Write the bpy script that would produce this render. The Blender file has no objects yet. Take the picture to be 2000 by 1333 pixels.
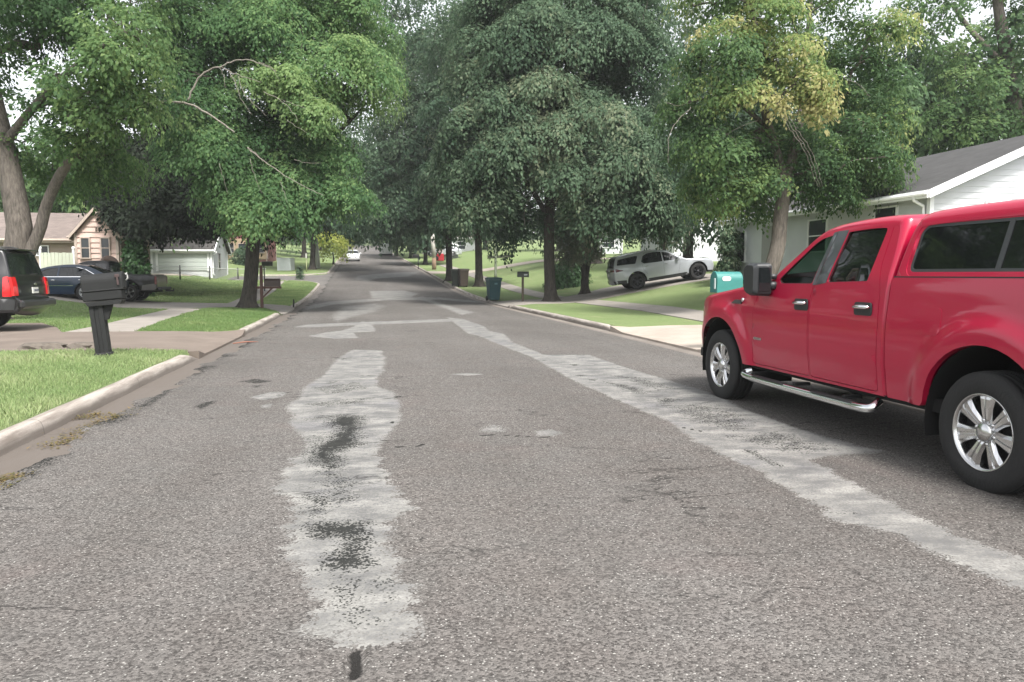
import bpy, math, random
import numpy as np
from mathutils import Vector
from mathutils.geometry import delaunay_2d_cdt

# ------------------------------------------------------------------ camera, sky, sun, exposure
S = bpy.context.scene
COL = S.collection
EYE = 1.48
PITCH = math.radians(4.989)
YAW = math.radians(10.459)
cam_d = bpy.data.cameras.new("camera")
cam = bpy.data.objects.new("camera", cam_d)
COL.objects.link(cam)
cam.location = (0, 0, EYE)
cam.rotation_euler = (math.pi / 2 - PITCH, 0, -YAW)
cam_d.sensor_width = 36
cam_d.lens = 27
cam_d.clip_start = 0.05
cam_d.clip_end = 2000
S.camera = cam

SUN_EL, SUN_AZ = 55, 166           # azimuth measured clockwise from +Y
world = bpy.data.worlds.new("World")
S.world = world
world.use_nodes = True
wn = world.node_tree
wn.nodes.clear()
sky = wn.nodes.new("ShaderNodeTexSky")
sky.sky_type = 'NISHITA'
sky.sun_disc = False
sky.sun_elevation = math.radians(SUN_EL)
sky.sun_rotation = math.radians(SUN_AZ)
sky.air_density = 1.0
sky.dust_density = 3.0
sky.ozone_density = 1.0
hs = wn.nodes.new("ShaderNodeHueSaturation")     # an overcast, nearly colourless sky
hs.inputs['Saturation'].default_value = 0.18
hs.inputs['Value'].default_value = 1.0
bg = wn.nodes.new("ShaderNodeBackground")
bg.inputs['Strength'].default_value = 0.13
wo = wn.nodes.new("ShaderNodeOutputWorld")
wn.links.new(sky.outputs[0], hs.inputs['Color'])
wn.links.new(hs.outputs[0], bg.inputs['Color'])
wn.links.new(bg.outputs[0], wo.inputs['Surface'])

sd = bpy.data.lights.new("sun", 'SUN')
sd.energy = 2.3
sd.angle = math.radians(14)
sd.color = (1.0, 0.96, 0.9)
sun = bpy.data.objects.new("sun", sd)
COL.objects.link(sun)
_az, _el = math.radians(SUN_AZ), math.radians(SUN_EL)
_dir = Vector((math.sin(_az) * math.cos(_el), math.cos(_az) * math.cos(_el), math.sin(_el)))
sun.rotation_euler = _dir.to_track_quat('Z', 'Y').to_euler()

S.view_settings.view_transform = 'Standard'
S.view_settings.look = 'None'
S.view_settings.exposure = 1.48
S.view_settings.gamma = 1.0
S.cycles.max_bounces = 8
S.cycles.transparent_max_bounces = 16
S.cycles.use_denoising = True

rng = np.random.default_rng(7)
random.seed(7)
PI = math.pi

# ------------------------------------------------------------------ terrain functions
def prof(Y):
    t = np.maximum(0.0, np.asarray(Y, float) - 33)
    return np.where(t < 20, .05 * t * t / 40, .05 * (t - 10))

def bend(Y):
    Y = np.asarray(Y, float)
    t = np.clip(Y - 14, 0, 12)
    return -.0135 * np.where(Y < 26, t * t / 24, Y - 20)

def sm(a, b, x):
    t = np.clip((np.asarray(x, float) - a) / (b - a), 0, 1)
    return t * t * (3 - 2 * t)

APRONS_L = [(14.6, 18.6, .7), (28.4, 32.6, .8)]
APRONS_R = [(13.4, 18.4, .8), (33.2, 37.6, .8)]
SIDE0, SIDE1, SRAD = 60.6, 68.8, 4.6

def street_dist(s, Y):
    """signed distance outside the side street's kerb line on the left (negative inside)"""
    d = np.maximum(SIDE0 - Y, Y - SIDE1)                 # outside the straight street
    # fillets
    x0 = -2.97 - SRAD
    for yc, sg in ((SIDE0 - SRAD, -1), (SIDE1 + SRAD, 1)):
        inn = (s > x0) & ((Y - yc) * (-sg) > 0) & (np.abs(Y - yc) <= SRAD)
        r = SRAD - np.hypot(s - x0, Y - yc)
        d = np.where(inn, r, d)
    return np.where(s < -2.97, d, 0)

def apron(s, Y):
    m = np.zeros_like(s)
    for (a, b, f) in APRONS_L:
        w = sm(a - f, a, Y) * (1 - sm(b, b + f, Y))
        m = np.maximum(m, w * (1 - sm(.1, 1.2, -2.97 - s)) * (s < 0))
    for (a, b, f) in APRONS_R:
        w = sm(a - f, a, Y) * (1 - sm(b, b + f, Y))
        m = np.maximum(m, w * (1 - sm(.1, 1.2, s - 6.1)) * (s > 0))
    return m

def G(X, Y):
    X = np.asarray(X, float); Y = np.asarray(Y, float)
    s = X - bend(Y)
    z = prof(Y) + .14
    z = z + np.where(s > 6, 1.25 * sm(8.5, 19, s) + .02 * np.maximum(0, s - 18), 0)
    z = z + np.where(s < -3, .5 * sm(-9.0, -14.0, s) * sm(22, 33, Y), 0)
    z = z - .12 * apron(s, Y)
    z = z - .24 * (1 - sm(-.15, .12, street_dist(s, Y))) * (s < -2.97)
    return z

def g(x, y):
    return float(G(x, y))

# pixel -> place on the ground (used to survey the photograph's layout)
_f = np.array([math.sin(YAW) * math.cos(PITCH), math.cos(YAW) * math.cos(PITCH), -math.sin(PITCH)])
_r = np.array([math.cos(YAW), -math.sin(YAW), 0.0])
_u = np.cross(_r, _f)
EYEV = np.array([0, 0, EYE])

def ray(px, py):
    return _f + _r * (px - 1000) / 1500. + _u * (666.5 - py) / 1500.

def at(px, py, depth):
    return EYEV + ray(px, py) * depth

def on(px, py):
    d = ray(px, py)
    t = np.arange(3, 400, .05)
    P = EYEV + d * t[:, None]
    k = np.argmax(P[:, 2] <= G(P[:, 0], P[:, 1]))
    return P[k]

def road0(px, py):
    d = ray(px, py); t = -EYE / d[2]
    return (EYEV + d * t)[:2]

def onroad(px, py):
    d = ray(px, py)
    t = np.arange(2, 400, .02)
    P = EYEV + d * t[:, None]
    k = np.argmax(P[:, 2] <= prof(P[:, 1]))
    return P[k][:2]

# ------------------------------------------------------------------ materials
MATS = {}

def mat(name, col, rough=.6, metal=0., spec=.5, coat=0., bump=0., bscale=20., var=0., vscale=3., alpha=None, trans=None):
    if name in MATS: return MATS[name]
    m = bpy.data.materials.new(name); m.use_nodes = True
    nt = m.node_tree; b = nt.nodes["Principled BSDF"]
    b.inputs['Base Color'].default_value = (*col, 1)
    b.inputs['Roughness'].default_value = rough
    b.inputs['Metallic'].default_value = metal
    b.inputs['Specular IOR Level'].default_value = spec
    b.inputs['Coat Weight'].default_value = coat
    b.inputs['Coat Roughness'].default_value = .05
    if bump or var:
        tc = nt.nodes.new("ShaderNodeTexCoord")
        if var:
            n = nt.nodes.new("ShaderNodeTexNoise"); n.inputs['Scale'].default_value = vscale; n.inputs['Detail'].default_value = 6
            nt.links.new(tc.outputs['Object'], n.inputs['Vector'])
            r = nt.nodes.new("ShaderNodeMapRange")
            r.inputs['From Min'].default_value = .25; r.inputs['From Max'].default_value = .75
            r.inputs['To Min'].default_value = 1 - var; r.inputs['To Max'].default_value = 1 + var
            nt.links.new(n.outputs['Fac'], r.inputs['Value'])
            mx = nt.nodes.new("ShaderNodeMix"); mx.data_type = 'RGBA'; mx.blend_type = 'MULTIPLY'; mx.inputs[0].default_value = 1
            mx.inputs[6].default_value = (*col, 1)
            nt.links.new(r.outputs[0], mx.inputs[7])
            nt.links.new(mx.outputs[2], b.inputs['Base Color'])
        if bump:
            n2 = nt.nodes.new("ShaderNodeTexNoise"); n2.inputs['Scale'].default_value = bscale; n2.inputs['Detail'].default_value = 5
            nt.links.new(tc.outputs['Object'], n2.inputs['Vector'])
            bp = nt.nodes.new("ShaderNodeBump"); bp.inputs['Strength'].default_value = bump; bp.inputs['Distance'].default_value = .02
            nt.links.new(n2.outputs['Fac'], bp.inputs['Height'])
            nt.links.new(bp.outputs[0], b.inputs['Normal'])
    MATS[name] = m
    return m

class N:
    """tiny node-graph helper"""
    def __init__(s, name):
        s.m = bpy.data.materials.new(name); s.m.use_nodes = True; s.t = s.m.node_tree
        s.b = s.t.nodes["Principled BSDF"]; s.out = s.t.nodes["Material Output"]
        s.tc = s.t.nodes.new("ShaderNodeTexCoord")
        MATS[name] = s.m
    def new(s, k, **kw):
        n = s.t.nodes.new(k)
        for a, v in kw.items():
            if a in ('data_type', 'blend_type', 'operation', 'feature', 'distance', 'attribute_name', 'wave_type', 'bands_direction', 'use_clamp', 'interpolation_type'):
                setattr(n, a, v)
            else:
                n.inputs[a.replace('_', ' ')].default_value = v
        return n
    def ln(s, a, b): s.t.links.new(a, b)
    def coord(s, scale=(1, 1, 1)):
        mp = s.t.nodes.new("ShaderNodeMapping"); mp.inputs['Scale'].default_value = scale
        s.ln(s.tc.outputs['Object'], mp.inputs['Vector']); return mp.outputs[0]
    def noise(s, sc, det=4, rough=.5, v=None, dist=0.):
        n = s.new("ShaderNodeTexNoise", Scale=sc, Detail=det, Roughness=rough, Distortion=dist)
        s.ln(v if v is not None else s.tc.outputs['Object'], n.inputs['Vector']); return n.outputs['Fac']
    def rng(s, v, a, b, c=0., d=1., smooth=False):
        n = s.t.nodes.new("ShaderNodeMapRange")
        if smooth: n.interpolation_type = 'SMOOTHSTEP'
        n.inputs['From Min'].default_value = a; n.inputs['From Max'].default_value = b
        n.inputs['To Min'].default_value = c; n.inputs['To Max'].default_value = d
        s.ln(v, n.inputs['Value']); return n.outputs[0]
    def math(s, op, a, b=None):
        n = s.t.nodes.new("ShaderNodeMath"); n.operation = op
        for i, v in enumerate((a, b)):
            if v is None: continue
            if isinstance(v, (int, float)): n.inputs[i].default_value = v
            else: s.ln(v, n.inputs[i])
        return n.outputs[0]
    def mix(s, f, a, b, blend='MIX'):
        n = s.t.nodes.new("ShaderNodeMix"); n.data_type = 'RGBA'; n.blend_type = blend
        for i, v in ((0, f), (6, a), (7, b)):
            if isinstance(v, (int, float)): n.inputs[i].default_value = v if i == 0 else (v, v, v, 1)
            elif isinstance(v, tuple): n.inputs[i].default_value = (*v, 1)
            else: s.ln(v, n.inputs[i])
        return n.outputs[2]
    def attr(s, name):
        n = s.t.nodes.new("ShaderNodeAttribute"); n.attribute_name = name; return n
    def bump(s, h, st=.5, d=.01):
        n = s.new("ShaderNodeBump", Strength=st, Distance=d); s.ln(h, n.inputs['Height']); s.ln(n.outputs[0], s.b.inputs['Normal'])
    def base(s, c): s.ln(c, s.b.inputs['Base Color'])

# road asphalt: aggregate, worn seal patches and painted sunlight (vertex masks), damp dark stains and painted edge shadow, cracks
def m_asphalt(name="old_asphalt", tint=(1, 1, 1)):
    n = N(name)
    big = n.noise(.35, 4)
    mid = n.noise(2.2, 5, .6)
    base = n.mix(n.rng(big, .35, .65), (.093 * tint[0], .085 * tint[1], .079 * tint[2]), (.119 * tint[0], .109 * tint[1], .102 * tint[2]))
    base = n.mix(n.rng(mid, .35, .7, 0, .4), base, (.104, .103, .099))
    wheel = n.noise(1.0, 3, .5, n.coord((1.1, .06, 1)))
    base = n.mix(n.rng(wheel, .45, .7, 0, .35), base, (.140, .133, .127))
    vor = n.new("ShaderNodeTexVoronoi", Scale=92.); n.ln(n.tc.outputs['Object'], vor.inputs['Vector'])
    bw = n.t.nodes.new("ShaderNodeSeparateColor"); n.ln(vor.outputs['Color'], bw.inputs[0])
    stone = n.rng(bw.outputs[0], 0, 1, .48, 1.48)
    base2 = n.mix(1.0, base, stone, 'MULTIPLY')
    speck = n.rng(bw.outputs[1], .92, .955)
    speck = n.math('MULTIPLY', speck, n.rng(vor.outputs['Distance'], .25, .5, 1, 0))
    base2 = n.mix(n.math('MULTIPLY', speck, .8), base2, (.42, .41, .385))
    pink = n.rng(n.noise(.9, 3), .60, .76, 0, .16)
    base2 = n.mix(pink, base2, (.16, .112, .105))
    oil = n.rng(n.noise(.55, 4, .6, n.coord((1.2, .5, 1))), .62, .74, 0, .35)
    base2 = n.mix(oil, base2, (.05, .05, .05))
    st = n.coord((2.2, 3.2, 1))
    edge = n.noise(2.0, 7, .68, st)
    fine = n.noise(30, 4, .65)
    agg = bw.outputs[2]
    a = n.attr("patch"); d = n.attr("dark"); w = n.attr("crack")
    pm = n.math('ADD', a.outputs['Fac'], n.math('MULTIPLY', n.math('SUBTRACT', edge, .5), .80))
    pm = n.math('ADD', pm, n.math('MULTIPLY', n.math('SUBTRACT', fine, .5), .45))
    pm = n.math('ADD', pm, n.math('MULTIPLY', n.math('SUBTRACT', agg, .5), .34))
    pm = n.rng(pm, .40, .62, 0, 1, True)
    ptone = n.mix(n.rng(n.noise(1.6, 6, .65, n.coord((1, 2.0, 1))), .36, .66), (.165, .163, .156), (.265, .260, .244))
    ptone = n.mix(n.rng(n.noise(.9, 4, .6), .55, .68, 0, .6), ptone, (.150, .150, .160))
    pst = n.rng(agg, 0, 1, .72, 1.25)
    ptone = n.mix(1.0, ptone, pst, 'MULTIPLY')
    wear = n.rng(n.math('ADD', n.noise(3.2, 6, .7, n.coord((1, 1.8, 1))), n.math('MULTIPLY', n.math('SUBTRACT', agg, .5), .26)), .48, .60, 0, .85)
    ptone = n.mix(n.math('MULTIPLY', wear, a.outputs['Fac']), ptone, (.098, .098, .100))
    col = n.mix(n.math('MULTIPLY', pm, .94), base2, ptone)
    dm = n.math('ADD', d.outputs['Fac'], n.math('MULTIPLY', n.math('SUBTRACT', edge, .5), 1.1))
    dm = n.math('ADD', dm, n.math('MULTIPLY', n.math('SUBTRACT', agg, .5), .75))
    dm = n.math('ADD', dm, n.math('MULTIPLY', n.math('SUBTRACT', fine, .5), .5))
    dm = n.rng(n.math('MULTIPLY', dm, n.rng(d.outputs['Fac'], .02, .15)), .42, .62, 0, 1, True)
    col = n.mix(n.math('MULTIPLY', dm, .92), col, (.013, .014, .013))
    # hairline cracks
    cv = n.new("ShaderNodeTexVoronoi", Scale=.8); cv.feature = 'DISTANCE_TO_EDGE'
    wob = n.new("ShaderNodeTexNoise", Scale=5., Detail=6.); n.ln(n.coord((.6, 1.6, 1)), wob.inputs['Vector'])
    vm = n.t.nodes.new("ShaderNodeVectorMath"); vm.operation = 'MULTIPLY_ADD'; vm.inputs[1].default_value = (.5, .5, .5)
    n.ln(wob.outputs['Color'], vm.inputs[0]); n.ln(n.coord((.6, 1.6, 1)), vm.inputs[2]); n.ln(vm.outputs[0], cv.inputs['Vector'])
    cr = n.rng(cv.outputs['Distance'], .002, .012, 1, 0)
    cr = n.math('MULTIPLY', cr, n.rng(n.noise(.7, 3), .48, .60))
    cr = n.math('MAXIMUM', n.math('MULTIPLY', cr, .7), n.rng(n.math('ADD', w.outputs['Fac'], n.math('MULTIPLY', n.math('SUBTRACT', fine, .5), .8)), .45, .65))
    col = n.mix(cr, col, (.022, .021, .020))
    n.base(col)
    n.b.inputs['Roughness'].default_value = .86
    n.b.inputs['Specular IOR Level'].default_value = .12
    h = n.math('ADD', n.rng(vor.outputs['Distance'], 0, .6, 1, 0), n.math('MULTIPLY', cr, -2.))
    h = n.math('MULTIPLY', h, n.math('SUBTRACT', 1.15, pm))
    n.bump(h, .55, .008)
    return n.m

def m_concrete(name, c1, c2, joint=0., streak=False):
    n = N(name)
    col = n.mix(n.rng(n.noise(1.1, 6, .6), .3, .7), c1, c2)
    col = n.mix(n.rng(n.noise(90, 3, .6), .35, .7, 0, .35), col, tuple(v * .55 for v in c1))
    col = n.mix(n.rng(n.noise(.45, 5, .7), .55, .75, 0, .4), col, tuple(v * .62 for v in c1))
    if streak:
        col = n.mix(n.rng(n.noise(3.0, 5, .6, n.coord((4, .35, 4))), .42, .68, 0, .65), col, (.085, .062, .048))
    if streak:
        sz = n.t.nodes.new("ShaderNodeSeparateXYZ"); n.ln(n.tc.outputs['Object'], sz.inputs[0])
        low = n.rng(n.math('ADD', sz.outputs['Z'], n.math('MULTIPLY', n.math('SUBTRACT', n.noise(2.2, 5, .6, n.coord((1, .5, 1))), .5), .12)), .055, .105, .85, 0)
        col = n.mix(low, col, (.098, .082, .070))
    if joint:
        sx = n.t.nodes.new("ShaderNodeSeparateXYZ"); n.ln(n.tc.outputs['Object'], sx.inputs[0])
        fr = n.math('FRACT', n.math('DIVIDE', n.math('ADD', sx.outputs['Y'], 100.35), joint))
        col = n.mix(n.rng(fr, 0, .016 / joint * 1.2, .85, 0), col, (.05, .042, .036))
    n.base(col); n.b.inputs['Roughness'].default_value = .88
    n.bump(n.noise(120, 4), .25, .004)
    return n.m

def m_lawn():
    n = N("lawn_turf")
    a = n.noise(.22, 4); b_ = n.noise(1.7, 5, .6); c = n.noise(26, 4, .65)
    col = n.mix(n.rng(a, .3, .7), (.150, .210, .078), (.205, .255, .112))
    col = n.mix(n.rng(b_, .42, .75, 0, .7), col, (.230, .255, .125))
    col = n.mix(n.rng(c, .3, .7, .0, .75), col, (.098, .146, .056))
    col = n.mix(n.rng(n.noise(.8, 6, .7), .56, .70, 0, .55), col, (.270, .260, .150))
    col = n.mix(n.rng(n.noise(3.4, 5, .65), .60, .72, 0, .6), col, (.085, .140, .055))
    n.base(col); n.b.inputs['Roughness'].default_value = .9; n.b.inputs['Specular IOR Level'].default_value = .2
    n.bump(n.noise(45, 4, .7), .9, .03)
    return n.m

def leafy(name, cols, trans=.35, rough=.5, spec=.4):
    """leaf material: 'tint' per leaf walks through the given colours"""
    n = N(name)
    at_ = n.attr("tint")
    ramp = n.t.nodes.new("ShaderNodeValToRGB")
    e = ramp.color_ramp.elements
    while len(e) < len(cols): e.new(.5)
    for i, c in enumerate(cols):
        e[i].position = i / (len(cols) - 1); e[i].color = (*c, 1)
    n.ln(at_.outputs['Fac'], ramp.inputs[0])
    n.base(ramp.outputs[0])
    n.b.inputs['Roughness'].default_value = rough; n.b.inputs['Specular IOR Level'].default_value = spec
    tr = n.t.nodes.new("ShaderNodeBsdfTranslucent")
    hs_ = n.t.nodes.new("ShaderNodeHueSaturation"); hs_.inputs['Value'].default_value = 1.7; hs_.inputs['Hue'].default_value = .485
    n.ln(ramp.outputs[0], hs_.inputs['Color']); n.ln(hs_.outputs[0], tr.inputs['Color'])
    ms = n.t.nodes.new("ShaderNodeMixShader"); ms.inputs[0].default_value = trans
    n.ln(n.b.outputs[0], ms.inputs[1]); n.ln(tr.outputs[0], ms.inputs[2]); n.ln(ms.outputs[0], n.out.inputs['Surface'])
    return n.m

def m_bark(name, c1, c2):
    n = N(name)
    v = n.coord((14, 14, 2.2))
    h = n.noise(1.6, 6, .65, v)
    col = n.mix(n.rng(h, .35, .65), c1, c2)
    col = n.mix(n.rng(n.noise(1.3, 4), .5, .75, 0, .5), col, tuple(x * 1.25 for x in c2))
    n.base(col); n.b.inputs['Roughness'].default_value = .92; n.b.inputs['Specular IOR Level'].default_value = .2
    n.bump(h, .9, .03)
    return n.m

def m_glass(name, tint=(.02, .025, .025), through=.25, gcol=(.25, .30, .28)):
    n = N(name)
    n.b.inputs['Base Color'].default_value = (*tint, 1); n.b.inputs['Roughness'].default_value = .03; n.b.inputs['Specular IOR Level'].default_value = .6
    tb = n.t.nodes.new("ShaderNodeBsdfTransparent"); tb.inputs[0].default_value = (*gcol, 1)
    ms = n.t.nodes.new("ShaderNodeMixShader"); ms.inputs[0].default_value = through
    n.ln(n.b.outputs[0], ms.inputs[1]); n.ln(tb.outputs[0], ms.inputs[2]); n.ln(ms.outputs[0], n.out.inputs['Surface'])
    return n.m

def m_paint(name, col, dirt=.12, flake=0., coat=1.0):
    n = N(name)
    c = n.mix(n.rng(n.noise(1.4, 5), .45, .8, 0, dirt), col, tuple(v * .7 + .03 for v in col))
    n.base(c)
    n.b.inputs['Roughness'].default_value = .32; n.b.inputs['Metallic'].default_value = flake
    n.b.inputs['Coat Weight'].default_value = coat; n.b.inputs['Specular IOR Level'].default_value = .5 * coat; n.b.inputs['Coat Roughness'].default_value = .03
    return n.m

def m_shingle(name, c):
    n = N(name)
    br = n.t.nodes.new("ShaderNodeTexBrick")
    br.inputs['Scale'].default_value = 3.2; br.inputs['Color1'].default_value = (*c, 1)
    br.inputs['Color2'].default_value = (*[v * .72 for v in c], 1); br.inputs['Mortar'].default_value = (*[v * .5 for v in c], 1)
    br.inputs['Mortar Size'].default_value = .012; br.inputs['Row Height'].default_value = .42; br.inputs['Brick Width'].default_value = .9
    n.ln(n.tc.outputs['UV'], br.inputs['Vector'])
    col = n.mix(n.rng(n.noise(1.2, 4), .4, .7, 0, .4), br.outputs[0], tuple(v * 1.25 for v in c))
    n.base(col); n.b.inputs['Roughness'].default_value = .95
    return n.m

ASPHALT = m_asphalt()
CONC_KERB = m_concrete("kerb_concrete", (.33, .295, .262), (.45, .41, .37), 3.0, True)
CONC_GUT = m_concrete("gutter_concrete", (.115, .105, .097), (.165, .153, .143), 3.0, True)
CONC_WALK = m_concrete("walk_concrete", (.22, .20, .178), (.31, .28, .252), 1.5)
CONC_DRIVE_B = m_concrete("brown_drive_concrete", (.130, .104, .086), (.185, .150, .126))
CONC_PALE = m_concrete("pale_drive_concrete", (.30, .255, .215), (.41, .355, .305))
LAWN = m_lawn()
BARK = m_bark("bark_grey_brown", (.055, .048, .042), (.145, .126, .108))
BARK_D = m_bark("bark_dark", (.030, .027, .024), (.080, .070, .060))
DEADW = m_bark("dead_wood", (.13, .115, .10), (.27, .245, .215))
LEAF_MID = leafy("leaf_green_maple", [(.042, .085, .036), (.074, .138, .055), (.118, .192, .074), (.205, .276, .110)], .50, .6, .15)
LEAF_BRIGHT = leafy("leaf_bright_maple", [(.043, .092, .042), (.072, .146, .062), (.110, .198, .082), (.195, .280, .115)], .50, .6, .15)
LEAF_DARK = leafy("leaf_dark_norway", [(.038, .072, .044), (.066, .112, .066), (.106, .160, .096), (.180, .206, .130)], .42, .65, .15)
LEAF_PURPLE = leafy("leaf_purple_norway", [(.010, .016, .010), (.016, .024, .014), (.022, .034, .019), (.030, .030, .022)], .15, .65, .15)
LEAF_AUTUMN = leafy("leaf_turning_yellow", [(.050, .098, .044), (.088, .155, .062), (.140, .215, .080), (.255, .300, .115), (.370, .350, .170)], .50, .6, .15)
LEAF_PALE = leafy("leaf_grey_green", [(.060, .085, .050), (.100, .130, .080), (.160, .180, .120), (.220, .210, .155)], .3)
LEAF_FAR = leafy("leaf_far_green", [(.042, .084, .044), (.070, .126, .060), (.102, .168, .078), (.155, .215, .100)], .38, .6, .15)
LEAF_LIME = leafy("leaf_lime", [(.26, .34, .07), (.38, .44, .10), (.50, .52, .15)])
LEAF_SHRUB = leafy("leaf_shrub", [(.020, .062, .018), (.034, .095, .026), (.055, .130, .038)], .3)
GRASSB = leafy("grass_blade", [(.145, .218, .085), (.225, .300, .132), (.315, .370, .190), (.420, .410, .270)], .4, .6, .3)
GRASS_DEEP = leafy("grass_blade_deep", [(.090, .155, .052), (.135, .215, .075), (.185, .255, .100), (.240, .275, .135)], .4, .6, .3)
DRYGRASS = leafy("dry_clippings", [(.085, .085, .035), (.14, .115, .05), (.22, .155, .075)], .3, .7, .2)
GLASS_D = m_glass("tinted_glass", (.010, .012, .013), .10)
GLASS_G = m_glass("green_window_glass", (.010, .020, .016), .80, (.42, .55, .48))
PANE = m_glass("house_pane", (.030, .036, .040), .0)
RUBBER = mat("tyre_rubber", (.016, .016, .016), .85, bump=.25, bscale=60)
BLACKP = mat("black_plastic", (.020, .021, .022), .55, bump=.12, bscale=120)
DARKIN = mat("dark_underbody", (.006, .006, .006), .9)
CHROME = mat("chrome", (.78, .79, .80), .12, 1.0)
ALLOY = mat("polished_alloy", (.62, .62, .62), .22, 1.0)
REDLENS = mat("red_lens", (.45, .010, .014), .15, coat=.6)
CLEARLENS = mat("clear_lens", (.55, .56, .56), .12, coat=.6)
PLATE = mat("plate_white", (.62, .62, .58), .5)

# ------------------------------------------------------------------ mesh helpers
def link(o, parent=None):
    COL.objects.link(o)
    if parent is not None: o.parent = parent
    return o

def tag(o, label=None, cat=None, group=None, kind=None):
    if label: o["label"] = label
    if cat: o["category"] = cat
    if group: o["group"] = group
    if kind: o["kind"] = kind
    return o

def thing(name, label, cat, loc=(0, 0, 0), rz=0., group=None):
    o = bpy.data.objects.new(name, None); COL.objects.link(o)
    o.location = loc; o.rotation_euler = (0, 0, rz); o.empty_display_size = .2
    return tag(o, label, cat, group)

def copy_tree(o, parent=None):
    c = o.copy(); COL.objects.link(c); c.parent = parent
    for ch in list(o.children): copy_tree(ch, c)
    return c

class MB:
    def __init__(s): s.v = []; s.f = []; s.sm = []; s.uv = None
    def add(s, vs, fs, smooth=False):
        b = len(s.v); s.v.extend([tuple(map(float, p)) for p in vs])
        for f in fs: s.f.append([b + i for i in f]); s.sm.append(smooth)
        return s
    def box(s, c, d, bev=0., rz=0.):
        x, y, z = [v / 2 for v in d]
        ca, sa = math.cos(rz), math.sin(rz)
        def T(p): return (c[0] + p[0] * ca - p[1] * sa, c[1] + p[0] * sa + p[1] * ca, c[2] + p[2])
        if bev <= 0:
            vs = [(-x, -y, -z), (x, -y, -z), (x, y, -z), (-x, y, -z), (-x, -y, z), (x, -y, z), (x, y, z), (-x, y, z)]
            s.add([T(p) for p in vs], [(0, 3, 2, 1), (4, 5, 6, 7), (0, 1, 5, 4), (1, 2, 6, 5), (2, 3, 7, 6), (3, 0, 4, 7)])
        else:
            b = min(bev, x * .9, y * .9, z * .9)
            vs = []
            for sx in (-1, 1):
                for sy in (-1, 1):
                    for sz in (-1, 1):
                        vs += [(sx * x, sy * (y - b), sz * (z - b)), (sx * (x - b), sy * y, sz * (z - b)), (sx * (x - b), sy * (y - b), sz * z)]
            def I(sx, sy, sz, k): return ((sx > 0) * 4 + (sy > 0) * 2 + (sz > 0)) * 3 + k
            fs = []
            for sg in (-1, 1):
                q = [I(sg, a, b_, 0) for a, b_ in ((-1, -1), (1, -1), (1, 1), (-1, 1))]; fs.append(q if sg > 0 else q[::-1])
                q = [I(a, sg, b_, 1) for a, b_ in ((-1, -1), (1, -1), (1, 1), (-1, 1))]; fs.append(q[::-1] if sg > 0 else q)
                q = [I(a, b_, sg, 2) for a, b_ in ((-1, -1), (1, -1), (1, 1), (-1, 1))]; fs.append(q if sg > 0 else q[::-1])
            for a in (-1, 1):
                for b_ in (-1, 1):
                    fs.append([I(a, b_, -1, 0), I(a, b_, 1, 0), I(a, b_, 1, 1), I(a, b_, -1, 1)])
                    fs.append([I(a, -1, b_, 0), I(a, 1, b_, 0), I(a, 1, b_, 2), I(a, -1, b_, 2)])
                    fs.append([I(-1, a, b_, 1), I(1, a, b_, 1), I(1, a, b_, 2), I(-1, a, b_, 2)])
                    for c_ in (-1, 1): fs.append([I(a, b_, c_, 0), I(a, b_, c_, 1), I(a, b_, c_, 2)])
            s.add([T(p) for p in vs], fs)
        return s
    def tube(s, pts, rad, n=8, cap=True, sx=1.0):
        pts = np.asarray(pts, float); k = len(pts)
        rad = np.full(k, rad, float) if np.isscalar(rad) else np.asarray(rad, float)
        tan = np.gradient(pts, axis=0); tan /= np.linalg.norm(tan, axis=1)[:, None] + 1e-9
        ref = np.array([0, 0, 1.]) if abs(tan[0][2]) < .9 else np.array([1., 0, 0])
        vs = []; a = np.linspace(0, 2 * PI, n, endpoint=False)
        e1 = np.cross(ref, tan[0]); e1 /= np.linalg.norm(e1)
        for i in range(k):
            e1 = e1 - tan[i] * (e1 @ tan[i]); e1 /= np.linalg.norm(e1) + 1e-9
            e2 = np.cross(tan[i], e1)
            vs.extend(pts[i] + rad[i] * (np.cos(a)[:, None] * e1 * sx + np.sin(a)[:, None] * e2))
        fs = [(i * n + j, i * n + (j + 1) % n, (i + 1) * n + (j + 1) % n, (i + 1) * n + j) for i in range(k - 1) for j in range(n)]
        if cap: fs += [tuple(range(n))[::-1], tuple((k - 1) * n + j for j in range(n))]
        return s.add(vs, fs, True)
    def lathe(s, prof_, n=32, axis='x', c=(0, 0, 0), smooth=True, arc=2 * PI):
        """prof_: list of (axial, radius)"""
        m = len(prof_); vs = []
        for i in range(n):
            a = arc * i / n
            for (h, r) in prof_:
                if axis == 'x': p = (h, r * math.cos(a), r * math.sin(a))
                elif axis == 'z': p = (r * math.cos(a), r * math.sin(a), h)
                else: p = (r * math.cos(a), h, r * math.sin(a))
                vs.append((c[0] + p[0], c[1] + p[1], c[2] + p[2]))
        fs = [(i * m + j, ((i + 1) % n) * m + j, ((i + 1) % n) * m + j + 1, i * m + j + 1) for i in range(n) for j in range(m - 1)]
        return s.add(vs, fs, smooth)
    def prism(s, poly, z0, z1, smooth=False):
        k = len(poly)
        vs = [(p[0], p[1], z0) for p in poly] + [(p[0], p[1], z1) for p in poly]
        fs = [tuple(range(k))[::-1], tuple(range(k, 2 * k))] + [(i, (i + 1) % k, k + (i + 1) % k, k + i) for i in range(k)]
        return s.add(vs, fs, smooth)
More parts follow.
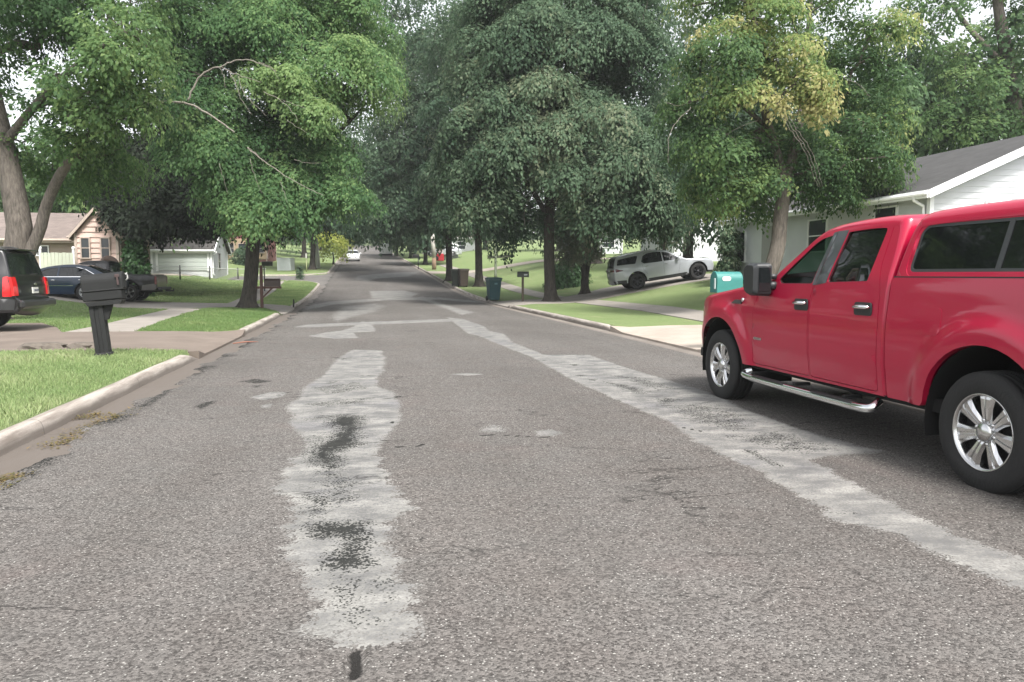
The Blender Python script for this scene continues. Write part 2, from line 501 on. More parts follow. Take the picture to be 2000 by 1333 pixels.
    def extr(s, poly, axis, a, b, smooth=False):
        """poly in the plane normal to axis; extrude from a to b"""
        def P(p, h): return (h, p[0], p[1]) if axis == 'x' else ((p[0], h, p[1]) if axis == 'y' else (p[0], p[1], h))
        k = len(poly)
        vs = [P(p, a) for p in poly] + [P(p, b) for p in poly]
        fs = [tuple(range(k))[::-1], tuple(range(k, 2 * k))] + [(i, (i + 1) % k, k + (i + 1) % k, k + i) for i in range(k)]
        s.add(vs, fs, smooth); return s
    def build(s, name, m, parent=None, loc=None):
        me = bpy.data.meshes.new(name)
        me.from_pydata(s.v, [], s.f)
        me.polygons.foreach_set('use_smooth', s.sm)
        me.materials.append(m); me.update()
        o = bpy.data.objects.new(name, me); link(o, parent)
        if loc is not None: o.location = loc
        return o

def fix_normals(o):
    import bmesh
    bm = bmesh.new(); bm.from_mesh(o.data); bmesh.ops.recalc_face_normals(bm, faces=bm.faces); bm.to_mesh(o.data); bm.free()
    return o

def np_mesh(name, V, F, m, parent=None, smooth=False, fattr=None, vattr=None):
    me = bpy.data.meshes.new(name)
    V = np.asarray(V, np.float32); F = np.asarray(F, np.int32)
    nf, k = F.shape
    me.vertices.add(len(V)); me.vertices.foreach_set('co', V.ravel())
    me.loops.add(nf * k); me.loops.foreach_set('vertex_index', F.ravel())
    me.polygons.add(nf); me.polygons.foreach_set('loop_start', np.arange(0, nf * k, k, dtype=np.int32))
    if smooth: me.polygons.foreach_set('use_smooth', np.ones(nf, bool))
    me.update(calc_edges=True)
    for nm, a in (fattr or {}).items():
        at_ = me.attributes.new(nm, 'FLOAT', 'FACE'); at_.data.foreach_set('value', np.asarray(a, np.float32))
    for nm, a in (vattr or {}).items():
        at_ = me.attributes.new(nm, 'FLOAT', 'POINT'); at_.data.foreach_set('value', np.asarray(a, np.float32))
    me.materials.append(m)
    o = bpy.data.objects.new(name, me); link(o, parent)
    return o

def inside(P, poly):
    P = np.asarray(P, float); poly = np.asarray(poly, float)
    x, y = P[:, 0], P[:, 1]; r = np.zeros(len(P), bool)
    for (x0, y0), (x1, y1) in zip(poly, np.roll(poly, -1, 0)):
        if y0 == y1: continue
        c = ((y0 > y) != (y1 > y)) & (x < (x1 - x0) * (y - y0) / (y1 - y0) + x0)
        r ^= c
    return r

def segdist(P, poly, closed=True):
    P = np.asarray(P, float); poly = np.asarray(poly, float)
    d = np.full(len(P), 1e9)
    A = poly if closed else poly[:-1]
    B = np.roll(poly, -1, 0) if closed else poly[1:]
    for a, b in zip(A, B):
        ab = b - a; L = ab @ ab + 1e-12
        t = np.clip(((P - a) @ ab) / L, 0, 1)
        d = np.minimum(d, np.linalg.norm(P - a - t[:, None] * ab, axis=1))
    return d

def resamp(poly, h, closed=True):
    poly = np.asarray(poly, float); out = []
    n = len(poly)
    for i in range(n if closed else n - 1):
        a, b = poly[i], poly[(i + 1) % n]
        k = max(1, int(math.ceil(np.linalg.norm(b - a) / h)))
        for j in range(k): out.append(a + (b - a) * j / k)
    if not closed: out.append(poly[-1])
    return np.array(out)

def chaikin(poly, it=2, closed=True):
    p = np.asarray(poly, float)
    for _ in range(it):
        q = np.roll(p, -1, 0) if closed else p[1:]
        a = p if closed else p[:-1]
        new = np.empty((len(a) * 2, p.shape[1])); new[0::2] = a * .75 + q * .25; new[1::2] = a * .25 + q * .75
        p = new if closed else np.vstack([p[:1], new, p[-1:]])
    return p

def rcorner(poly, r, k=4):
    """round the corners of a closed polygon"""
    poly = np.asarray(poly, float); n = len(poly); out = []
    for i in range(n):
        p, a, b = poly[i], poly[i - 1], poly[(i + 1) % n]
        la, lb = np.linalg.norm(a - p), np.linalg.norm(b - p)
        rr = min(r, la * .45, lb * .45)
        s_, e_ = p + (a - p) / la * rr, p + (b - p) / lb * rr
        for t in np.linspace(0, 1, k + 1): out.append((1 - t) ** 2 * s_ + 2 * t * (1 - t) * p + t * t * e_)
    return np.array(out)

def cdt(outline, holes, h):
    loops = [resamp(outline, h)] + [resamp(q, h) for q in holes]
    pts = []; edges = []
    for L in loops:
        b = len(pts); pts.extend(L.tolist()); m = len(L)
        edges += [(b + i, b + (i + 1) % m) for i in range(m)]
    lo = loops[0].min(0); hi = loops[0].max(0)
    xs = np.arange(lo[0] + h / 2, hi[0], h); ys = np.arange(lo[1] + h / 2, hi[1], h * .9)
    gx, gy = np.meshgrid(xs, ys); gx[1::2] += h * .5
    I = np.stack([gx.ravel(), gy.ravel()], 1)
    ok = inside(I, loops[0])
    for L in loops[1:]: ok &= ~inside(I, L)
    I = I[ok]
    if len(I):
        dd = np.min([segdist(I, L) for L in loops], 0); I = I[dd > h * .45]
    allp = [Vector(p) for p in pts] + [Vector(p) for p in I.tolist()]
    r = delaunay_2d_cdt(allp, edges, [], 0, 1e-5)
    V = np.array([(v.x, v.y) for v in r[0]]); F = np.array([f for f in r[2] if len(f) == 3], int)
    c = V[F].mean(1); k = inside(c, loops[0])
    for L in loops[1:]: k &= ~inside(c, L)
    return V, F[k], loops

# ------------------------------------------------------------------ ground, road, kerbs, paved sheets
def build_ground():
    sl = np.r_[-320, -250, -180, -130, np.arange(-100, -30, 10), np.arange(-30, -16, 2), np.arange(-16, -8, .8), np.arange(-8, -4.3, .4), np.arange(-4.3, -3.2, .2), -3.13]
    sr = np.r_[6.27, np.arange(6.4, 7.6, .2), np.arange(7.6, 12, .4), np.arange(12, 24, .8), np.arange(24, 40, 2), np.arange(40, 110, 10), 130, 180, 250, 320]
    Yl = np.unique(np.round(np.r_[-60, -40, -25, np.arange(-14, 4, 2), np.arange(4, 40, .4), np.arange(40, 54, .8), np.arange(54, 76, .4), np.arange(76, 130, 2), np.arange(130, 280, 8), 300, 340, 400, 520], 3))
    V = []; F = []
    for sx in (sl, sr):
        b = len(V)
        A, B = np.meshgrid(sx, Yl)
        X = A + bend(B); Z = G(X, B)
        V.extend(np.stack([X, B, Z], 2).reshape(-1, 3).tolist())
        m = len(sx)
        for j in range(len(Yl) - 1):
            for i in range(m - 1):
                F.append((b + j * m + i, b + j * m + i + 1, b + (j + 1) * m + i + 1, b + (j + 1) * m + i))
    # close the road corridor a little below the asphalt so that the sheet is continuous
    m = len(sl); b2 = len(sl) * len(Yl); m2 = len(sr)
    lowL = len(V); V.extend([(-3.13 + float(bend(y)), y, float(prof(y)) - .25) for y in Yl])
    lowR = len(V); V.extend([(6.27 + float(bend(y)), y, float(prof(y)) - .25) for y in Yl])
    for j in range(len(Yl) - 1):
        a, c = j * m + m - 1, (j + 1) * m + m - 1
        d, e = b2 + j * m2, b2 + (j + 1) * m2
        F.append((a, lowL + j, lowL + j + 1, c)); F.append((lowL + j, lowR + j, lowR + j + 1, lowL + j + 1)); F.append((lowR + j, d, e, lowR + j + 1))
    o = np_mesh("lawn_ground", V, F, LAWN, smooth=True)
    tag(o, kind="structure"); return o

def pxpoly(s): return np.array([onroad(*p) for p in s])

STRIP_L = [(690, 686), (745, 688), (752, 705), (750, 728), (735, 745), (737, 758), (772, 775), (780, 797), (784, 815), (776, 830), (765, 850), (745, 870), (738, 885), (737, 905), (748, 925), (758, 945), (770, 970), (797, 988), (803, 1003), (780, 1020), (758, 1036), (765, 1065), (773, 1099), (785, 1125), (797, 1151), (812, 1197), (836, 1237), (815, 1255), (781, 1266), (738, 1283), (650, 1283), (609, 1266), (596, 1237), (606, 1197), (595, 1151), (570, 1120), (560, 1099), (562, 1065), (563, 1036), (575, 1002), (573, 988), (540, 972), (552, 945), (562, 920), (570, 905), (598, 895), (605, 872), (592, 852), (575, 832), (583, 818), (565, 800), (590, 782), (598, 765), (610, 755), (640, 735), (650, 720), (663, 703)]
STRIP_R = [(872, 622), (905, 626), (945, 640), (955, 650), (985, 655), (1000, 672), (1045, 690), (1060, 697), (1150, 697), (1215, 720), (1280, 740), (1390, 772), (1450, 803), (1544, 838), (1640, 868), (1724, 888), (1600, 900), (1577, 906), (1640, 940), (1697, 970), (1787, 1017), (1900, 1068), (2060, 1125), (2060, 1200), (1997, 1171), (1920, 1140), (1844, 1107), (1742, 1056), (1619, 1025), (1600, 1000), (1555, 975), (1480, 930), (1394, 888), (1358, 870), (1310, 831), (1259, 810), (1190, 780), (1124, 750), (1076, 723), (1040, 702), (986, 681), (935, 659), (915, 655), (890, 635)]
LIGHTS = [
    (STRIP_L, 1.0, .09), (STRIP_R, 1.0, .09),
    ([(600, 658), (640, 651), (668, 648), (730, 643), (733, 650), (690, 652), (700, 663), (655, 664)], .95, .06),
    ([(668, 648), (690, 640), (706, 630), (722, 632), (733, 645)], .85, .06),
    ([(570, 640), (600, 635), (870, 626), (890, 627), (880, 631), (600, 641)], .85, .05),
    ([(585, 602), (640, 590), (760, 583), (860, 582), (955, 590), (955, 594), (860, 587), (760, 588), (650, 596), (600, 607)], .75, .1),
    ([(660, 600), (740, 593), (760, 600), (735, 612), (690, 622), (655, 634), (640, 620)], .62, .25),
    ([(720, 570), (790, 569), (820, 575), (800, 583), (725, 584)], .8, .12),
    ([(800, 585), (830, 590), (870, 605), (900, 618), (930, 612), (905, 606), (860, 592), (825, 580)], .75, .15),
    ([(695, 540), (760, 534), (820, 531), (800, 541), (740, 545), (720, 550), (690, 548)], .9, .3),  # sunlit stretch of the far road, painted in as a pale patch
    ([(875, 736), (912, 734), (950, 736), (912, 739)], .85, .03),
    ([(488, 779), (530, 769), (562, 770), (550, 779), (515, 785)], .95, .03),
    ([(925, 850), (960, 835), (1000, 842), (990, 852), (950, 854)], .62, .10),
    ([(1040, 850), (1075, 845), (1105, 853), (1085, 861), (1045, 860)], .70, .06),
    ([(505, 795), (535, 792), (530, 800), (510, 801)], .7, .03),
]
DARKS = [
    ([(620, 925), (665, 920), (700, 945), (690, 975), (640, 985), (610, 960)], .42, .12), ([(640, 1120), (715, 1122), (720, 1165), (690, 1215), (650, 1190)], .40, .14),
    ([(600, 760), (700, 752), (720, 765), (640, 775)], .44, .06), ([(585, 795), (650, 786), (735, 790), (640, 800)], .46, .06), ([(720, 1130), (770, 1150), (760, 1190), (730, 1170)], .40, .10),
    ([(650, 1200), (760, 1215), (740, 1260), (660, 1250)], .34, .14), ([(590, 860), (640, 850), (650, 870), (600, 890)], .42, .08), ([(1300, 800), (1400, 790), (1480, 830), (1440, 850), (1350, 830)], .40, .15), ([(1180, 735), (1260, 742), (1330, 765), (1260, 760)], .42, .12), ([(1420, 860), (1520, 850), (1640, 880), (1500, 880)], .42, .14),
    ([(652, 818), (708, 818), (702, 850), (700, 876), (655, 893), (668, 908), (652, 924), (608, 912), (605, 884), (640, 866), (665, 842), (640, 836)], .95, .12),
    ([(598, 975), (640, 972), (650, 1000), (600, 1030)], .66, .10),
    ([(600, 1030), (655, 1032), (715, 1031), (716, 1120), (690, 1126), (635, 1122), (640, 1098), (680, 1080), (655, 1058), (600, 1057)], .92, .10),
    ([(650, 980), (705, 975), (690, 985), (655, 990)], .55, .04),
    ([(635, 750), (665, 748), (645, 755)], .6, .04), ([(680, 752), (705, 751), (690, 755)], .6, .04), ([(690, 763), (720, 762), (700, 767)], .55, .04),
    ([(588, 822), (635, 817), (690, 813), (690, 818), (640, 823), (600, 828)], .55, .06),
    ([(660, 785), (745, 781), (700, 788)], .48, .04), ([(640, 700), (690, 702), (670, 706)], .55, .04),
    ([(770, 780), (784, 779), (776, 784)], .8, .02),
    ([(1112, 715), (1132, 716), (1122, 720)], .8, .04), ([(1120, 736), (1145, 739), (1130, 741)], .75, .04),
    ([(1145, 746), (1168, 745), (1160, 749)], .7, .04),
    ([(1178, 750), (1215, 755), (1250, 765), (1262, 775), (1235, 773), (1205, 760)], .56, .08),
    ([(1275, 785), (1300, 783), (1330, 786), (1300, 798), (1290, 792)], .55, .08),
    ([(1448, 885), (1475, 890), (1500, 905), (1528, 922), (1505, 916), (1478, 902)], .72, .05),
    ([(1500, 872), (1560, 868), (1630, 885), (1570, 892), (1520, 890)], .44, .12),
    ([(1618, 1010), (1665, 1010), (1680, 1018), (1640, 1020)], .5, .06),
    ([(270, 800), (330, 762), (345, 756), (330, 772), (290, 800)], .75, .06),
    ([(0, 962), (60, 925), (130, 885), (125, 895), (70, 935), (10, 975)], .55, .1),
    ([(465, 747), (500, 742), (535, 747), (500, 752)], .72, .03), ([(480, 757), (500, 755), (520, 756), (500, 760)], .6, .03),
    ([(378, 797), (400, 788), (428, 784), (415, 792), (390, 803)], .7, .03),
]
CRACKS = [
    [(766, 876), (772, 882), (790, 880)], [(806, 878), (818, 880), (830, 874)], [(763, 830), (770, 834)], 
     
    [(940, 858), (985, 858), (1040, 862), (1070, 862)], 
    [(1370, 850), (1330, 842)],
]

def build_road():
    sX = np.arange(-2.595, 6.0501, .045)
    Yl = np.r_[np.arange(-12, 2.2, 1.), np.arange(2.2, 21, .045), np.arange(21, 42, .12), np.arange(42, 75, .33), np.arange(75, 130, 2), np.arange(130, 262, 6)]
    A, B = np.meshgrid(sX, Yl)
    # ragged left edge where the asphalt breaks away from the gutter pan
    wig = .07 * np.sin(B * 1.3) + .06 * np.sin(B * 3.7 + 1) + .05 * np.sin(B * 8.3 + 2) + .03 * np.sin(B * 19) + .02 * np.sin(B * 37 + 1)
    edge_ = A < -2.57
    A = A + np.where(A < -2.3, (-2.3 - A) / .29 * wig, 0)
    crown = .035 * (1 - ((A - 1.8) / 4.25) ** 2)
    X = A + bend(B); Z = prof(B) + crown + .030 * (A < -2.0) * (1 - edge_) * np.clip((-2.0 - A) / .3, 0, 1)
    dep = np.exp(-(((A + .08) / .25) ** 2)) * np.exp(-((B - 2.93) / .06) ** 2)
    P = np.stack([X.ravel(), B.ravel()], 1)
    patch = np.zeros(len(P)); dark = np.zeros(len(P)); crack = np.zeros(len(P))
    for lst, arr in ((LIGHTS, patch), (DARKS, dark)):
        for poly, amp, soft in lst:
            q = pxpoly(poly); lo = q.min(0) - .8; hi = q.max(0) + .8
            k = np.where((P[:, 0] > lo[0]) & (P[:, 0] < hi[0]) & (P[:, 1] > lo[1]) & (P[:, 1] < hi[1]))[0]
            d = segdist(P[k], q); d = np.where(inside(P[k], q), d, -d)
            if lst is LIGHTS and amp == 1.0:     # ragged, fingered edges
                x_, y_ = P[k, 0], P[k, 1]; sgn = np.where(x_ > q[:, 0].mean(), 1.7, 0.)
                f_ = np.clip(10 / y_, .25, 1.6)
                amp_ = .62 if poly is STRIP_L else .30
                d = d + amp_ * (.045 * np.sin(9.1 * f_ * y_ + sgn + .9 * np.sin(2.2 * x_)) + .040 * np.sin(23 * f_ * y_ + 2.1 * sgn + 1.3 * np.sin(3.1 * x_ + 1)) + .030 * np.sin(47 * f_ * y_ + sgn * 3 + x_ * 2.5) * np.sin(6.3 * y_ + 1))
            w_ = np.interp(P[k, 1], [2.9, 3.7, 5.2], [.74, .84, 1.0]) if lst is LIGHTS else 1.0
            far = np.clip((P[k, 1] - 16) / 20, 0, 1); sf = soft * (1 + .9 * far)
            arr[k] = np.maximum(arr[k], amp * (1 - .06 * far) * w_ * np.clip(.5 + d / (2 * sf), 0, 1))
    for c in CRACKS:
        q = pxpoly(c); w = .007 + .0008 * q[:, 1].mean()
        k = np.where((np.abs(P[:, 0] - q[:, 0].mean()) < 2.5) & (np.abs(P[:, 1] - q[:, 1].mean()) < 6))[0]
        d = segdist(P[k], q, False)
        crack[k] = np.maximum(crack[k], np.clip(1.15 - d / (w * 2.2), 0, 1))
    # the hole in the near centre seam
    hole = pxpoly([(676, 1292), (700, 1286), (708, 1284), (704, 1300), (702, 1333), (676, 1340), (680, 1318)])
    k = np.where((np.abs(P[:, 0] - hole[:, 0].mean()) < .6) & (np.abs(P[:, 1] - hole[:, 1].mean()) < .6))[0]
    ins = inside(P[k], hole); Zf = Z.ravel().copy(); d = segdist(P[k], hole)
    Zf[k] -= np.where(ins, np.clip(d / .03, .4, 1) * .05, 0); crack[k] = np.maximum(crack[k], np.where(ins, 1.0, np.clip(.6 - d / .03, 0, 1)))
    ex = A.ravel(); cl = np.sin(B.ravel() * 2.3 + 1.5 * np.sin(B.ravel() * .9)) + .6 * np.sin(B.ravel() * 7.1)
    dark = np.maximum(dark, np.clip(1 - (ex + 2.6) / .32, 0, 1) * np.clip(.35 + .35 * cl, 0, .85))  # shadow at the broken asphalt lip, painted into the dark mask
    V = np.stack([P[:, 0], P[:, 1], Zf], 1)
    m = len(sX); j, i = np.meshgrid(np.arange(len(Yl) - 1), np.arange(m - 1), indexing='ij'); a = (j * m + i).ravel()
    F = np.stack([a, a + 1, a + m + 1, a + m], 1)
    o = np_mesh("road", V, F, ASPHALT, smooth=True, vattr=dict(patch=patch, dark=dark, crack=crack))
    tag(o, kind="structure")

def strip_mesh(name, rows, m, kind="structure", smooth=False):
    """rows: list over stations of lists of xyz"""
    V = np.array(rows, float); a, b, _ = V.shape
    j, i = np.meshgrid(np.arange(a - 1), np.arange(b - 1), indexing='ij'); q = (j * b + i).ravel()
    F = np.stack([q, q + 1, q + b + 1, q + b], 1)
    o = np_mesh(name, V.reshape(-1, 3), F, m, smooth=smooth)
    if kind: tag(o, kind=kind)
    return o

KERB_H = .145
def kerb_line(name, pts, inward, m=CONC_KERB, ends=(True, True)):
    """pts along the kerb face (X,Y); inward = unit side sign of the lawn relative to travel direction (+1 = left)"""
    P = resamp(np.asarray(pts, float), .35, False)
    T = np.gradient(P, axis=0); T /= np.linalg.norm(T, axis=1)[:, None]
    Nn = np.stack([-T[:, 1], T[:, 0]], 1) * inward
    L = np.r_[0, np.cumsum(np.linalg.norm(np.diff(P, axis=0), axis=1))]
    rows = []
    for p, n_, l in zip(P, Nn, L):
        h = KERB_H
        if ends[0]: h *= .22 + .78 * min(1, l / .6)
        if ends[1]: h *= .22 + .78 * min(1, (L[-1] - l) / .6)
        z = float(prof(p[1])); w = .006 * math.sin(l * 1.7) + .004 * math.sin(l * 5.1)
        pr = [(-.02, -.06), (0, .0), (.012, h * .55), (.030, h - .022), (.055, h - .004), (.085, h), (.150, h), (.166, h - .015), (.168, -.06)]
        rows.append([(p[0] + n_[0] * (a + w), p[1] + n_[1] * (a + w), z + b) for a, b in pr])
    strip_mesh(name, rows, m, smooth=False)

def gutter_line(pts, inward, w, m=CONC_GUT):
    P = resamp(np.asarray(pts, float), .5, False)
    T = np.gradient(P, axis=0); T /= np.linalg.norm(T, axis=1)[:, None]
    Nn = np.stack([-T[:, 1], T[:, 0]], 1) * inward
    rows = []
    for p, n_ in zip(P, Nn):
        z = float(prof(p[1]))
        rows.append([(p[0] + n_[0] * a, p[1] + n_[1] * a, z + b) for a, b in ((.03, .004), (-.02, .002), (-w * .5, .006), (-w, .012), (-w - .06, -.05))])
    strip_mesh("gutter", rows, m)

def sheet(name, poly, m, up=.022, h=.5, kind="structure", zfun=None, smooth_edges=0.):
    """a paved sheet lying on the ground, with a skirt"""
    poly = np.asarray(poly, float)
    if smooth_edges: poly = rcorner(poly, smooth_edges)
    V, F, loops = cdt(poly, [], h)
    z = (G(V[:, 0], V[:, 1]) if zfun is None else zfun(V[:, 0], V[:, 1])) + up
    V3 = np.column_stack([V, z]); L = loops[0]; zl = (G(L[:, 0], L[:, 1]) if zfun is None else zfun(L[:, 0], L[:, 1]))
    b = len(V3); k = len(L)
    V3 = np.vstack([V3, np.column_stack([L, zl + up]), np.column_stack([L, zl - .12])])
    mb = MB(); mb.add(V3, [tuple(f) for f in F] + [(b + i, b + (i + 1) % k, b + k + (i + 1) % k, b + k + i) for i in range(k)])
    o = mb.build(name, m); fix_normals(o); tag(o, kind=kind); PAVED[o.name] = poly; return o

PAVED = {}
def KL(y): return (-2.97 + float(bend(y)), y)
def KR(y): return (6.10 + float(bend(y)), y)

def build_paving():
    arc = lambda cx, cy, r, a0, a1: [(cx + r * math.cos(a), cy + r * math.sin(a)) for a in np.linspace(a0, a1, 10)]
    yr = lambda a, b, f: [f(y) for y in np.arange(a, b + .01, (b - a) / max(2, int((b - a) / 2)))]
    x0 = -2.97 - SRAD
    c1 = (x0 + float(bend(SIDE0 - SRAD)), SIDE0 - SRAD); c2 = (x0 + float(bend(SIDE1 + SRAD)), SIDE1 + SRAD)
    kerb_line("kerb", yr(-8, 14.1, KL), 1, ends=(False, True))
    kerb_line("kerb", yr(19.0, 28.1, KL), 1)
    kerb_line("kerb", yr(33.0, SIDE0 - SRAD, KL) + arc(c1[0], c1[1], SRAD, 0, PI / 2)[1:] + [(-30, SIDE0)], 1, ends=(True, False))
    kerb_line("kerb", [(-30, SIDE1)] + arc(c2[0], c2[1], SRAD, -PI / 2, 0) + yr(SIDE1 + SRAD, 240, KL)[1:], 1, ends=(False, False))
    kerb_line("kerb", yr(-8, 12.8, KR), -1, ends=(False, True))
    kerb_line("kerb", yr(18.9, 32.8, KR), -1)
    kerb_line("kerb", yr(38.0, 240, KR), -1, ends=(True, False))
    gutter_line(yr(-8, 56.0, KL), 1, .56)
    gutter_line(yr(-8, 240, KR), -1, .30, m_concrete("pale_gutter", (.15, .130, .113), (.21, .183, .162)))
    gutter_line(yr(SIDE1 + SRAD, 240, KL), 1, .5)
    # side street: asphalt sheet reaching left out of the road
    rr = lambda X, Y: prof(Y)
    ss = [(-2.3 + float(bend(55.8)), 55.8)] + [KL(SIDE0 - SRAD)] + arc(c1[0], c1[1], SRAD, 0, PI / 2)[1:] + [(-60, SIDE0), (-60, SIDE1)] + arc(c2[0], c2[1], SRAD, -PI / 2, 0) + [(-2.3 + float(bend(73.5)), 73.5)]
    sheet("side_street", ss, m_asphalt("pale_asphalt", (1.35, 1.38, 1.4)), .012, 1., zfun=rr)
    # left: sidewalk strips and driveways
    sheet("sidewalk", [(-5.35, 18.9), (-5.95, 25), (-6.25, 30.9), (-7.45, 30.9), (-7.2, 26), (-6.9, 21.5), (-6.85, 19)], CONC_WALK, .024)
    sheet("sidewalk", [(-5.15, 35.6), (-6.25, 36.0), (-6.9, 47), (-7.5, 58), (-6.2, 59), (-5.6, 47)], CONC_WALK, .024)
    sheet("driveway", [(-2.95, 14.1), (-3.5, 14.35), (-6.3, 14.45), (-20, 14.6), (-24, 14.6), (-24, 22.8), (-8.7, 22.6), (-7.6, 20.6), (-6.9, 18.95), (-5.4, 18.9), (-4.0, 18.75), (-2.95, 19.2)], CONC_DRIVE_B, .028)
    sheet("driveway", [(-3.03, 28.1), (-3.5, 30.4), (-4.2, 31.75), (-5.5, 31.95), (-6.3, 31.1), (-7.45, 30.9), (-9.0, 32.0), (-11, 33.0), (-22, 33.3), (-22, 38.9), (-11, 38.5), (-6.6, 36.1), (-5.2, 35.5), (-4.4, 34.9), (-3.6, 33.6), (-3.08, 32.9)], CONC_WALK, .028)
    sheet("driveway", [tuple(on(300, 540)[:2]), tuple(on(372, 540)[:2]), tuple(on(425, 528)[:2]), tuple(on(398, 524)[:2]), tuple(on(300, 524)[:2]), tuple(on(280, 532)[:2])], CONC_PALE, .03, 1.)
    # right
    sheet("driveway", [KR(12.7), (6.9, 13.2), (9.0, 13.4), (16.2, 13.6), (16.2, 19.0), (12, 18.9), (9.0, 18.6), (7.0, 18.6), KR(19.0)], CONC_PALE, .028)
    sheet("sidewalk", [(9.0, 18.65), (10.35, 18.75), (10.7, 26), (10.35, 34.2), (9.2, 34.0), (9.45, 26)], CONC_WALK, .024)
    sheet("driveway", [(KR(32.7)[0], 32.7), (6.6, 33.4), (9.3, 34.1), (12.2, 35.3), (16, 34.9), (26, 34.0), (26, 39.2), (17, 40.2), (12.5, 40.6), (9.3, 38.3), (6.6, 37.6), (KR(38.1)[0], 38.1)], CONC_WALK, .028)
    sheet("sidewalk", [(8.9, 38.3), (10.0, 38.9), (9.6, 60), (8.9, 90), (7.9, 90), (8.5, 60)], CONC_WALK, .026)
    sheet("driveway", [(KR(70)[0], 70), (9.5, 70.5), (24, 71), (24, 74), (9.5, 74), (KR(74.5)[0], 74.5)], CONC_PALE, .03, 1.)

build_ground(); build_road(); build_paving()
# ------------------------------------------------------------------ vehicles
def sstep(a, b, x):
    t = np.clip((x - a) / (b - a), 0, 1); return t * t * (3 - 2 * t)

class Car:
    """local frame: +Y forward, X across, Z up; y = 0 at the rear axle, z = 0 at the ground"""
    def __init__(s, root, zk, wk, fr, re, wheels, R, flare=.03, taper=(.7, .22), rtaper=(.35, .10)):
        s.root = root; s.zk = zk; s.wk = wk; s.fr = fr; s.re = re; s.wh = wheels; s.R = R; s.fl = flare; s.tp = taper; s.rt = rtaper
    def w(s, y, z):
        y = np.asarray(y, float); z = np.asarray(z, float)
        w = np.interp(z, s.zk, s.wk)
        t = np.clip((y - (s.fr - s.tp[0])) / s.tp[0], 0, 1); w = w - s.tp[1] * t ** 2.2
        t = np.clip(((s.re + s.rt[0]) - y) / s.rt[0], 0, 1); w = w - s.rt[1] * t ** 2.2
        for yw, zc, ra in s.wh:
            d = np.hypot(y - yw, z - zc)
            w = w + s.fl * (1 - sstep(ra + .09, ra + .22, d)) * (z < 1.5)
        return w
    def panel(s, name, outline, m, parent=None, holes=(), off=0., h=.06, lip=.03, hlip=None, sides=(-1, 1), label=None):
        V, F, loops = cdt(outline, list(holes), h)
        res = []
        for sd_ in sides:
            mb = MB()
            x = s.w(V[:, 0], V[:, 1]) + off
            mb.add(np.column_stack([sd_ * x, V]), [tuple(f if sd_ > 0 else f[::-1]) for f in F], True)
            for li, L in enumerate(loops):
                dp = lip if li == 0 else (hlip if hlip is not None else lip)
                if dp <= 0: continue
                xl = s.w(L[:, 0], L[:, 1]) + off; k = len(L)
                mb.add(np.vstack([np.column_stack([sd_ * xl, L]), np.column_stack([sd_ * (xl - dp), L])]), [(i, (i + 1) % k, k + (i + 1) % k, k + i) for i in range(k)])
            o = mb.build(name, m, parent if parent is not None else s.root)
            if label: o['label'] = label
            res.append(o)
        return res
    def arc(s, yw, zc, ra, zb, rev=False):
        """wheel-arch points for the bottom edge, front to rear unless rev"""
        a = math.asin(max(-1, min(1, (zb - zc) / ra)))
        t = np.linspace(a, PI - a, 18)
        p = [(yw + ra * math.cos(q), zc + ra * math.sin(q)) for q in t]
        return p[::-1] if rev else p
    def inset(s, path):
        p = np.asarray(path, float); yz = p[:, :2]
        t = np.gradient(yz, axis=0); t /= np.linalg.norm(t, axis=1)[:, None] + 1e-9
        n = np.stack([-t[:, 1], t[:, 0]], 1) * s.nsgn
        return yz - n * p[:, 2:3], n
    def top(s, name, path, m, crown, skip=(), parent=None, K=4, M=9):
        """loft across the car over the outline path; skip = index ranges left out (glass)"""
        P, n = s.inset(path); r = np.asarray(path)[:, 2]
        w = s.w(P[:, 0], P[:, 1])
        rows = []
        for i in range(len(P)):
            row = []
            for k in range(K + 1):
                th = PI / 2 * k / K; q = P[i] + n[i] * r[i] * math.sin(th)
                row.append((-(w[i] - r[i] * (1 - math.cos(th))), q[0], q[1]))
            e = w[i] - r[i]; c = np.interp(i, range(len(crown)), crown) if len(np.shape(crown)) else crown
            for u in np.linspace(-1, 1, M)[1:-1]:
                q = P[i] + n[i] * (r[i] + c * (1 - u * u)); row.append((u * e, q[0], q[1]))
            row += [(-a, b, c_) for a, b, c_ in row[:K + 1][::-1]]
            rows.append(row)
        b = len(rows[0]); mb = MB(); V = [p for row in rows for p in row]
        F = []
        for i in range(len(rows) - 1):
            for j in range(b - 1):
                if any(a <= i < e_ for a, e_ in skip) and K <= j < b - 1 - K: continue
                F.append((i * b + j, i * b + j + 1, (i + 1) * b + j + 1, (i + 1) * b + j))
        mb.add(V, F, True)
        o = mb.build(name, m, parent if parent is not None else s.root)
        s.rows = rows
        return o
    def glass_from_rows(s, name, i0, i1, K, m, off=-.006, parent=None):
        rows = s.rows; b = len(rows[0]); V = []; F = []
        c = b - 2 * K
        for i in range(i0, i1 + 1):
            for j in range(K, b - K):
                V.append((rows[i][j][0], rows[i][j][1], rows[i][j][2]))
        F = [(i * c + j, i * c + j + 1, (i + 1) * c + j + 1, (i + 1) * c + j) for i in range(i1 - i0) for j in range(c - 1)]
        mb = MB(); mb.add(V, F, True); return mb.build(name, m, parent if parent is not None else s.root)
    nsgn = 1

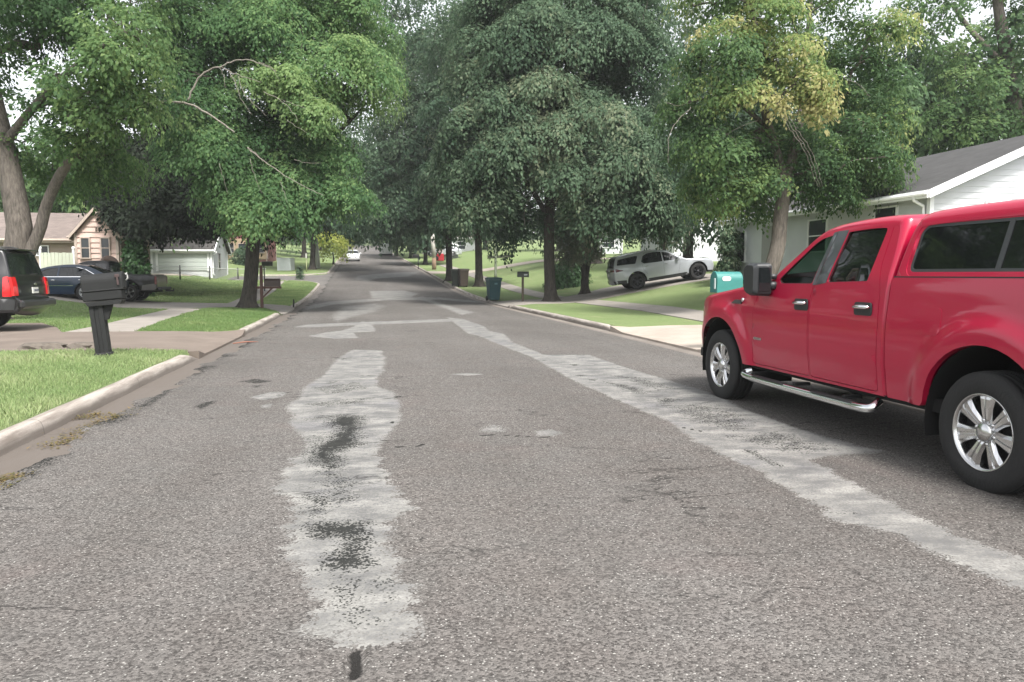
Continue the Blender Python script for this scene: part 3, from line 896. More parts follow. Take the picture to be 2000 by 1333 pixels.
def wheel(root, x, y, R, width, side, nsp=7, rimR=None, rim_m=None, spoke_w=.075, name="wheel", tread=True, dish=.02, wide=1.0):
    """side -1: outer face towards -X.  wheel > rim, hub_cap, brake_disc"""
    rimR = rimR or R * .60; o = -1 if side < 0 else 1
    rim_m = rim_m or ALLOY
    hw = width / 2
    xo = x
    mb = MB()
    pr = [(-hw * .8, rimR * .96), (-hw * .98, rimR * 1.06), (-hw * 1.02, rimR * 1.25), (-hw * .96, R * .90), (-hw * .86, R * .965), (-hw * .74, R * .992)]
    if tread:
        for gx in (-.45, -.12, .22, .55):
            pr += [(hw * gx - .008, R), (hw * gx - .006, R - .010), (hw * gx + .006, R - .010), (hw * gx + .008, R)]
    pr += [(hw * .74, R * .992), (hw * .86, R * .965), (hw * .96, R * .90), (hw * 1.02, rimR * 1.25), (hw * .98, rimR * 1.06), (hw * .8, rimR * .96)]
    mb.lathe([(a, r) for a, r in pr], 44, 'x', (xo, y, R))
    if False:
        for i in range(44):
            a = 2 * PI * i / 44
            for xx in (-.80, .80):
                c = (xo + hw * xx, y + math.cos(a) * R * .978, R + math.sin(a) * R * .978)
                t = np.array([0, -math.sin(a), math.cos(a)]); e = np.array([0, math.cos(a), math.sin(a)]); ax = np.array([1, 0, 0])
                c = np.array(c); vs = []
                for p in (-1, 1):
                    for q in (-1, 1):
                        for r_ in (-1, 1): vs.append(c + ax * hw * .15 * p + t * .016 * q + e * .010 * r_)
                mb.add(vs, [(0, 1, 3, 2), (4, 6, 7, 5), (0, 4, 5, 1), (2, 3, 7, 6), (0, 2, 6, 4), (1, 5, 7, 3)])
    w = mb.build(name, RUBBER, root); fix_normals(w)
    f = xo + o * hw * .80                      # outer face plane of the rim
    rb = MB()
    rb.lathe([(f + o * .012, rimR * 1.0), (f + o * .016, rimR * 1.03), (f + o * .012, rimR * .965), (f - o * .02, rimR * .93), (xo - o * hw * .5, rimR * .88)], 48, 'x', (0, y, R))
    rw = rimR * .97
    for i in range(nsp):
        a = 2 * PI * i / nsp + PI / 2
        e = np.array([0, math.cos(a), math.sin(a)]); t = np.array([0, -math.sin(a), math.cos(a)]); ax = np.array([1., 0, 0]) * o
        c0 = np.array([f, y, R])
        st = []
        for rr, wd, dp in ((rimR * .16, spoke_w * .62, -.030), (rimR * .34, spoke_w * .60, -.014), (rimR * .62, spoke_w * .78, -.004), (rimR * .86, spoke_w * 1.08 * wide, -.004), (rw, spoke_w * 1.35 * wide, -.012)):
            for q, dd in ((-1, -.020), (-.62, 0), (-.18, 0), (-.10, -.010), (.10, -.010), (.18, 0), (.62, 0), (1, -.020), (1, -.05), (-1, -.05)):
                st.append(c0 + e * rr + t * wd * .5 * q + ax * (dp + dd + dish * 0))
        k = 10; fs = [(l * k + j, l * k + (j + 1) % k, (l + 1) * k + (j + 1) % k, (l + 1) * k + j) for l in range(4) for j in range(k)]
        rb.add(st, fs + [tuple(range(k)), tuple(range(4 * k, 5 * k))])
    rm = rb.build("rim", rim_m, w); fix_normals(rm)
    hb = MB(); hb.lathe([(f - o * .03, rimR * .26), (f - o * .004, rimR * .25), (f + o * .010, rimR * .20), (f + o * .012, .001)], 24, 'x', (0, y, R))
    for i in range(6):
        a = 2 * PI * i / 6 + .3
        hb.lathe([(f - o * .03, .012), (f - o * .010, .012), (f - o * .008, .001)], 8, 'x', (0, y + math.cos(a) * rimR * .31, R + math.sin(a) * rimR * .31))
    h_ = hb.build("hub_cap", rim_m, rm); fix_normals(h_)
    bd = MB(); bd.lathe([(f - o * .075, .001), (f - o * .075, rimR * .90), (f - o * .09, rimR * .90)], 28, 'x', (0, y, R))
    bd.build("brake_disc", DARKIN, rm)
    return w

# ---- the red pickup with its cap
def red_pickup():
    RED = m_paint("red_paint", (.375, .004, .036), .04, .0, .62)
    root = thing("pickup_truck", "red crew cab pickup with bed cap and chrome step bar at the right kerb", "pickup truck", (5.05, 4.45, .0))
    zk = [.3, .50, .60, .70, .74, .95, 1.12, 1.22, 1.30, 1.40, 1.46, 1.90, 2.1]
    wk = [.94, .965, .980, .992, 1.0, 1.008, 1.004, .992, .984, .972, .960, .825, .78]
    c = Car(root, zk, wk, 4.90, -1.5, [(3.95, .42, .56), (0, .42, .585)], .415, .042, (.75, .25))
    # cab and front: outline from the front bottom over hood and roof to the cab's back
    raw = [(4.80, .66, .10), (4.86, .80, .10), (4.86, .98, .10), (4.80, 1.10, .09), (4.62, 1.19, .07), (4.25, 1.245, .06), (3.7, 1.315, .055), (3.2, 1.385, .05), (2.93, 1.42, .04), (2.86, 1.445, .035),
           (2.72, 1.555, .05), (2.50, 1.70, .06), (2.30, 1.845, .075), (2.16, 1.905, .09), (1.95, 1.942, .10), (1.6, 1.962, .10), (1.25, 1.966, .10), (1.12, 1.955, .09), (1.065, 1.92, .07), (1.05, 1.70, .04), (1.05, 1.45, .03), (1.05, .9, .03), (1.05, .50, .03)]
    raw = np.array(raw)
    path = chaikin(raw, 2, False)
    iw = [i for i in range(len(path)) if path[i][1] > 1.46 and path[i][0] > 2.24]
    i0, i1 = iw[0], iw[-1]
    crown = np.zeros(len(path)) + .03
    for i in range(len(path)):
        if path[i][0] > 4.6 and path[i][1] < 1.15: crown[i] = .16
        elif i0 - 1 <= i <= i1: crown[i] = .07
        elif path[i][1] > 1.85: crown[i] = .02
        if path[i][0] < 1.1: crown[i] = .0
    P, n = c.inset(path)
    if P[len(P) // 2][1] > path[len(P) // 2][1]: c.nsgn = -1; P, n = c.inset(path)
    body = c.top("cab_body", path, RED, crown, skip=[(i0, i1)])
    c.glass_from_rows("windshield", i0, i1, 4, GLASS_G)
    zb = .49
    bottom = [(1.05, zb), (3.36, zb)] + c.arc(3.95, .42, .56, zb, True)[0:-1]
    outline = list(map(tuple, P)) + bottom
    # close at the front below the fascia
    outline = outline + [(4.49, .56), (4.70, .62)]
    fd = [(3.22, .515), (2.135, .515), (2.135, 1.25), (2.10, 1.43), (1.965, 1.895), (2.12, 1.875), (2.30, 1.80), (2.52, 1.655), (2.76, 1.48), (2.86, 1.40), (3.12, 1.30), (3.20, 1.1)]
    rd = [(2.12, .515), (1.135, .515), (1.125, 1.1), (1.15, 1.36), (1.205, 1.55), (1.20, 1.885), (1.30, 1.905), (1.55, 1.912), (1.80, 1.908), (1.95, 1.897), (2.085, 1.43), (2.12, 1.25)]
    fwn = [(2.135, 1.39), (2.70, 1.385), (2.735, 1.425), (2.50, 1.60), (2.27, 1.765), (2.12, 1.835), (2.015, 1.855)]
    rwn = [(1.905, 1.405), (1.335, 1.42), (1.325, 1.45), (1.268, 1.86), (1.55, 1.870), (1.79, 1.865)]
    fdr, rdr = rcorner(fd, .04), rcorner(rd, .04)
    fw_, rw_ = rcorner(fwn, .035), rcorner(rwn, .035)
    c.panel("cab_side", outline, RED, body, [fdr, rdr], h=.06, lip=0, hlip=.035)
    def shr(poly, e):
        p = np.asarray(poly); q = np.roll(p, -1, 0) - np.roll(p, 1, 0); q /= np.linalg.norm(q, axis=1)[:, None] + 1e-9
        nn = np.stack([-q[:, 1], q[:, 0]], 1); A = .5 * np.sum(p[:, 0] * np.roll(p[:, 1], -1) - np.roll(p[:, 0], -1) * p[:, 1])
        return p + nn * e * (1 if A > 0 else -1)
    # doors (front and rear, both sides) with windows, handles
    for nm, dr, wn_, hy in (("front_door", fdr, fw_, 2.262), ("rear_door", rdr, rw_, 1.325)):
        ds = c.panel(nm, shr(dr, .006), RED, root, [wn_], off=0.001, h=.05, lip=.03, hlip=.028)
        gls = c.panel("window", shr(wn_, -.004), GLASS_G if nm == "front_door" else m_glass("privacy_glass", (.006, .007, .008), .10), root, off=-.020, h=.12, lip=0)
        for d_, gl in zip(ds, gls): gl.parent = d_
        for sd_, d_ in zip((-1, 1), ds):
            x = float(c.w(hy, 1.18)) + .002
            hm = MB(); hm.extr(rcorner([(hy - .118, 1.135), (hy + .118, 1.135), (hy + .112, 1.245), (hy - .112, 1.245)], .03), 'x', sd_ * x, sd_ * (x + .010))
            hh = hm.build("handle", BLACKP, d_); fix_normals(hh)
            h2 = MB(); h2.tube([(sd_ * (x + .008), hy - .095, 1.205), (sd_ * (x + .040), hy - .07, 1.207), (sd_ * (x + .044), hy, 1.207), (sd_ * (x + .040), hy + .07, 1.205), (sd_ * (x + .008), hy + .095, 1.203)], [.014, .017, .018, .017, .014], 10)
            if nm: h2.build("handle_grip", CHROME, d_)
        # window frame trim
        tr = c.panel("window_trim", shr(wn_, -.018), BLACKP, root, [shr(wn_, .004)], off=-.006, h=.05, lip=.010)
        for d_, t_ in zip(ds, tr): t_.parent = d_
        if nm == "front_door":
            ap = [(2.125, 1.378), (2.015, 1.858), (1.960, 1.868), (2.075, 1.378)]
        else:
            ap = [(2.068, 1.378), (1.952, 1.869), (1.800, 1.872), (1.915, 1.400)]
        pp = c.panel("pillar_cover", ap, mat("pillar_grey", (.045, .050, .055), .35, coat=.4), root, off=.005, h=.08, lip=.008)
        for d_, t_ in zip(ds, pp): t_.parent = d_
        if nm == "front_door":
            for sd_, d_ in zip((-1, 1), ds):
                x = float(c.w(3.05, .79)) + .003
                bm_ = MB()
                for k in range(8):       # the raised lettering reads as a small bright strip
                    bm_.box((sd_ * (x + .002), 3.155 - k * .021, .795), (.006, .013, .030 if k % 3 else .022))
                bm_.build("door_badge", ALLOY, d_)
    # fender badge (dark vent strip with a bright round end) in front of the door
    for sd_ in (-1, 1):
        x = float(c.w(3.55, 1.17)) + .002
        b_ = MB(); b_.extr(rcorner([(3.70, 1.150), (3.46, 1.150), (3.43, 1.195), (3.60, 1.195)], .015), 'x', sd_ * x, sd_ * (x + .012)); b_.build("fender_badge", mat("badge_grey", (.10, .095, .10), .35, .6), root)
        b2 = MB(); b2.lathe([(sd_ * x, .022), (sd_ * (x + .016), .020), (sd_ * (x + .016), .001)], 14, 'x', (0, 3.43, 1.197)); b2.build("fender_badge", CHROME, root)
    # inner wheel arches, floor and cabin
    for yw, ra in ((3.95, .56), (0, .585)):
        for sd_ in (-1, 1):
            q = MB(); t = np.linspace(-.25, PI + .25, 20)
            for a, b_ in ((.40, .975),):
                vs = [(sd_ * a, yw + ra * 1.0 * math.cos(k), .42 + ra * math.sin(k)) for k in t] + [(sd_ * b_, yw + ra * math.cos(k), .42 + ra * math.sin(k)) for k in t]
                m_ = len(t); fs = [(i, i + 1, m_ + i + 1, m_ + i) for i in range(m_ - 1)]
                q.add(vs, fs, True); q.add([(sd_ * a, yw + ra * math.cos(k), .42 + ra * math.sin(k)) for k in t], [tuple(range(m_))])
            q.build("wheel_well", DARKIN, root)
    u = MB(); u.box((0, 1.6, .50), (1.82, 6.2, .10)); u.box((.42, 1.5, .42), (.12, 6.0, .14)); u.box((-.42, 1.5, .42), (.12, 6.0, .14)); u.box((0, 0, .40), (1.5, .14, .14)); u.box((0, 3.95, .38), (1.5, .16, .12))
    u.tube([(.35, .3, .36), (.35, 3.2, .36)], .045, 8); u.box((0, 4.6, .60), (1.5, .5, .20))
    u.build("underbody", DARKIN, root)
    it = MB()
    it.box((0, 2.55, 1.18), (1.75, .45, .36), .08)
    for yy in (1.95, 1.18):
        for xx in (-.45, .45):
            se = MB(); se.box((xx, yy + .15, .90), (.58, .5, .2), .06); se.box((xx, yy - .08, 1.22), (.55, .16, .62), .06); se.box((xx, yy - .08, 1.62), (.28, .10, .20), .04); se.build("seat", mat("cabin_cloth", (.035, .034, .033), .9), root)
    st_ = [( -.42 + .19 * math.cos(a), 2.30 - .07 * math.sin(a), 1.30 + .18 * math.sin(a)) for a in np.linspace(0, 2 * PI, 22)]
    it.build("dashboard", mat("cabin_cloth", (.035, .034, .033), .9), root)
    it = MB(); it.tube(st_, .016, 6); it.tube([(-.42, 2.30, 1.30), (-.42, 2.45, 1.22)], .03, 6); it.build("steering_wheel", BLACKP, root)
    # bed sides, tailgate, cap
    bo = [(1.025, .49), (1.025, 1.452), (-1.33, 1.452), (-1.38, 1.40), (-1.40, .60), (-1.36, .55), (-.62, .53)] + c.arc(0, .42, .585, .53)[::-1] + [(.60, .495)]
    bed = c.panel("bed_side", rcorner(bo, .012, 2), RED, root, h=.05, lip=.05)
    fl = [(.52, 1.19), (.36, 1.19), (.36, 1.05), (.52, 1.05)]
    fd_ = rcorner([(.655, 1.03), (.43, 1.03), (.43, 1.235), (.655, 1.235)], .05)
    dfl = c.panel("fuel_door", fd_, RED, bed[0], off=.003, h=.05, lip=.008, sides=(-1,))
    tg = MB(); tg.box((0, -1.375, 1.02), (1.86, .07, .84), .02); tg.build("tailgate", RED, root)
    for sd_ in (-1, 1):
        tl = MB(); tl.box((sd_ * .925, -1.39, 1.15), (.11, .08, .46), .02); tl.build("taillight", REDLENS, root)
    rb = MB(); rb.box((0, -1.50, .62), (1.86, .18, .20), .04); rb.build("rear_bumper", CHROME, root)
    cp = np.array([(1.0, 1.46, .02), (1.0, 1.60, .03), (.985, 1.80, .05), (.965, 1.90, .09), (.92, 1.945, .11), (.80, 1.972, .12), (.3, 1.985, .12), (-.6, 1.985, .12), (-1.15, 1.97, .11), (-1.28, 1.93, .09), (-1.34, 1.80, .05), (-1.38, 1.48, .03), (-1.385, 1.462, .02)])
    cpath = chaikin(cp, 2, False)
    cap = c.top("bed_cap", cpath, RED, .025)
    Pc, _ = c.inset(cpath)
    cw = rcorner([(.868, 1.495), (-1.15, 1.495), (-1.13, 1.855), (.80, 1.855), (.858, 1.80)], .06)
    c.panel("cap_side", list(map(tuple, Pc)), RED, cap, [shr(cw, -.035)], off=0, h=.06, lip=0, hlip=.02)
    c.panel("cap_window_frame", shr(cw, -.036), RED, cap, [cw], off=-.004, h=.06, lip=.0, hlip=.012)
    c.panel("cap_window_frame", shr(cw, -.002), mat("dark_frame", (.03, .032, .034), .4), cap, [shr(cw, .022)], off=-.006, h=.06, lip=.0, hlip=.01)
    c.panel("cap_window", shr(cw, .020), m_glass("privacy_glass", (.006, .007, .008), .10) if "privacy_glass" not in MATS else MATS["privacy_glass"], cap, off=-.012, h=.10, lip=0)
    c.panel("cap_window_frame", [(.035, 1.50), (-.005, 1.50), (-.005, 1.85), (.035, 1.85)], mat("dark_frame", (.03, .032, .034), .4), cap, off=-.004, h=.1, lip=.008)
    # dark seam at the foot of the cap
    for sd_ in (-1, 1):
        sm_ = MB(); sm_.box((sd_ * .952, -.17, 1.457), (.02, 2.36, .010)); sm_.build("cap_seal", BLACKP, cap)
    # step bars
    for sd_ in (-1, 1):
        sb = MB(); x = sd_ * 1.045
        pts = [(sd_ * .93, 3.30, .43), (sd_ * 1.00, 3.36, .40), (x, 3.28, .375), (x, 2.8, .365), (x, 1.6, .365), (x, 1.20, .367), (sd_ * 1.01, 1.13, .385), (sd_ * .93, 1.17, .43)]
        sb.tube(chaikin(pts, 2, False), .038, 14); st = sb.build("step_bar", CHROME, root)
        for ya, yb in ((2.45, 3.05), (1.35, 1.95)):
            pd = MB(); pd.box((x, (ya + yb) / 2, .402), (.070, yb - ya, .012), .004); pd.build("step_pad", BLACKP, st)
        for yy in (1.5, 2.3, 3.1):
            br = MB(); br.box((sd_ * .95, yy, .42), (.16, .05, .03)); br.build("step_bracket", DARKIN, st)
    # tow mirrors
    for sd_ in (-1, 1):
        mr = MB(); mr.tube([(sd_ * .96, 2.80, 1.36), (sd_ * 1.04, 2.86, 1.37)], [.045, .04], 10)
        mr.tube([(sd_ * .96, 2.80, 1.45), (sd_ * 1.04, 2.86, 1.46)], [.03, .028], 10)
        poly = rcorner([(2.80, 1.255), (2.80, 1.59), (2.98, 1.60), (3.05, 1.55), (3.04, 1.30), (2.96, 1.25)], .045)
        k = len(poly)
        xs = [1.01, 1.03, 1.17, 1.21]; sc = [.92, 1.0, .97, .84]; cen = poly.mean(0); V = []
        for xx, s_ in zip(xs, sc): V += [(sd_ * xx, *(cen + (p - cen) * s_)) for p in poly]
        mr.add(V, [(a * k + i, a * k + (i + 1) % k, (a + 1) * k + (i + 1) % k, (a + 1) * k + i) for a in range(3) for i in range(k)] + [tuple(range(k)), tuple(range(3 * k, 4 * k))])
        mo = mr.build("mirror", mat("mirror_shell", (.016, .018, .020), .45, bump=.05, bscale=200), root); fix_normals(mo)
        mg = MB(); mg.box((sd_ * 1.095, 2.797, 1.425), (.125, .004, .24)); mg.build("mirror_glass", GLASS_D, mo)
    # bumper, grille, headlights, plate
    bp = []
    for u_ in np.linspace(-1, 1, 25):
        y = 4.99 - .10 * u_ * u_ - .42 * abs(u_) ** 7; x = .985 * math.sin(u_ * PI / 2) if abs(u_) > 2 else .985 * u_
        bp.append([(x, y - .05, .46), (x, y, .47), (x, y + .012, .58), (x, y, .70), (x, y - .03, .735), (x, y - .12, .74)])
    V = [p for r_ in bp for p in r_]; mb = MB(); mb.add(V, [(i * 6 + j, i * 6 + j + 1, (i + 1) * 6 + j + 1, (i + 1) * 6 + j) for i in range(24) for j in range(5)], True); mb.build("front_bumper", CHROME, root)
    gr = MB()
    for zz in (.84, .93, 1.02, 1.11): gr.box((0, 5.0, zz), (1.10, .06, .035), .012)
    gr.box((0, 4.985, .97), (1.16, .04, .36), .01); gr.build("grille", CHROME, root)
    for sd_ in (-1, 1):
        hl = MB(); hl.box((sd_ * .70, 4.80, .97), (.28, .10, .32), .03, -sd_ * .45); hl.build("headlight", CLEARLENS, root)
    for sd_ in (-1, 1):
        for yw in (0, 3.95): wheel(root, sd_ * .885, yw, .415, .275, sd_, 7, .262, ALLOY, .122)
    return root

red_pickup()

# ---- background vehicles: one general builder
def make_car(name, label, cat, loc, rz, L, paint, spec, group=None, simple=False, rim_m=None):
    root = thing(name, label, cat, loc, rz, group)
    c = Car(root, spec['zk'], spec['wk'], spec['fr'], spec['re'], [(0, spec['R'] + .01, spec['ra']), (spec['wb'], spec['R'] + .01, spec['ra'])], spec['R'], spec.get('flare', .02), spec.get('taper', (.7, .24)), spec.get('rtaper', (.4, .16)))
    path = chaikin(np.array(spec['path']), 2, False)
    P, n = c.inset(path)
    k = int(np.argmax(path[:, 1]))
    if P[k][1] > path[k][1]: c.nsgn = -1; P, n = c.inset(path)
    skips = []; gl = []
    for (ya, yb, za, zb_) in spec['screens']:
        ii = [i for i in range(len(path)) if ya <= path[i][0] <= yb and za <= path[i][1] <= zb_]
        skips.append((ii[0], ii[-1])); gl.append((ii[0], ii[-1]))
    crown = np.full(len(path), .03)
    for i in range(len(path)):
        if path[i][0] > spec['fr'] - .35 and path[i][1] < spec['zh']: crown[i] = spec.get('fcrown', .16)
        if path[i][0] < spec['re'] + .3 and path[i][1] < spec['zh']: crown[i] = .08
    for a, b in gl: crown[a:b + 1] = .05
    body = c.top("body", path, paint, crown, skip=skips)
    for q, (a, b) in enumerate(gl): c.glass_from_rows("windshield" if q == 0 else "rear_window", a, b, 4, GLASS_D)
    zb = spec['zb']
    bottom = c.arc(0, spec['R'] + .01, spec['ra'], zb, True) + c.arc(spec['wb'], spec['R'] + .01, spec['ra'], zb, True)
    outline = list(map(tuple, P)) + bottom
    holes = [rcorner(h, .04) for h in spec['windows']]
    doors = spec.get('doors', [])
    c.panel("body_side", outline, paint, body, holes, h=.11, lip=0, hlip=.03)
    for h in holes:
        c.panel("window", h, GLASS_D, root, off=-.014, h=.2, lip=0)
    if spec.get('chrome'):
        for h in spec['chrome']: c.panel("window_trim", h, CHROME, body, off=.004, h=.1, lip=.004)
    if not simple:
        for pl in spec.get('lines', []):       # door shut lines as thin dark grooves
            pts = resamp(np.array(pl, float), .1, False)
            for sd_ in (-1, 1):
                ln = MB(); q = [(sd_ * (float(c.w(p[0], p[1])) - .0005), p[0], p[1]) for p in pts]; ln.tube(q, .0035, 4); ln.build("door_gap", DARKIN, body)
        for hy, hz in spec.get('handles', []):
            for sd_ in (-1, 1):
                x = float(c.w(hy, hz)); hm = MB()
                hm.tube([(sd_ * x, hy - .10, hz), (sd_ * (x + .035), hy - .06, hz), (sd_ * (x + .035), hy + .06, hz), (sd_ * x, hy + .10, hz)], .014, 6)
                hm.build("handle", spec.get('handle_m', CHROME), body)
        for sd_ in (-1, 1):
            my, mz = spec['mirror']; x = float(c.w(my, mz)); mb = MB(); mb.box((sd_ * (x + .13), my, mz + .04), (.20, .12, .15), .04); mb.tube([(sd_ * (x - .02), my + .02, mz), (sd_ * (x + .10), my, mz + .02)], .025, 6)
            mb.build("mirror", paint if spec.get('mpaint', True) else BLACKP, body)
    for nm, m_, poly in spec.get('patches', []):
        c.panel(nm, poly, m_, root, off=.006, h=.1, lip=.02)
    u = MB(); u.box((0, spec['wb'] / 2, zb - .01), (spec['wk'][2] * 1.75, spec['wb'] + 1.2, .10))
    for yw in (0, spec['wb']): u.box((0, yw, spec['R']), (spec['wk'][2] * 1.3, .5, .5)); 
    u.build("underbody", DARKIN, root)
    for (ya, yb, za, zb_) in spec.get('inner', []):
        inn = MB(); inn.box((0, (ya + yb) / 2, (za + zb_) / 2), (spec['wk'][2] * 1.5, yb - ya, zb_ - za), .05)
        inn.build("seat", mat("cabin_cloth", (.035, .034, .033), .9), root)
    for yw in (0, spec['wb']):
        for sd_ in (-1, 1):
            q = MB(); ra = spec['ra']; t = np.linspace(-.2, PI + .2, 16); m_ = len(t); w_ = spec['wk'][2]
            q.add([(sd_ * a, yw + ra * math.cos(k_), spec['R'] + ra * math.sin(k_)) for a in (w_ * .5, w_ * .95) for k_ in t], [(i, i + 1, m_ + i + 1, m_ + i) for i in range(m_ - 1)], True)
            q.build("wheel_well", DARKIN, root)
            wheel(root, sd_ * (w_ - spec['R'] * .36), yw, spec['R'], spec['R'] * .62, sd_, spec.get('nsp', 5), spec['R'] * .64, rim_m or ALLOY, spec['R'] * .2, tread=False)
    return root, c

SUV_BIG = dict(zk=[.3, .5, .7, .95, 1.15, 1.26, 1.78, 2.], wk=[.93, .98, 1.0, 1.005, .995, .975, .80, .74], fr=3.92, re=-1.28, R=.39, ra=.47, wb=2.95, zb=.40, zh=1.12, flare=.03,
    path=[(3.80, .36, .08), (3.92, .55, .10), (3.92, .95, .12), (3.82, 1.08, .10), (3.3, 1.15, .08), (2.55, 1.22, .06), (2.40, 1.27, .05), (2.0, 1.55, .06), (1.66, 1.78, .08), (1.3, 1.87, .10), (.6, 1.90, .10), (-.5, 1.90, .10), (-.92, 1.885, .10), (-1.02, 1.83, .06), (-1.10, 1.55, .05), (-1.17, 1.28, .06), (-1.20, 1.20, .08), (-1.23, 1.0, .08), (-1.24, .78, .06), (-1.32, .74, .06), (-1.33, .50, .08), (-1.20, .40, .06)],
    screens=[(1.60, 2.42, 1.27, 1.80), (-1.20, -.98, 1.27, 1.82)],
    windows=[[(2.05, 1.28), (1.02, 1.28), (1.0, 1.76), (1.48, 1.74)], [(.92, 1.28), (-.02, 1.28), (-.06, 1.76), (.90, 1.76)], [(-.14, 1.28), (-.92, 1.28), (-.80, 1.74), (-.14, 1.76)]],
    lines=[[(2.1, .52), (2.2, .9), (2.15, 1.27)], [(.97, .50), (.97, 1.78)], [(.06, .75), (-.10, 1.0), (-.10, 1.78)], [(2.1, .50), (.45, .50)]], handles=[(1.15, 1.08), (.15, 1.10)], mirror=(1.95, 1.30), nsp=5,
    inner=[(1.2, 1.4, .6, 1.5), (.1, .3, .6, 1.5)])
CROSS = dict(zk=[.3, .5, .7, .95, 1.06, 1.16, 1.66, 1.9], wk=[.92, .97, .99, .998, .985, .965, .77, .71], fr=3.96, re=-1.10, R=.40, ra=.485, wb=3.07, zb=.38, zh=.98, flare=.035, taper=(.85, .20), fcrown=.07,
    path=[(3.86, .32, .08), (3.95, .48, .10), (3.95, .74, .14), (3.86, .90, .14), (3.5, .99, .10), (3.0, 1.05, .08), (2.66, 1.09, .06), (2.50, 1.13, .05), (2.05, 1.42, .06), (1.70, 1.65, .08), (1.35, 1.75, .10), (.9, 1.79, .10), (.2, 1.78, .10), (-.5, 1.735, .10), (-.80, 1.70, .09), (-.90, 1.65, .06), (-1.0, 1.40, .05), (-1.06, 1.20, .06), (-1.09, 1.12, .09), (-1.11, .85, .12), (-1.10, .60, .12), (-1.02, .38, .08)],
    screens=[(1.66, 2.52, 1.13, 1.68), (-1.07, -.88, 1.19, 1.65)],
    windows=[[(2.28, 1.15), (1.42, 1.17), (1.42, 1.665), (1.62, 1.62)], [(1.37, 1.17), (.44, 1.20), (.32, 1.30), (.46, 1.58), (.66, 1.665), (1.37, 1.69)], [(.02, 1.26), (-.90, 1.31), (-.80, 1.58), (.10, 1.635), (.20, 1.60)]],
    lines=[[(2.1, .52), (2.2, .9), (2.22, 1.14)], [(1.395, .50), (1.395, 1.16)], [(.55, .66), (.36, .95), (.34, 1.25)]], handles=[(1.52, 1.03), (.55, 1.06)], mirror=(2.10, 1.16), nsp=6,
    inner=[(1.3, 1.5, .6, 1.4), (.3, .5, .6, 1.4)])
SEDAN = dict(zk=[.25, .45, .65, .85, .95, 1.0, 1.36, 1.6], wk=[.88, .915, .935, .94, .925, .905, .66, .58], fr=3.95, re=-1.20, R=.335, ra=.395, wb=2.94, zb=.27, zh=.98, flare=.02,
    path=[(3.80, .24, .06), (3.94, .42, .10), (3.93, .62, .12), (3.78, .74, .12), (3.2, .86, .10), (2.62, .95, .06), (2.45, .98, .05), (1.9, 1.24, .06), (1.45, 1.38, .08), (1.0, 1.45, .10), (.4, 1.465, .10), (0., 1.42, .10), (-.30, 1.32, .07), (-.62, 1.16, .06), (-.85, 1.06, .06), (-1.02, 1.02, .08), (-1.17, .98, .08), (-1.23, .85, .08), (-1.22, .58, .10), (-1.12, .34, .08)],
    screens=[(1.40, 2.48, .98, 1.40), (-.88, -.02, 1.06, 1.43)],
    windows=[[(2.12, .985), (1.02, .985), (1.02, 1.35), (1.42, 1.30)], [(.96, .985), (.04, .985), (-.30, 1.02), (-.36, 1.06), (-.02, 1.26), (.36, 1.36), (.96, 1.365)]],
    lines=[[(2.1, .36), (2.2, .7), (2.15, .97)], [(.99, .34), (.99, .98)], [(.36, .46), (.16, .70), (-.08, .95)], [(2.1, .34), (.5, .34)]], handles=[(1.15, .84), (.12, .85)], mirror=(2.0, 1.0), nsp=6,
    inner=[(1.2, 1.35, .5, 1.2), (.1, .25, .5, 1.2), (-.75, -.35, .6, 1.0)])

def tail_rect(c, spec_re_fn, name, m, x0, x1, z0, z1, root, th=.02, label=None):
    """a plate lying on the rear face"""
    k = 5; V = []
    for z in np.linspace(z0, z1, k):
        y = spec_re_fn(z)
        for x in (x0, x1): V += [(x, y - .012 - .08 * (1 - (x / 1.0) ** 2) * 1.0, z)]
    V2 = [(a, b + th + .04, c_) for a, b, c_ in V]
    n_ = len(V)
    F = [(2 * i, 2 * i + 1, 2 * i + 3, 2 * i + 2) for i in range(k - 1)]
    per = [0] + [2 * i + 1 for i in range(k)] + [2 * i for i in range(k - 1, 0, -1)]
    F += [(per[i], per[(i + 1) % len(per)], n_ + per[(i + 1) % len(per)], n_ + per[i]) for i in range(len(per))]
    mb = MB(); mb.add(V + V2, F); o = mb.build(name, m, root); fix_normals(o)
    if label: o['label'] = label
    return o

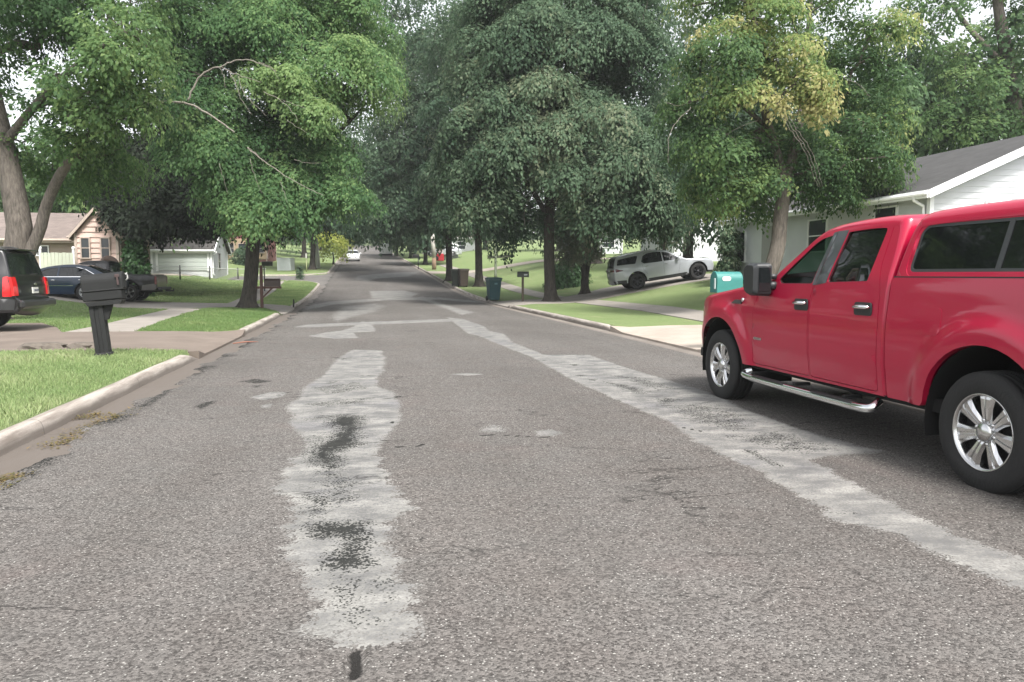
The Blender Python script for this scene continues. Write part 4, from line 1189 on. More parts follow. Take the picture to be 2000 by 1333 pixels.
def vehicles():
    HL = np.pi / 2
    # dark SUV in the first driveway, nose to the left
    P = m_paint("black_paint", (.009, .009, .010), .12, 0, .55)
    x0, y0 = -9.1, 19.95
    s = dict(SUV_BIG)
    s['patches'] = [("taillight", REDLENS, rcorner([(-1.02, .80), (-1.19, .80), (-1.19, 1.24), (-1.12, 1.26), (-1.04, 1.24)], .02)),
                    ("bumper_trim", BLACKP, [(-.62, .50), (-1.20, .50), (-1.24, .74), (-.55, .78)])]
    root, c = make_car("parked_suv", "black full-size SUV with a red taillight, tail towards the road in the brown driveway", "suv", (x0, y0, g(x0, y0) + .03), HL, 0, P, s)
    ref = lambda z: float(np.interp(z, [.5, .74, .78, 1.0, 1.2, 1.28, 1.55, 1.83], [-1.33, -1.32, -1.24, -1.23, -1.20, -1.17, -1.10, -1.02]))
    for sd_ in (-1, 1):
        tail_rect(c, ref, "taillight", REDLENS, sd_ * .80, sd_ * .97, .82, 1.24, root)
    tail_rect(c, ref, "licence_plate", PLATE, -.16, .16, .86, 1.0, root)
    e = MB()
    for i, (dx, hgt) in enumerate(((-.10, .06), (-.05, .05), (0, .06), (.05, .06), (.10, .05))): e.box((dx, -1.345, .93), (.026, .006, hgt))
    e.build("plate_marks", mat("plate_ink", (.05, .06, .09), .6), root)
    em = MB(); em.box((0, -1.325, 1.075), (.15, .012, .035), .008); em.box((0, -1.325, 1.075), (.06, .014, .06), .01); em.build("tailgate_emblem", CHROME, root)
    for sd_ in (-1, 1):
        rk = MB(); rk.tube([(sd_ * .70, 1.2, 1.90), (sd_ * .70, 1.05, 1.955), (sd_ * .70, -.6, 1.955), (sd_ * .70, -.75, 1.90)], .018, 6); rk.build("roof_rail", BLACKP, root)
    bp = MB(); bp.box((0, -1.36, .62), (1.86, .14, .20), .05); bp.build("rear_bumper", mat("bumper_black", (.012, .012, .013), .4, coat=.4), root)
    wp = MB(); wp.tube([(.0, -1.235, 1.30), (.35, -1.235, 1.32)], .010, 5); wp.build("wiper", BLACKP, root); wp = MB(); wp.box((0, -1.08, 1.87), (1.1, .22, .03), .01); wp.build("rear_spoiler", P, root)
    # blue sedan, nose to the left
    B = m_paint("navy_paint", (.006, .020, .046), .1, 0, .55)
    s = dict(SEDAN); s['chrome'] = [[(2.15, .962), (.05, .962), (-.34, 1.0), (-.34, 1.018), (.05, .982), (2.15, .980)], [(-.345, 1.0), (-.42, 1.06), (-.02, 1.285), (.36, 1.385), (.36, 1.37), (-.01, 1.268), (-.385, 1.06), (-.33, 1.02)], [(2.1, .60), (.42, .60), (.42, .615), (2.1, .615)]]
    s['patches'] = [("taillight", REDLENS, rcorner([(-.92, .72), (-1.17, .72), (-1.17, .90), (-.95, .90)], .02))]
    x0, y0 = -11.5, 35.1
    make_car("parked_sedan", "dark blue four-door sedan with chrome window trim, in the left driveway", "car", (x0, y0, g(x0, y0) + .03), HL, 0, B, s, rim_m=mat("bright_rim", (.50, .51, .52), .35, .6))
    # silver crossover climbing the right driveway
    W = m_paint("silver_white_paint", (.40, .42, .45), .08, .2)
    s = dict(CROSS); s['patches'] = [("taillight", mat("dark_red_lens", (.09, .010, .025), .2, coat=.6), rcorner([(-.62, 1.02), (-1.06, .98), (-1.06, 1.14), (-.95, 1.15)], .02)),
                                     ("sill_trim", BLACKP, [(.54, .30), (2.52, .30), (2.50, .46), (.56, .46)]), ("bumper_trim", BLACKP, [(-.52, .38), (-.96, .38), (-1.05, .58), (-.54, .54)])]
    s['mpaint'] = True
    xa, ya = 13.05, 36.9
    ang = -PI / 2 - .10
    root, c = make_car("parked_crossover", "silver white crossover SUV climbing the sloped right driveway", "suv", (xa, ya, g(xa, ya) + .03), ang, 0, W, s, rim_m=mat("dark_rim", (.05, .05, .055), .4, .7))
    dz = g(xa + 3.0, ya - .25) - g(xa, ya); root.rotation_mode = 'XYZ'
    root.rotation_euler = (math.atan2(dz, 3.05), 0, ang)
    ref = lambda z: float(np.interp(z, [.38, .6, .85, 1.12, 1.2, 1.42, 1.68], [-1.02, -1.10, -1.11, -1.09, -1.06, -1.0, -.90]))
    for sd_ in (-1, 1): tail_rect(c, ref, "taillight", MATS["dark_red_lens"], sd_ * .45, sd_ * .90, 1.02, 1.13, root)
    tail_rect(c, ref, "tailgate_trim", CHROME, -.42, .42, 1.03, 1.06, root); tail_rect(c, ref, "licence_plate", PLATE, -.16, .16, .80, .94, root)
    tail_rect(c, ref, "rear_bumper", BLACKP, -.85, .85, .38, .56, root)
    for sd_ in (-1, 1):
        rk = MB(); rk.tube([(sd_ * .66, 1.0, 1.77), (sd_ * .66, .9, 1.82), (sd_ * .66, -.5, 1.81), (sd_ * .66, -.65, 1.75)], .016, 6); rk.build("roof_rail", ALLOY, root)
    sp = MB(); sp.box((0, -.93, 1.735), (1.2, .26, .035), .012); sp.build("rear_spoiler", W, root)
    # far cars
    WH = m_paint("white_paint", (.72, .73, .74), .06)
    s = dict(SEDAN); s['patches'] = [("headlight", CLEARLENS, rcorner([(3.55, .62), (3.86, .58), (3.84, .70), (3.5, .78)], .02))]
    p = onroad(692, 511); y0 = p[1] + 3.2; x0 = p[0] - .25
    root, c = make_car("oncoming_sedan", "white sedan facing the viewer, parked far down the left kerb", "car", (x0, y0, float(prof(y0)) + .02), PI + .02, 0, WH, s)
    root.rotation_euler = (math.atan(-.05), 0, PI + .02)
    gr = MB(); gr.box((0, 4.02, .58), (.9, .08, .12), .02); gr.build("grille", BLACKP, root); gp = MB(); gp.box((0, 4.06, .42), (.34, .03, .12)); gp.build("licence_plate", PLATE, root)
    p = onroad(755, 501); y0 = p[1]
    s = dict(CROSS); s['windows'] = []; s['screens'] = s['screens'][:1]; s['lines'] = []; s['handles'] = []
    root, c = make_car("far_van", "white van with its back to the viewer, far down the street", "van", (p[0], y0 + 1, float(prof(y0)) + .02), 0, 0, WH, s, simple=True)
    root.rotation_euler = (math.atan(.05), 0, 0); root.scale = (1.05, 1.05, 1.2)
    pt = on(816, 500); SV = m_paint("silver_paint", (.42, .44, .45), .06, .3)
    make_car("far_silver_car", "silver car standing in a far driveway right of the road, between two trunks", "car", (float(bend(104)) + 12.2, 104, g(12.2, 104) + .05), PI / 2 * .95, 0, SV, dict(SEDAN), simple=True)

def black_pickup():
    P = m_paint("black_truck_paint", (.006, .006, .007), .1, 0, .35)
    GREY = m_paint("grey_lower_paint", (.085, .082, .080), .2)
    x0, y0 = -10.45, 37.25
    root = thing("pickup_truck", "black pickup with grey lower trim and an open bed, beside the blue sedan", "pickup truck", (x0, y0, g(x0, y0) + .03), PI / 2)
    zk = [.3, .5, .7, .95, 1.08, 1.16, 1.24, 1.74, 2.]; wk = [.90, .94, .965, .97, .96, .95, .94, .72, .66]
    c = Car(root, zk, wk, 4.35, -1.2, [(0, .40, .50), (3.5, .40, .50)], .39, .035)
    path = chaikin(np.array([(4.22, .45, .08), (4.34, .6, .1), (4.33, .9, .1), (4.2, 1.06, .1), (3.5, 1.14, .08), (2.75, 1.20, .06), (2.6, 1.24, .05), (2.3, 1.48, .06), (2.0, 1.70, .08), (1.7, 1.78, .10), (1.2, 1.80, .10), (.86, 1.77, .08), (.78, 1.70, .05), (.74, 1.45, .04), (.72, 1.22, .04), (.72, .8, .03), (.72, .46, .03)]), 2, False)
    P_, n = c.inset(path); k = int(np.argmax(path[:, 1]))
    if P_[k][1] > path[k][1]: c.nsgn = -1; P_, n = c.inset(path)
    f = [i for i in range(len(path)) if path[i][0] > 1.95 and 1.24 < path[i][1] < 1.72]; r = [i for i in range(len(path)) if path[i][0] < .80 and 1.24 < path[i][1] < 1.71]
    body = c.top("cab_body", path, P, .03, skip=[(f[0], f[-1]), (r[0], r[-1])])
    c.glass_from_rows("windshield", f[0], f[-1], 4, GLASS_D); c.glass_from_rows("rear_window", r[0], r[-1], 4, GLASS_D)
    wins = [rcorner(q, .04) for q in ([(2.3, 1.25), (1.42, 1.25), (1.42, 1.69), (1.92, 1.66)], [(1.34, 1.25), (.88, 1.25), (.90, 1.68), (1.34, 1.69)])]
    out = list(map(tuple, P_)) + [(.72, .46)] + c.arc(3.5, .40, .50, .46, True)
    c.panel("cab_side", out, P, body, wins, h=.1, lip=0, hlip=.03)
    for q in wins: c.panel("window", q, GLASS_D, root, off=-.014, h=.2, lip=0)
    bo = [(.68, .48), (.68, 1.15), (-1.10, 1.15), (-1.14, 1.12), (-1.16, .60), (-1.10, .52), (-.52, .50)] + c.arc(0, .40, .50, .50)[::-1]
    bd = c.panel("bed_side", rcorner(bo, .02, 2), P, root, h=.08, lip=.06)
    c.panel("lower_trim", [(-.56, .50), (-.60, .72), (-1.15, .80), (-1.15, .58), (-1.10, .50)], GREY, root, off=.012, h=.1, lip=.02)
    c.panel("lower_trim", [(.70, .48), (2.95, .48), (2.98, .68), (.68, .70)], GREY, root, off=.012, h=.1, lip=.02)
    b = MB(); b.box((0, -.22, .66), (1.7, 1.78, .06)); b.box((0, .64, .93), (1.8, .05, .50)); b.build("bed_floor", DARKIN, root)
    tg = MB(); tg.box((0, -1.15, .88), (1.66, .06, .56), .02); tg.build("tailgate", mat("tailgate_brown", (.055, .042, .034), .4, coat=.4), root)
    for sd_ in (-1, 1):
        t = MB(); t.box((sd_ * .88, -1.14, .93), (.14, .10, .36), .02); t.build("taillight", mat("tail_dark_red", (.10, .01, .012), .25, coat=.5), root)
    bp = MB(); bp.box((0, -1.28, .56), (1.7, .20, .14), .03); bp.build("rear_bumper", BLACKP, root)
    ht = MB(); ht.box((0, -1.50, .46), (.07, .36, .07)); ht.tube([(0, -1.66, .46), (0, -1.66, .56)], .03, 8); ht.build("hitch", DARKIN, root)
    tb = MB(); tb.box((0, .45, 1.16), (1.6, .36, .12), .02); tb.build("tool_box", mat("toolbox_black", (.02, .02, .022), .35, coat=.3), root)
    for sd_ in (-1, 1):
        rails = MB(); rails.tube([(sd_ * .93, .6, 1.175), (sd_ * .93, -1.05, 1.175)], .022, 6); rails.build("bed_rail", BLACKP, root)
    u = MB(); u.box((0, 1.6, .46), (1.6, 5.2, .12)); u.box((0, 0, .4), (1.2, .3, .3)); u.box((0, 3.5, .4), (1.2, .3, .3)); u.build("underbody", DARKIN, root)
    it = MB(); it.box((0, 1.2, 1.0), (1.5, .2, .9), .05); it.build("seat", mat("cabin_cloth", (.035, .034, .033), .9), root)
    for sd_ in (-1, 1):
        mb = MB(); mb.box((sd_ * 1.08, 2.25, 1.32), (.2, .1, .18), .03); mb.build("mirror", BLACKP, root)
        for yw in (0, 3.5):
            q = MB(); t = np.linspace(-.2, PI + .2, 16); m_ = len(t)
            q.add([(sd_ * a, yw + .5 * math.cos(k_), .4 + .5 * math.sin(k_)) for a in (.5, .92) for k_ in t], [(i, i + 1, m_ + i + 1, m_ + i) for i in range(m_ - 1)], True); q.build("wheel_well", DARKIN, root)
            wheel(root, sd_ * .84, yw, .39, .25, sd_, 5, .25, mat("dull_rim", (.30, .30, .30), .35, .9), .08, tread=False)
    # the brown round dish leaning behind the cab
    d = MB(); d.lathe([(0, .001), (.05, .28), (.075, .40), (.06, .40), (.03, .28), (-.02, .001)], 28, 'z')
    o = d.build("satellite_dish", mat("brown_dish", (.11, .075, .058), .6), None)
    o.location = (-11.6, 37.7, g(-10.9, 37.5) + 1.62); o.rotation_euler = (math.radians(68), math.radians(12), math.radians(30))
    tag(o, "brown round dish standing up behind the black pickup's cab", "dish")
    ar = MB(); ar.tube([(0, 0, -.02), (0, -.1, -.30), (0, -.12, -.62)], .025, 6); ar.build("dish_arm", DARKIN, o)

vehicles(); black_pickup()
# ------------------------------------------------------------------ houses
WHITE_SIDING = mat("white_siding", (.56, .575, .59), .6, var=.09, vscale=1.1)
PINK_SIDING = mat("peach_siding", (.54, .40, .345), .7, var=.09, vscale=1.5)
GREY_SIDING = mat("pale_grey_siding", (.48, .50, .50), .7, var=.06, vscale=1.5)
RED_SIDING = mat("red_siding", (.20, .075, .075), .75, var=.15, vscale=2)
TRIM = mat("white_trim", (.76, .77, .77), .5, var=.04)
GREY_TRIM = mat("grey_trim", (.30, .30, .29), .6)
TAN_TRIM = mat("tan_trim", (.40, .33, .28), .6)
SH_GREY = m_shingle("grey_shingles", (.058, .057, .058))
SH_BROWN = m_shingle("brown_shingles", (.19, .155, .14))
SH_DARK = m_shingle("dark_shingles", (.07, .065, .062))

def siding(mb, a, b, z0, ztop, nrm, lap=.2, dp=.034):
    """lapped boards on the wall from a to b (XY); ztop(t) gives the height at t in 0..1"""
    a = np.array(a, float); b = np.array(b, float); n = np.array(nrm, float)
    zmax = max(ztop(t) for t in np.linspace(0, 1, 41)); z = z0
    ts = np.linspace(0, 1, 201); zs = np.array([ztop(t) for t in ts])
    while z < zmax - .01:
        z1 = min(z + lap, zmax)
        ok = ts[zs >= z - 1e-6]; ok1 = ts[zs >= z1 - 1e-6]
        if len(ok) < 2: break
        t0, t1 = ok[0], ok[-1]; u0, u1 = (ok1[0], ok1[-1]) if len(ok1) else ((t0 + t1) / 2,) * 2
        P = lambda t, o: a + (b - a) * t + n * o
        q = [(*P(t0, dp), z), (*P(t1, dp), z), (*P(u1, .006), z1), (*P(u0, .006), z1)]
        r = [(*P(t0, 0), z), (*P(t1, 0), z)]
        mb.add(q + r, [(0, 1, 2, 3), (4, 5, 1, 0)])
        z = z1

def window(parent, c, w, h, axis, out, frame_m, pane_m=None, mull=True, name="window"):
    """c centre on the wall plane; axis 'x' = wall runs along x (faces +-y), 'y' = runs along y; out = +-1 outward sign"""
    f = MB(); t = .06; d = .10
    def B(u, v, su, sv, dep, off):
        if axis == 'x': f.box((c[0] + u, c[1] + out * off, c[2] + v), (su, dep, sv), .006)
        else: f.box((c[0] + out * off, c[1] + u, c[2] + v), (dep, su, sv), .006)
    B(0, h / 2 + t / 2, w + 2 * t, t, d, .03); B(0, -h / 2 - t / 2, w + 2 * t + .06, t, d + .05, .04)
    B(-w / 2 - t / 2, 0, t, h, d, .03); B(w / 2 + t / 2, 0, t, h, d, .03)
    if mull: B(0, 0, w, .04, .05, .035)
    o = f.build(name, frame_m, parent)
    p = MB()
    if axis == 'x': p.box((c[0], c[1] + out * .030, c[2]), (w, .02, h))
    else: p.box((c[0] + out * .030, c[1], c[2]), (.02, w, h))
    p.build("pane", pane_m or PANE, o)
    return o

def gable_house(name, label, cat, x0, x1, y0, y1, zf, eave, ridge_axis, pitch, over, wall_m, roof_m, trim_m, lap=.2, rake=.18, dp=.020, name_roof="roof", group=None, downpipe=True):
    """rectangular house; ridge along 'x' or 'y'. eave = absolute z of the wall top"""
    root = thing(name, label, cat, ((x0 + x1) / 2, (y0 + y1) / 2, zf), 0, group)
    ox, oy = (x0 + x1) / 2, (y0 + y1) / 2
    X0, X1, Y0, Y1 = x0 - ox, x1 - ox, y0 - oy, y1 - oy
    E_ = eave - zf; half = (X1 - X0) / 2 if ridge_axis == 'y' else (Y1 - Y0) / 2; top = E_ + half * pitch
    wl = MB(); flat = lambda t: E_; gab = lambda t: E_ + (1 - abs(2 * t - 1)) * half * pitch - .02
    fx, fy = (gab, flat) if ridge_axis == 'y' else (flat, gab)
    siding(wl, (X0, Y0), (X1, Y0), -.3, fx, (0, -1), lap, dp); siding(wl, (X1, Y1), (X0, Y1), -.3, fx, (0, 1), lap, dp)
    siding(wl, (X0, Y1), (X0, Y0), -.3, fy, (-1, 0), lap, dp); siding(wl, (X1, Y0), (X1, Y1), -.3, fy, (1, 0), lap, dp)
    w = wl.build("wall", wall_m, root)
    for cx in (X0, X1):
        for cy in (Y0, Y1):
            cb = MB(); cb.box((cx, cy, E_ / 2 - .15), (.13, .13, E_ + .3 - .04)); cb.build("corner_board", trim_m, w)
    if downpipe:
        for cx, sg in ((X0, -1), (X1, 1)):
            cb = MB(); yy = Y0 + .16
            cb.tube([(cx + sg * (over + .06), yy, E_ - over * pitch + .02), (cx + sg * (over + .02), yy, E_ - over * pitch - .10), (cx + sg * .10, yy, E_ - .42), (cx + sg * .09, yy, E_ - .6), (cx + sg * .09, yy, .1), (cx + sg * .22, yy, -.02)], .045, 8); cb.build("downpipe", trim_m, w)
    # roof: two thick slabs
    rf = MB(); th = .14; uvs = []
    me_r = []
    for sg in (-1, 1):
        if ridge_axis == 'y':
            a = (sg * 0, Y0 - over), (sg * (half + over), Y0 - over), (sg * (half + over), Y1 + over), (0, Y1 + over)
            zz = [top + th, E_ - over * pitch + th]; P = [(a[0][0], a[0][1], zz[0]), (a[1][0], a[1][1], zz[1]), (a[2][0], a[2][1], zz[1]), (a[3][0], a[3][1], zz[0])]
        else:
            P = [(X0 - over, 0, top + th), (X0 - over, sg * (half + over), E_ - over * pitch + th), (X1 + over, sg * (half + over), E_ - over * pitch + th), (X1 + over, 0, top + th)]
        Q = [(p[0], p[1], p[2] - th) for p in P]
        rf.add(P + Q, [(0, 1, 2, 3) if (sg > 0) == (ridge_axis == 'y') else (3, 2, 1, 0), (4, 5, 6, 7), (0, 1, 5, 4), (1, 2, 6, 5), (2, 3, 7, 6)])
    r = rf.build(name_roof, roof_m, root); fix_normals(r)
    uv = r.data.uv_layers.new(name="uv")
    for pl in r.data.polygons:
        for li in pl.loop_indices:
            v = r.data.vertices[r.data.loops[li].vertex_index].co
            uv.data[li].uv = (v.y, abs(v.x)) if ridge_axis == 'y' else (v.x, abs(v.y))
    # rake boards and fascia
    tb = MB(); e = .03
    for sg in (-1, 1):
        for en in (-1, 1):
            if ridge_axis == 'y':
                yy = (Y0 - over - e) if en < 0 else (Y1 + over + e)
                q = [(0, top + th + .01), (sg * (half + over), E_ - over * pitch + th + .01), (sg * (half + over), E_ - over * pitch + th - rake), (0, top + th - rake)]
                tb.extr(q, 'y', yy - e, yy + e)
            else:
                xx = (X0 - over - e) if en < 0 else (X1 + over + e)
                q = [(0, top + th + .01), (sg * (half + over), E_ - over * pitch + th + .01), (sg * (half + over), E_ - over * pitch + th - rake), (0, top + th - rake)]
                tb.extr(q, 'x', xx - e, xx + e)
        zc = E_ - over * pitch + th / 2 - .03
        if ridge_axis == 'y': tb.box((sg * (half + over + .02), 0, zc), (.045, Y1 - Y0 + 2 * over, th + .08))
        else: tb.box((0, sg * (half + over + .02), zc), (X1 - X0 + 2 * over, .045, th + .08))
    t = tb.build("fascia", trim_m, r); fix_normals(t)
    # gutters along the eaves
    for sg in (-1, 1):
        gt = MB()
        zc = E_ - over * pitch + .06
        if ridge_axis == 'y': gt.tube([(sg * (half + over + .09), Y0 - over, zc), (sg * (half + over + .09), Y1 + over, zc)], .055, 8)
        else: gt.tube([(X0 - over, sg * (half + over + .09), zc), (X1 + over, sg * (half + over + .09), zc)], .055, 8)
        gt.build("roof_gutter", trim_m, r)
    fd = MB(); fd.box((0, 0, -.35), (X1 - X0 - .06, Y1 - Y0 - .06, .5)); fd.build("foundation", m_concrete("foundation_concrete", (.24, .23, .22), (.33, .32, .30)), root)
    def at_(x, y, z): return (x - ox, y - oy, z - zf)
    return root, at_, w

# white house on the right: long wall towards the street, white gable towards the viewer
def white_house():
    r, P, w = gable_house("house", "long white house with a grey roof and bright white gable behind the red pickup", "house", 15.9, 24.3, 19.8, 32.4, 1.25, 3.86, 'y', .425, .40, WHITE_SIDING, SH_GREY, TRIM, .17, .22)
    window(r, P(15.9, 21.7, 2.95), 1.0, 1.15, 'y', -1, TRIM)
    window(r, P(15.9, 25.4, 2.85), 1.1, 1.1, 'y', -1, TRIM)
    window(r, P(15.9, 31.2, 2.65), .75, 1.25, 'y', -1, TRIM)
    window(r, P(18.2, 19.8, 2.95), .95, 1.2, 'x', -1, TRIM)
    d = MB(); q = P(15.9, 28.9, 2.35); d.box((q[0] - .03, q[1], q[2]), (.06, .95, 2.1), .01); dr = d.build("door", GREY_TRIM, r)
    k = MB(); k.lathe([(q[0] - .06, .001), (q[0] - .12, .035), (q[0] - .11, .001)], 10, 'x', (0, q[1] - .38, q[2] - .05)); k.build("handle", CHROME, dr)
    # lower gable of the carport wing seen at the frame's edge
    r2, P2, w2 = gable_house("garage", "white garage wing with a grey soffit, cut by the right edge of the photo", "garage", 18.3, 24.0, 13.2, 17.6, 1.25, 3.75, 'x', .30, .45, WHITE_SIDING, SH_GREY, TRIM, .17, .16)
white_house()

def left_houses():
    # peach house with a brown roof; gable towards the viewer
    c = on(222, 525); D = 45.
    a = at(148, 470, D); b = at(231, 470, D - .6)
    zf = g(-15, 42)
    yH = 41.6
    xa = ray(148, 470); xa = xa[0] * yH / xa[1]; xb = ray(229, 470); xb = xb[0] * yH / xb[1]
    ez = EYE + ray(148, 456)[2] / ray(148, 456)[1] * yH
    rz_ = EYE + ray(192, 412)[2] / ray(192, 412)[1] * yH
    pitch = (rz_ - ez) / ((xb - xa) / 2)
    r, P, w = gable_house("house", "peach sided house with brown roof and steep gable behind the parked cars", "house", xa, xb, yH, yH + 5.5, zf, ez, 'y', pitch, .22, PINK_SIDING, SH_BROWN, TAN_TRIM, .26, .16, .055)
    for px in (168, 207):
        q = ray(px, 485); s_ = yH / q[1]; window(r, P(q[0] * s_, yH - .05, EYE + q[2] * s_), .34, .95, 'x', -1, TAN_TRIM)
    # its long left wing, roof ridge across the view
    wy = yH + 2.2
    r2, P2, w2 = gable_house("house_wing", "tan wing of the peach house with a wide brown roof, behind the thick leaning trunk", "house", xa - 11.5, xa - .15, wy, wy + 6.6, zf, ez - .15, 'x', .42, .45, mat("tan_siding", (.33, .27, .22), .7, var=.08, vscale=1.5), SH_BROWN, TAN_TRIM, .2, .14)
    q = ray(84, 490); s_ = wy / q[1]; window(r2, P2(q[0] * s_, wy, EYE + q[2] * s_), .5, .45, 'x', -1, TRIM, mull=False)
    # pale fence panel in front of the wing
    fy = yH - .7
    fx0 = ray(78, 500); fx1 = ray(143, 500); X0 = fx0[0] * fy / fx0[1]; X1 = fx1[0] * fy / fx1[1] 
    ft = thing("board_fence", "pale green board fence beside the peach house, behind the blue sedan", "fence", ((X0 + X1) / 2, fy, g((X0 + X1) / 2, fy)))
    z1 = EYE + ray(110, 494)[2] / ray(110, 494)[1] * fy - g((X0 + X1) / 2, fy)
    pn = MB(); wd = X1 - X0; k = int(wd / .15)
    for i in range(k): pn.box((-wd / 2 + (i + .5) * wd / k, 0, z1 / 2 - .1), (wd / k - .012, .022, z1 + .2 + .02 * math.sin(i * 2.3)), .004)
    pn.build("panel", mat("pale_fence", (.42, .45, .36), .8, var=.1), ft)
    for sx in (-1, 1):
        ps = MB(); ps.box((sx * wd / 2, .05, z1 / 2), (.1, .1, z1 + .3), .01); ps.lathe([(z1 + .15, .05), (z1 + .20, .085), (z1 + .29, .06), (z1 + .31, .001)], 10, 'z', (sx * wd / 2, .05, 0)); ps.build("post", TRIM, ft)
    # pale garage with a wide door, gable end to the right
    gx0, gx1, gy = -18.6, -13.05, 62.0
    q0 = ray(297, 520); q1 = ray(413, 520); gx0 = q0[0] * gy / q0[1]; gx1 = q1[0] * gy / q1[1]
    zf = g((gx0 + gx1) / 2, gy + 1)
    ez = EYE + ray(350, 487)[2] / ray(350, 487)[1] * gy
    r3, P3, w3 = gable_house("garage", "pale garage with a wide closed door and dark grey roof, left beyond the wire fence", "garage", gx0, gx1, gy, gy + 6.6, zf, ez, 'x', .62, .30, GREY_SIDING, SH_DARK, TRIM, .2, .16)
    qa = ray(309, 496); qb = ray(405, 529); sa = gy / qa[1]; sb_ = gy / qb[1]
    xA, xB = qa[0] * sa, qb[0] * sb_; zt, zb_ = EYE + qa[2] * sa, max(zf + .03, EYE + qb[2] * sb_)
    d = MB(); n_ = 4
    for i in range(n_):
        h = (zt - zb_) / n_; c = P3((xA + xB) / 2, gy - .05, zb_ + (i + .5) * h); d.box(c, (xB - xA, .06, h - .018), .012)
    d.build("garage_door", mat("sage_door", (.42, .46, .43), .55, var=.03), r3)
    tr = MB()
    for x in (xA - .1, xB + .1): tr.box(P3(x, gy - .06, (zt + zb_) / 2), (.16, .08, zt - zb_ + .1), .01)
    tr.box(P3((xA + xB) / 2, gy - .06, zt + .08), (xB - xA + .36, .08, .14), .01); tr.build("door_frame", TRIM, r3)
    window(r3, P3(gx1, gy + 3.0, (zt + zb_) / 2 + .1), .9, 1.25, 'y', 1, GREY_TRIM)
    # red two-storey house behind
    ry = 92.; q0 = ray(432, 480); q1 = ray(520, 480); x0 = q0[0] * ry / q0[1]; x1 = q1[0] * ry / q1[1]; zf = g(x0, ry + 2)
    r4, P4, w4 = gable_house("house", "dark red upper-storey house with a tan lower floor, behind the maple trunk on the left", "house", x0, x1, ry, ry + 9, zf, zf + 5.3, 'x', .4, .5, RED_SIDING, SH_DARK, TAN_TRIM, .3, .2)
    lo = MB(); lo.box(P4((x0 + x1) / 2, ry - .06, zf + 1.1), (x1 - x0, .12, 2.3), .02); lo.build("lower_wall", mat("tan_brick", (.30, .23, .15), .9, var=.2, vscale=8), w4)
    for k in range(3):
        window(r4, P4(x0 + (k + .5) * (x1 - x0) / 3, ry, zf + 3.9), .9, 1.2, 'x', -1, mat("pink_trim", (.50, .30, .29), .6)); window(r4, P4(x0 + (k + .5) * (x1 - x0) / 3, ry - .12, zf + 1.2), 1.1, 1.0, 'x', -1, TAN_TRIM)
    # pale two-storey house: only its white gable end shows above the garage roof
    py_ = 84.; q0 = ray(345, 465); q1 = ray(424, 465); x0 = q0[0] * py_ / q0[1]; x1 = q1[0] * py_ / q1[1]; zf = g(x0, py_)
    gable_house("house", "white house showing only as a bright strip above the garage roof", "house", x0, x1 - .3, py_, py_ + 7, zf, EYE + ray(400, 452)[2] / ray(400, 452)[1] * py_, 'x', .3, .4, WHITE_SIDING, SH_BROWN, TRIM, .25)
left_houses()

def right_far_houses():
    # white house glimpsed beyond the dark maples, behind the crossover
    y = 62.; q0 = ray(1318, 470); q1 = ray(1440, 470); x0, x1 = q0[0] * y / q0[1], q1[0] * y / q1[1]; zf = g(x0, y)
    gable_house("house", "white house mostly hidden by foliage, beyond the silver crossover's nose", "house", x0, x1 + 3, y, y + 8, zf, zf + 4.6, 'x', .4, .4, WHITE_SIDING, SH_GREY, TRIM, .25)
    y = 88.; q0 = ray(1130, 480); q1 = ray(1215, 480); x0, x1 = q0[0] * y / q0[1], q1[0] * y / q1[1]; zf = g(x0, y)
    r, P, w = gable_house("house", "small white house on the far lawn, seen between the grey-green tree and the crossover", "house", x0, x1, y, y + 8, zf, zf + 2.6, 'x', .35, .4, WHITE_SIDING, SH_GREY, TRIM, .25)
    window(r, P((x0 + x1) / 2 + 1, y, zf + 1.4), 1.4, 1.1, 'x', -1, TRIM)
    y = 120.; q0 = ray(872, 480); q1 = ray(930, 480); x0, x1 = q0[0] * y / q0[1], q1[0] * y / q1[1]; zf = g(x0, y)
    r, P, w = gable_house("house", "far white house between the two dark maple trunks on the right", "house", x0, x1, y, y + 8, zf, zf + 2.6, 'x', .35, .4, WHITE_SIDING, SH_BROWN, TRIM, .25)
    window(r, P((x0 + x1) / 2, y, zf + 1.4), 1.2, 1.1, 'x', -1, TRIM)
    # white shed and the little red and orange playhouse
    y = 104.; q0 = ray(858, 480); q1 = ray(876, 480); x0, x1 = q0[0] * y / q0[1], q1[0] * y / q1[1]; zf = g(x0, y)
    gable_house("shed", "small white shed beside the red and orange playhouse, far right of the road", "shed", x0 + .5, x1 + 1.2, y, y + 2.2, zf, zf + 2.0, 'y', .3, .1, WHITE_SIDING, SH_GREY, TRIM, .25)
    y = 100.; q = ray(859, 500); x = q[0] * y / q[1]; zf = g(x, y)
    t = thing("playhouse", "small red and orange play structure on the far right lawn beside the wooden pole", "playhouse", (x, y, zf))
    m1 = mat("play_red", (.50, .03, .045), .45); m2 = mat("play_orange", (.60, .20, .09), .5)
    b = MB(); b.box((0, 0, .55), (1.0, .8, .9), .06); b.build("base", m1, t)
    b = MB(); b.box((0, .1, 1.35), (.8, .6, .7), .05); b.build("wall", mat("play_white", (.65, .55, .55), .5), t)
    b = MB(); b.extr([(-.6, 1.7), (.6, 1.7), (.35, 2.3), (-.35, 2.3)], 'y', -.35, .5); b.build("roof", m2, t)
    b = MB(); b.lathe([(-.08, .001), (-.08, .26), (.08, .26), (.08, .001)], 16, 'y', (-.45, -.42, .45)); b.build("wheel", RUBBER, t)
right_far_houses()

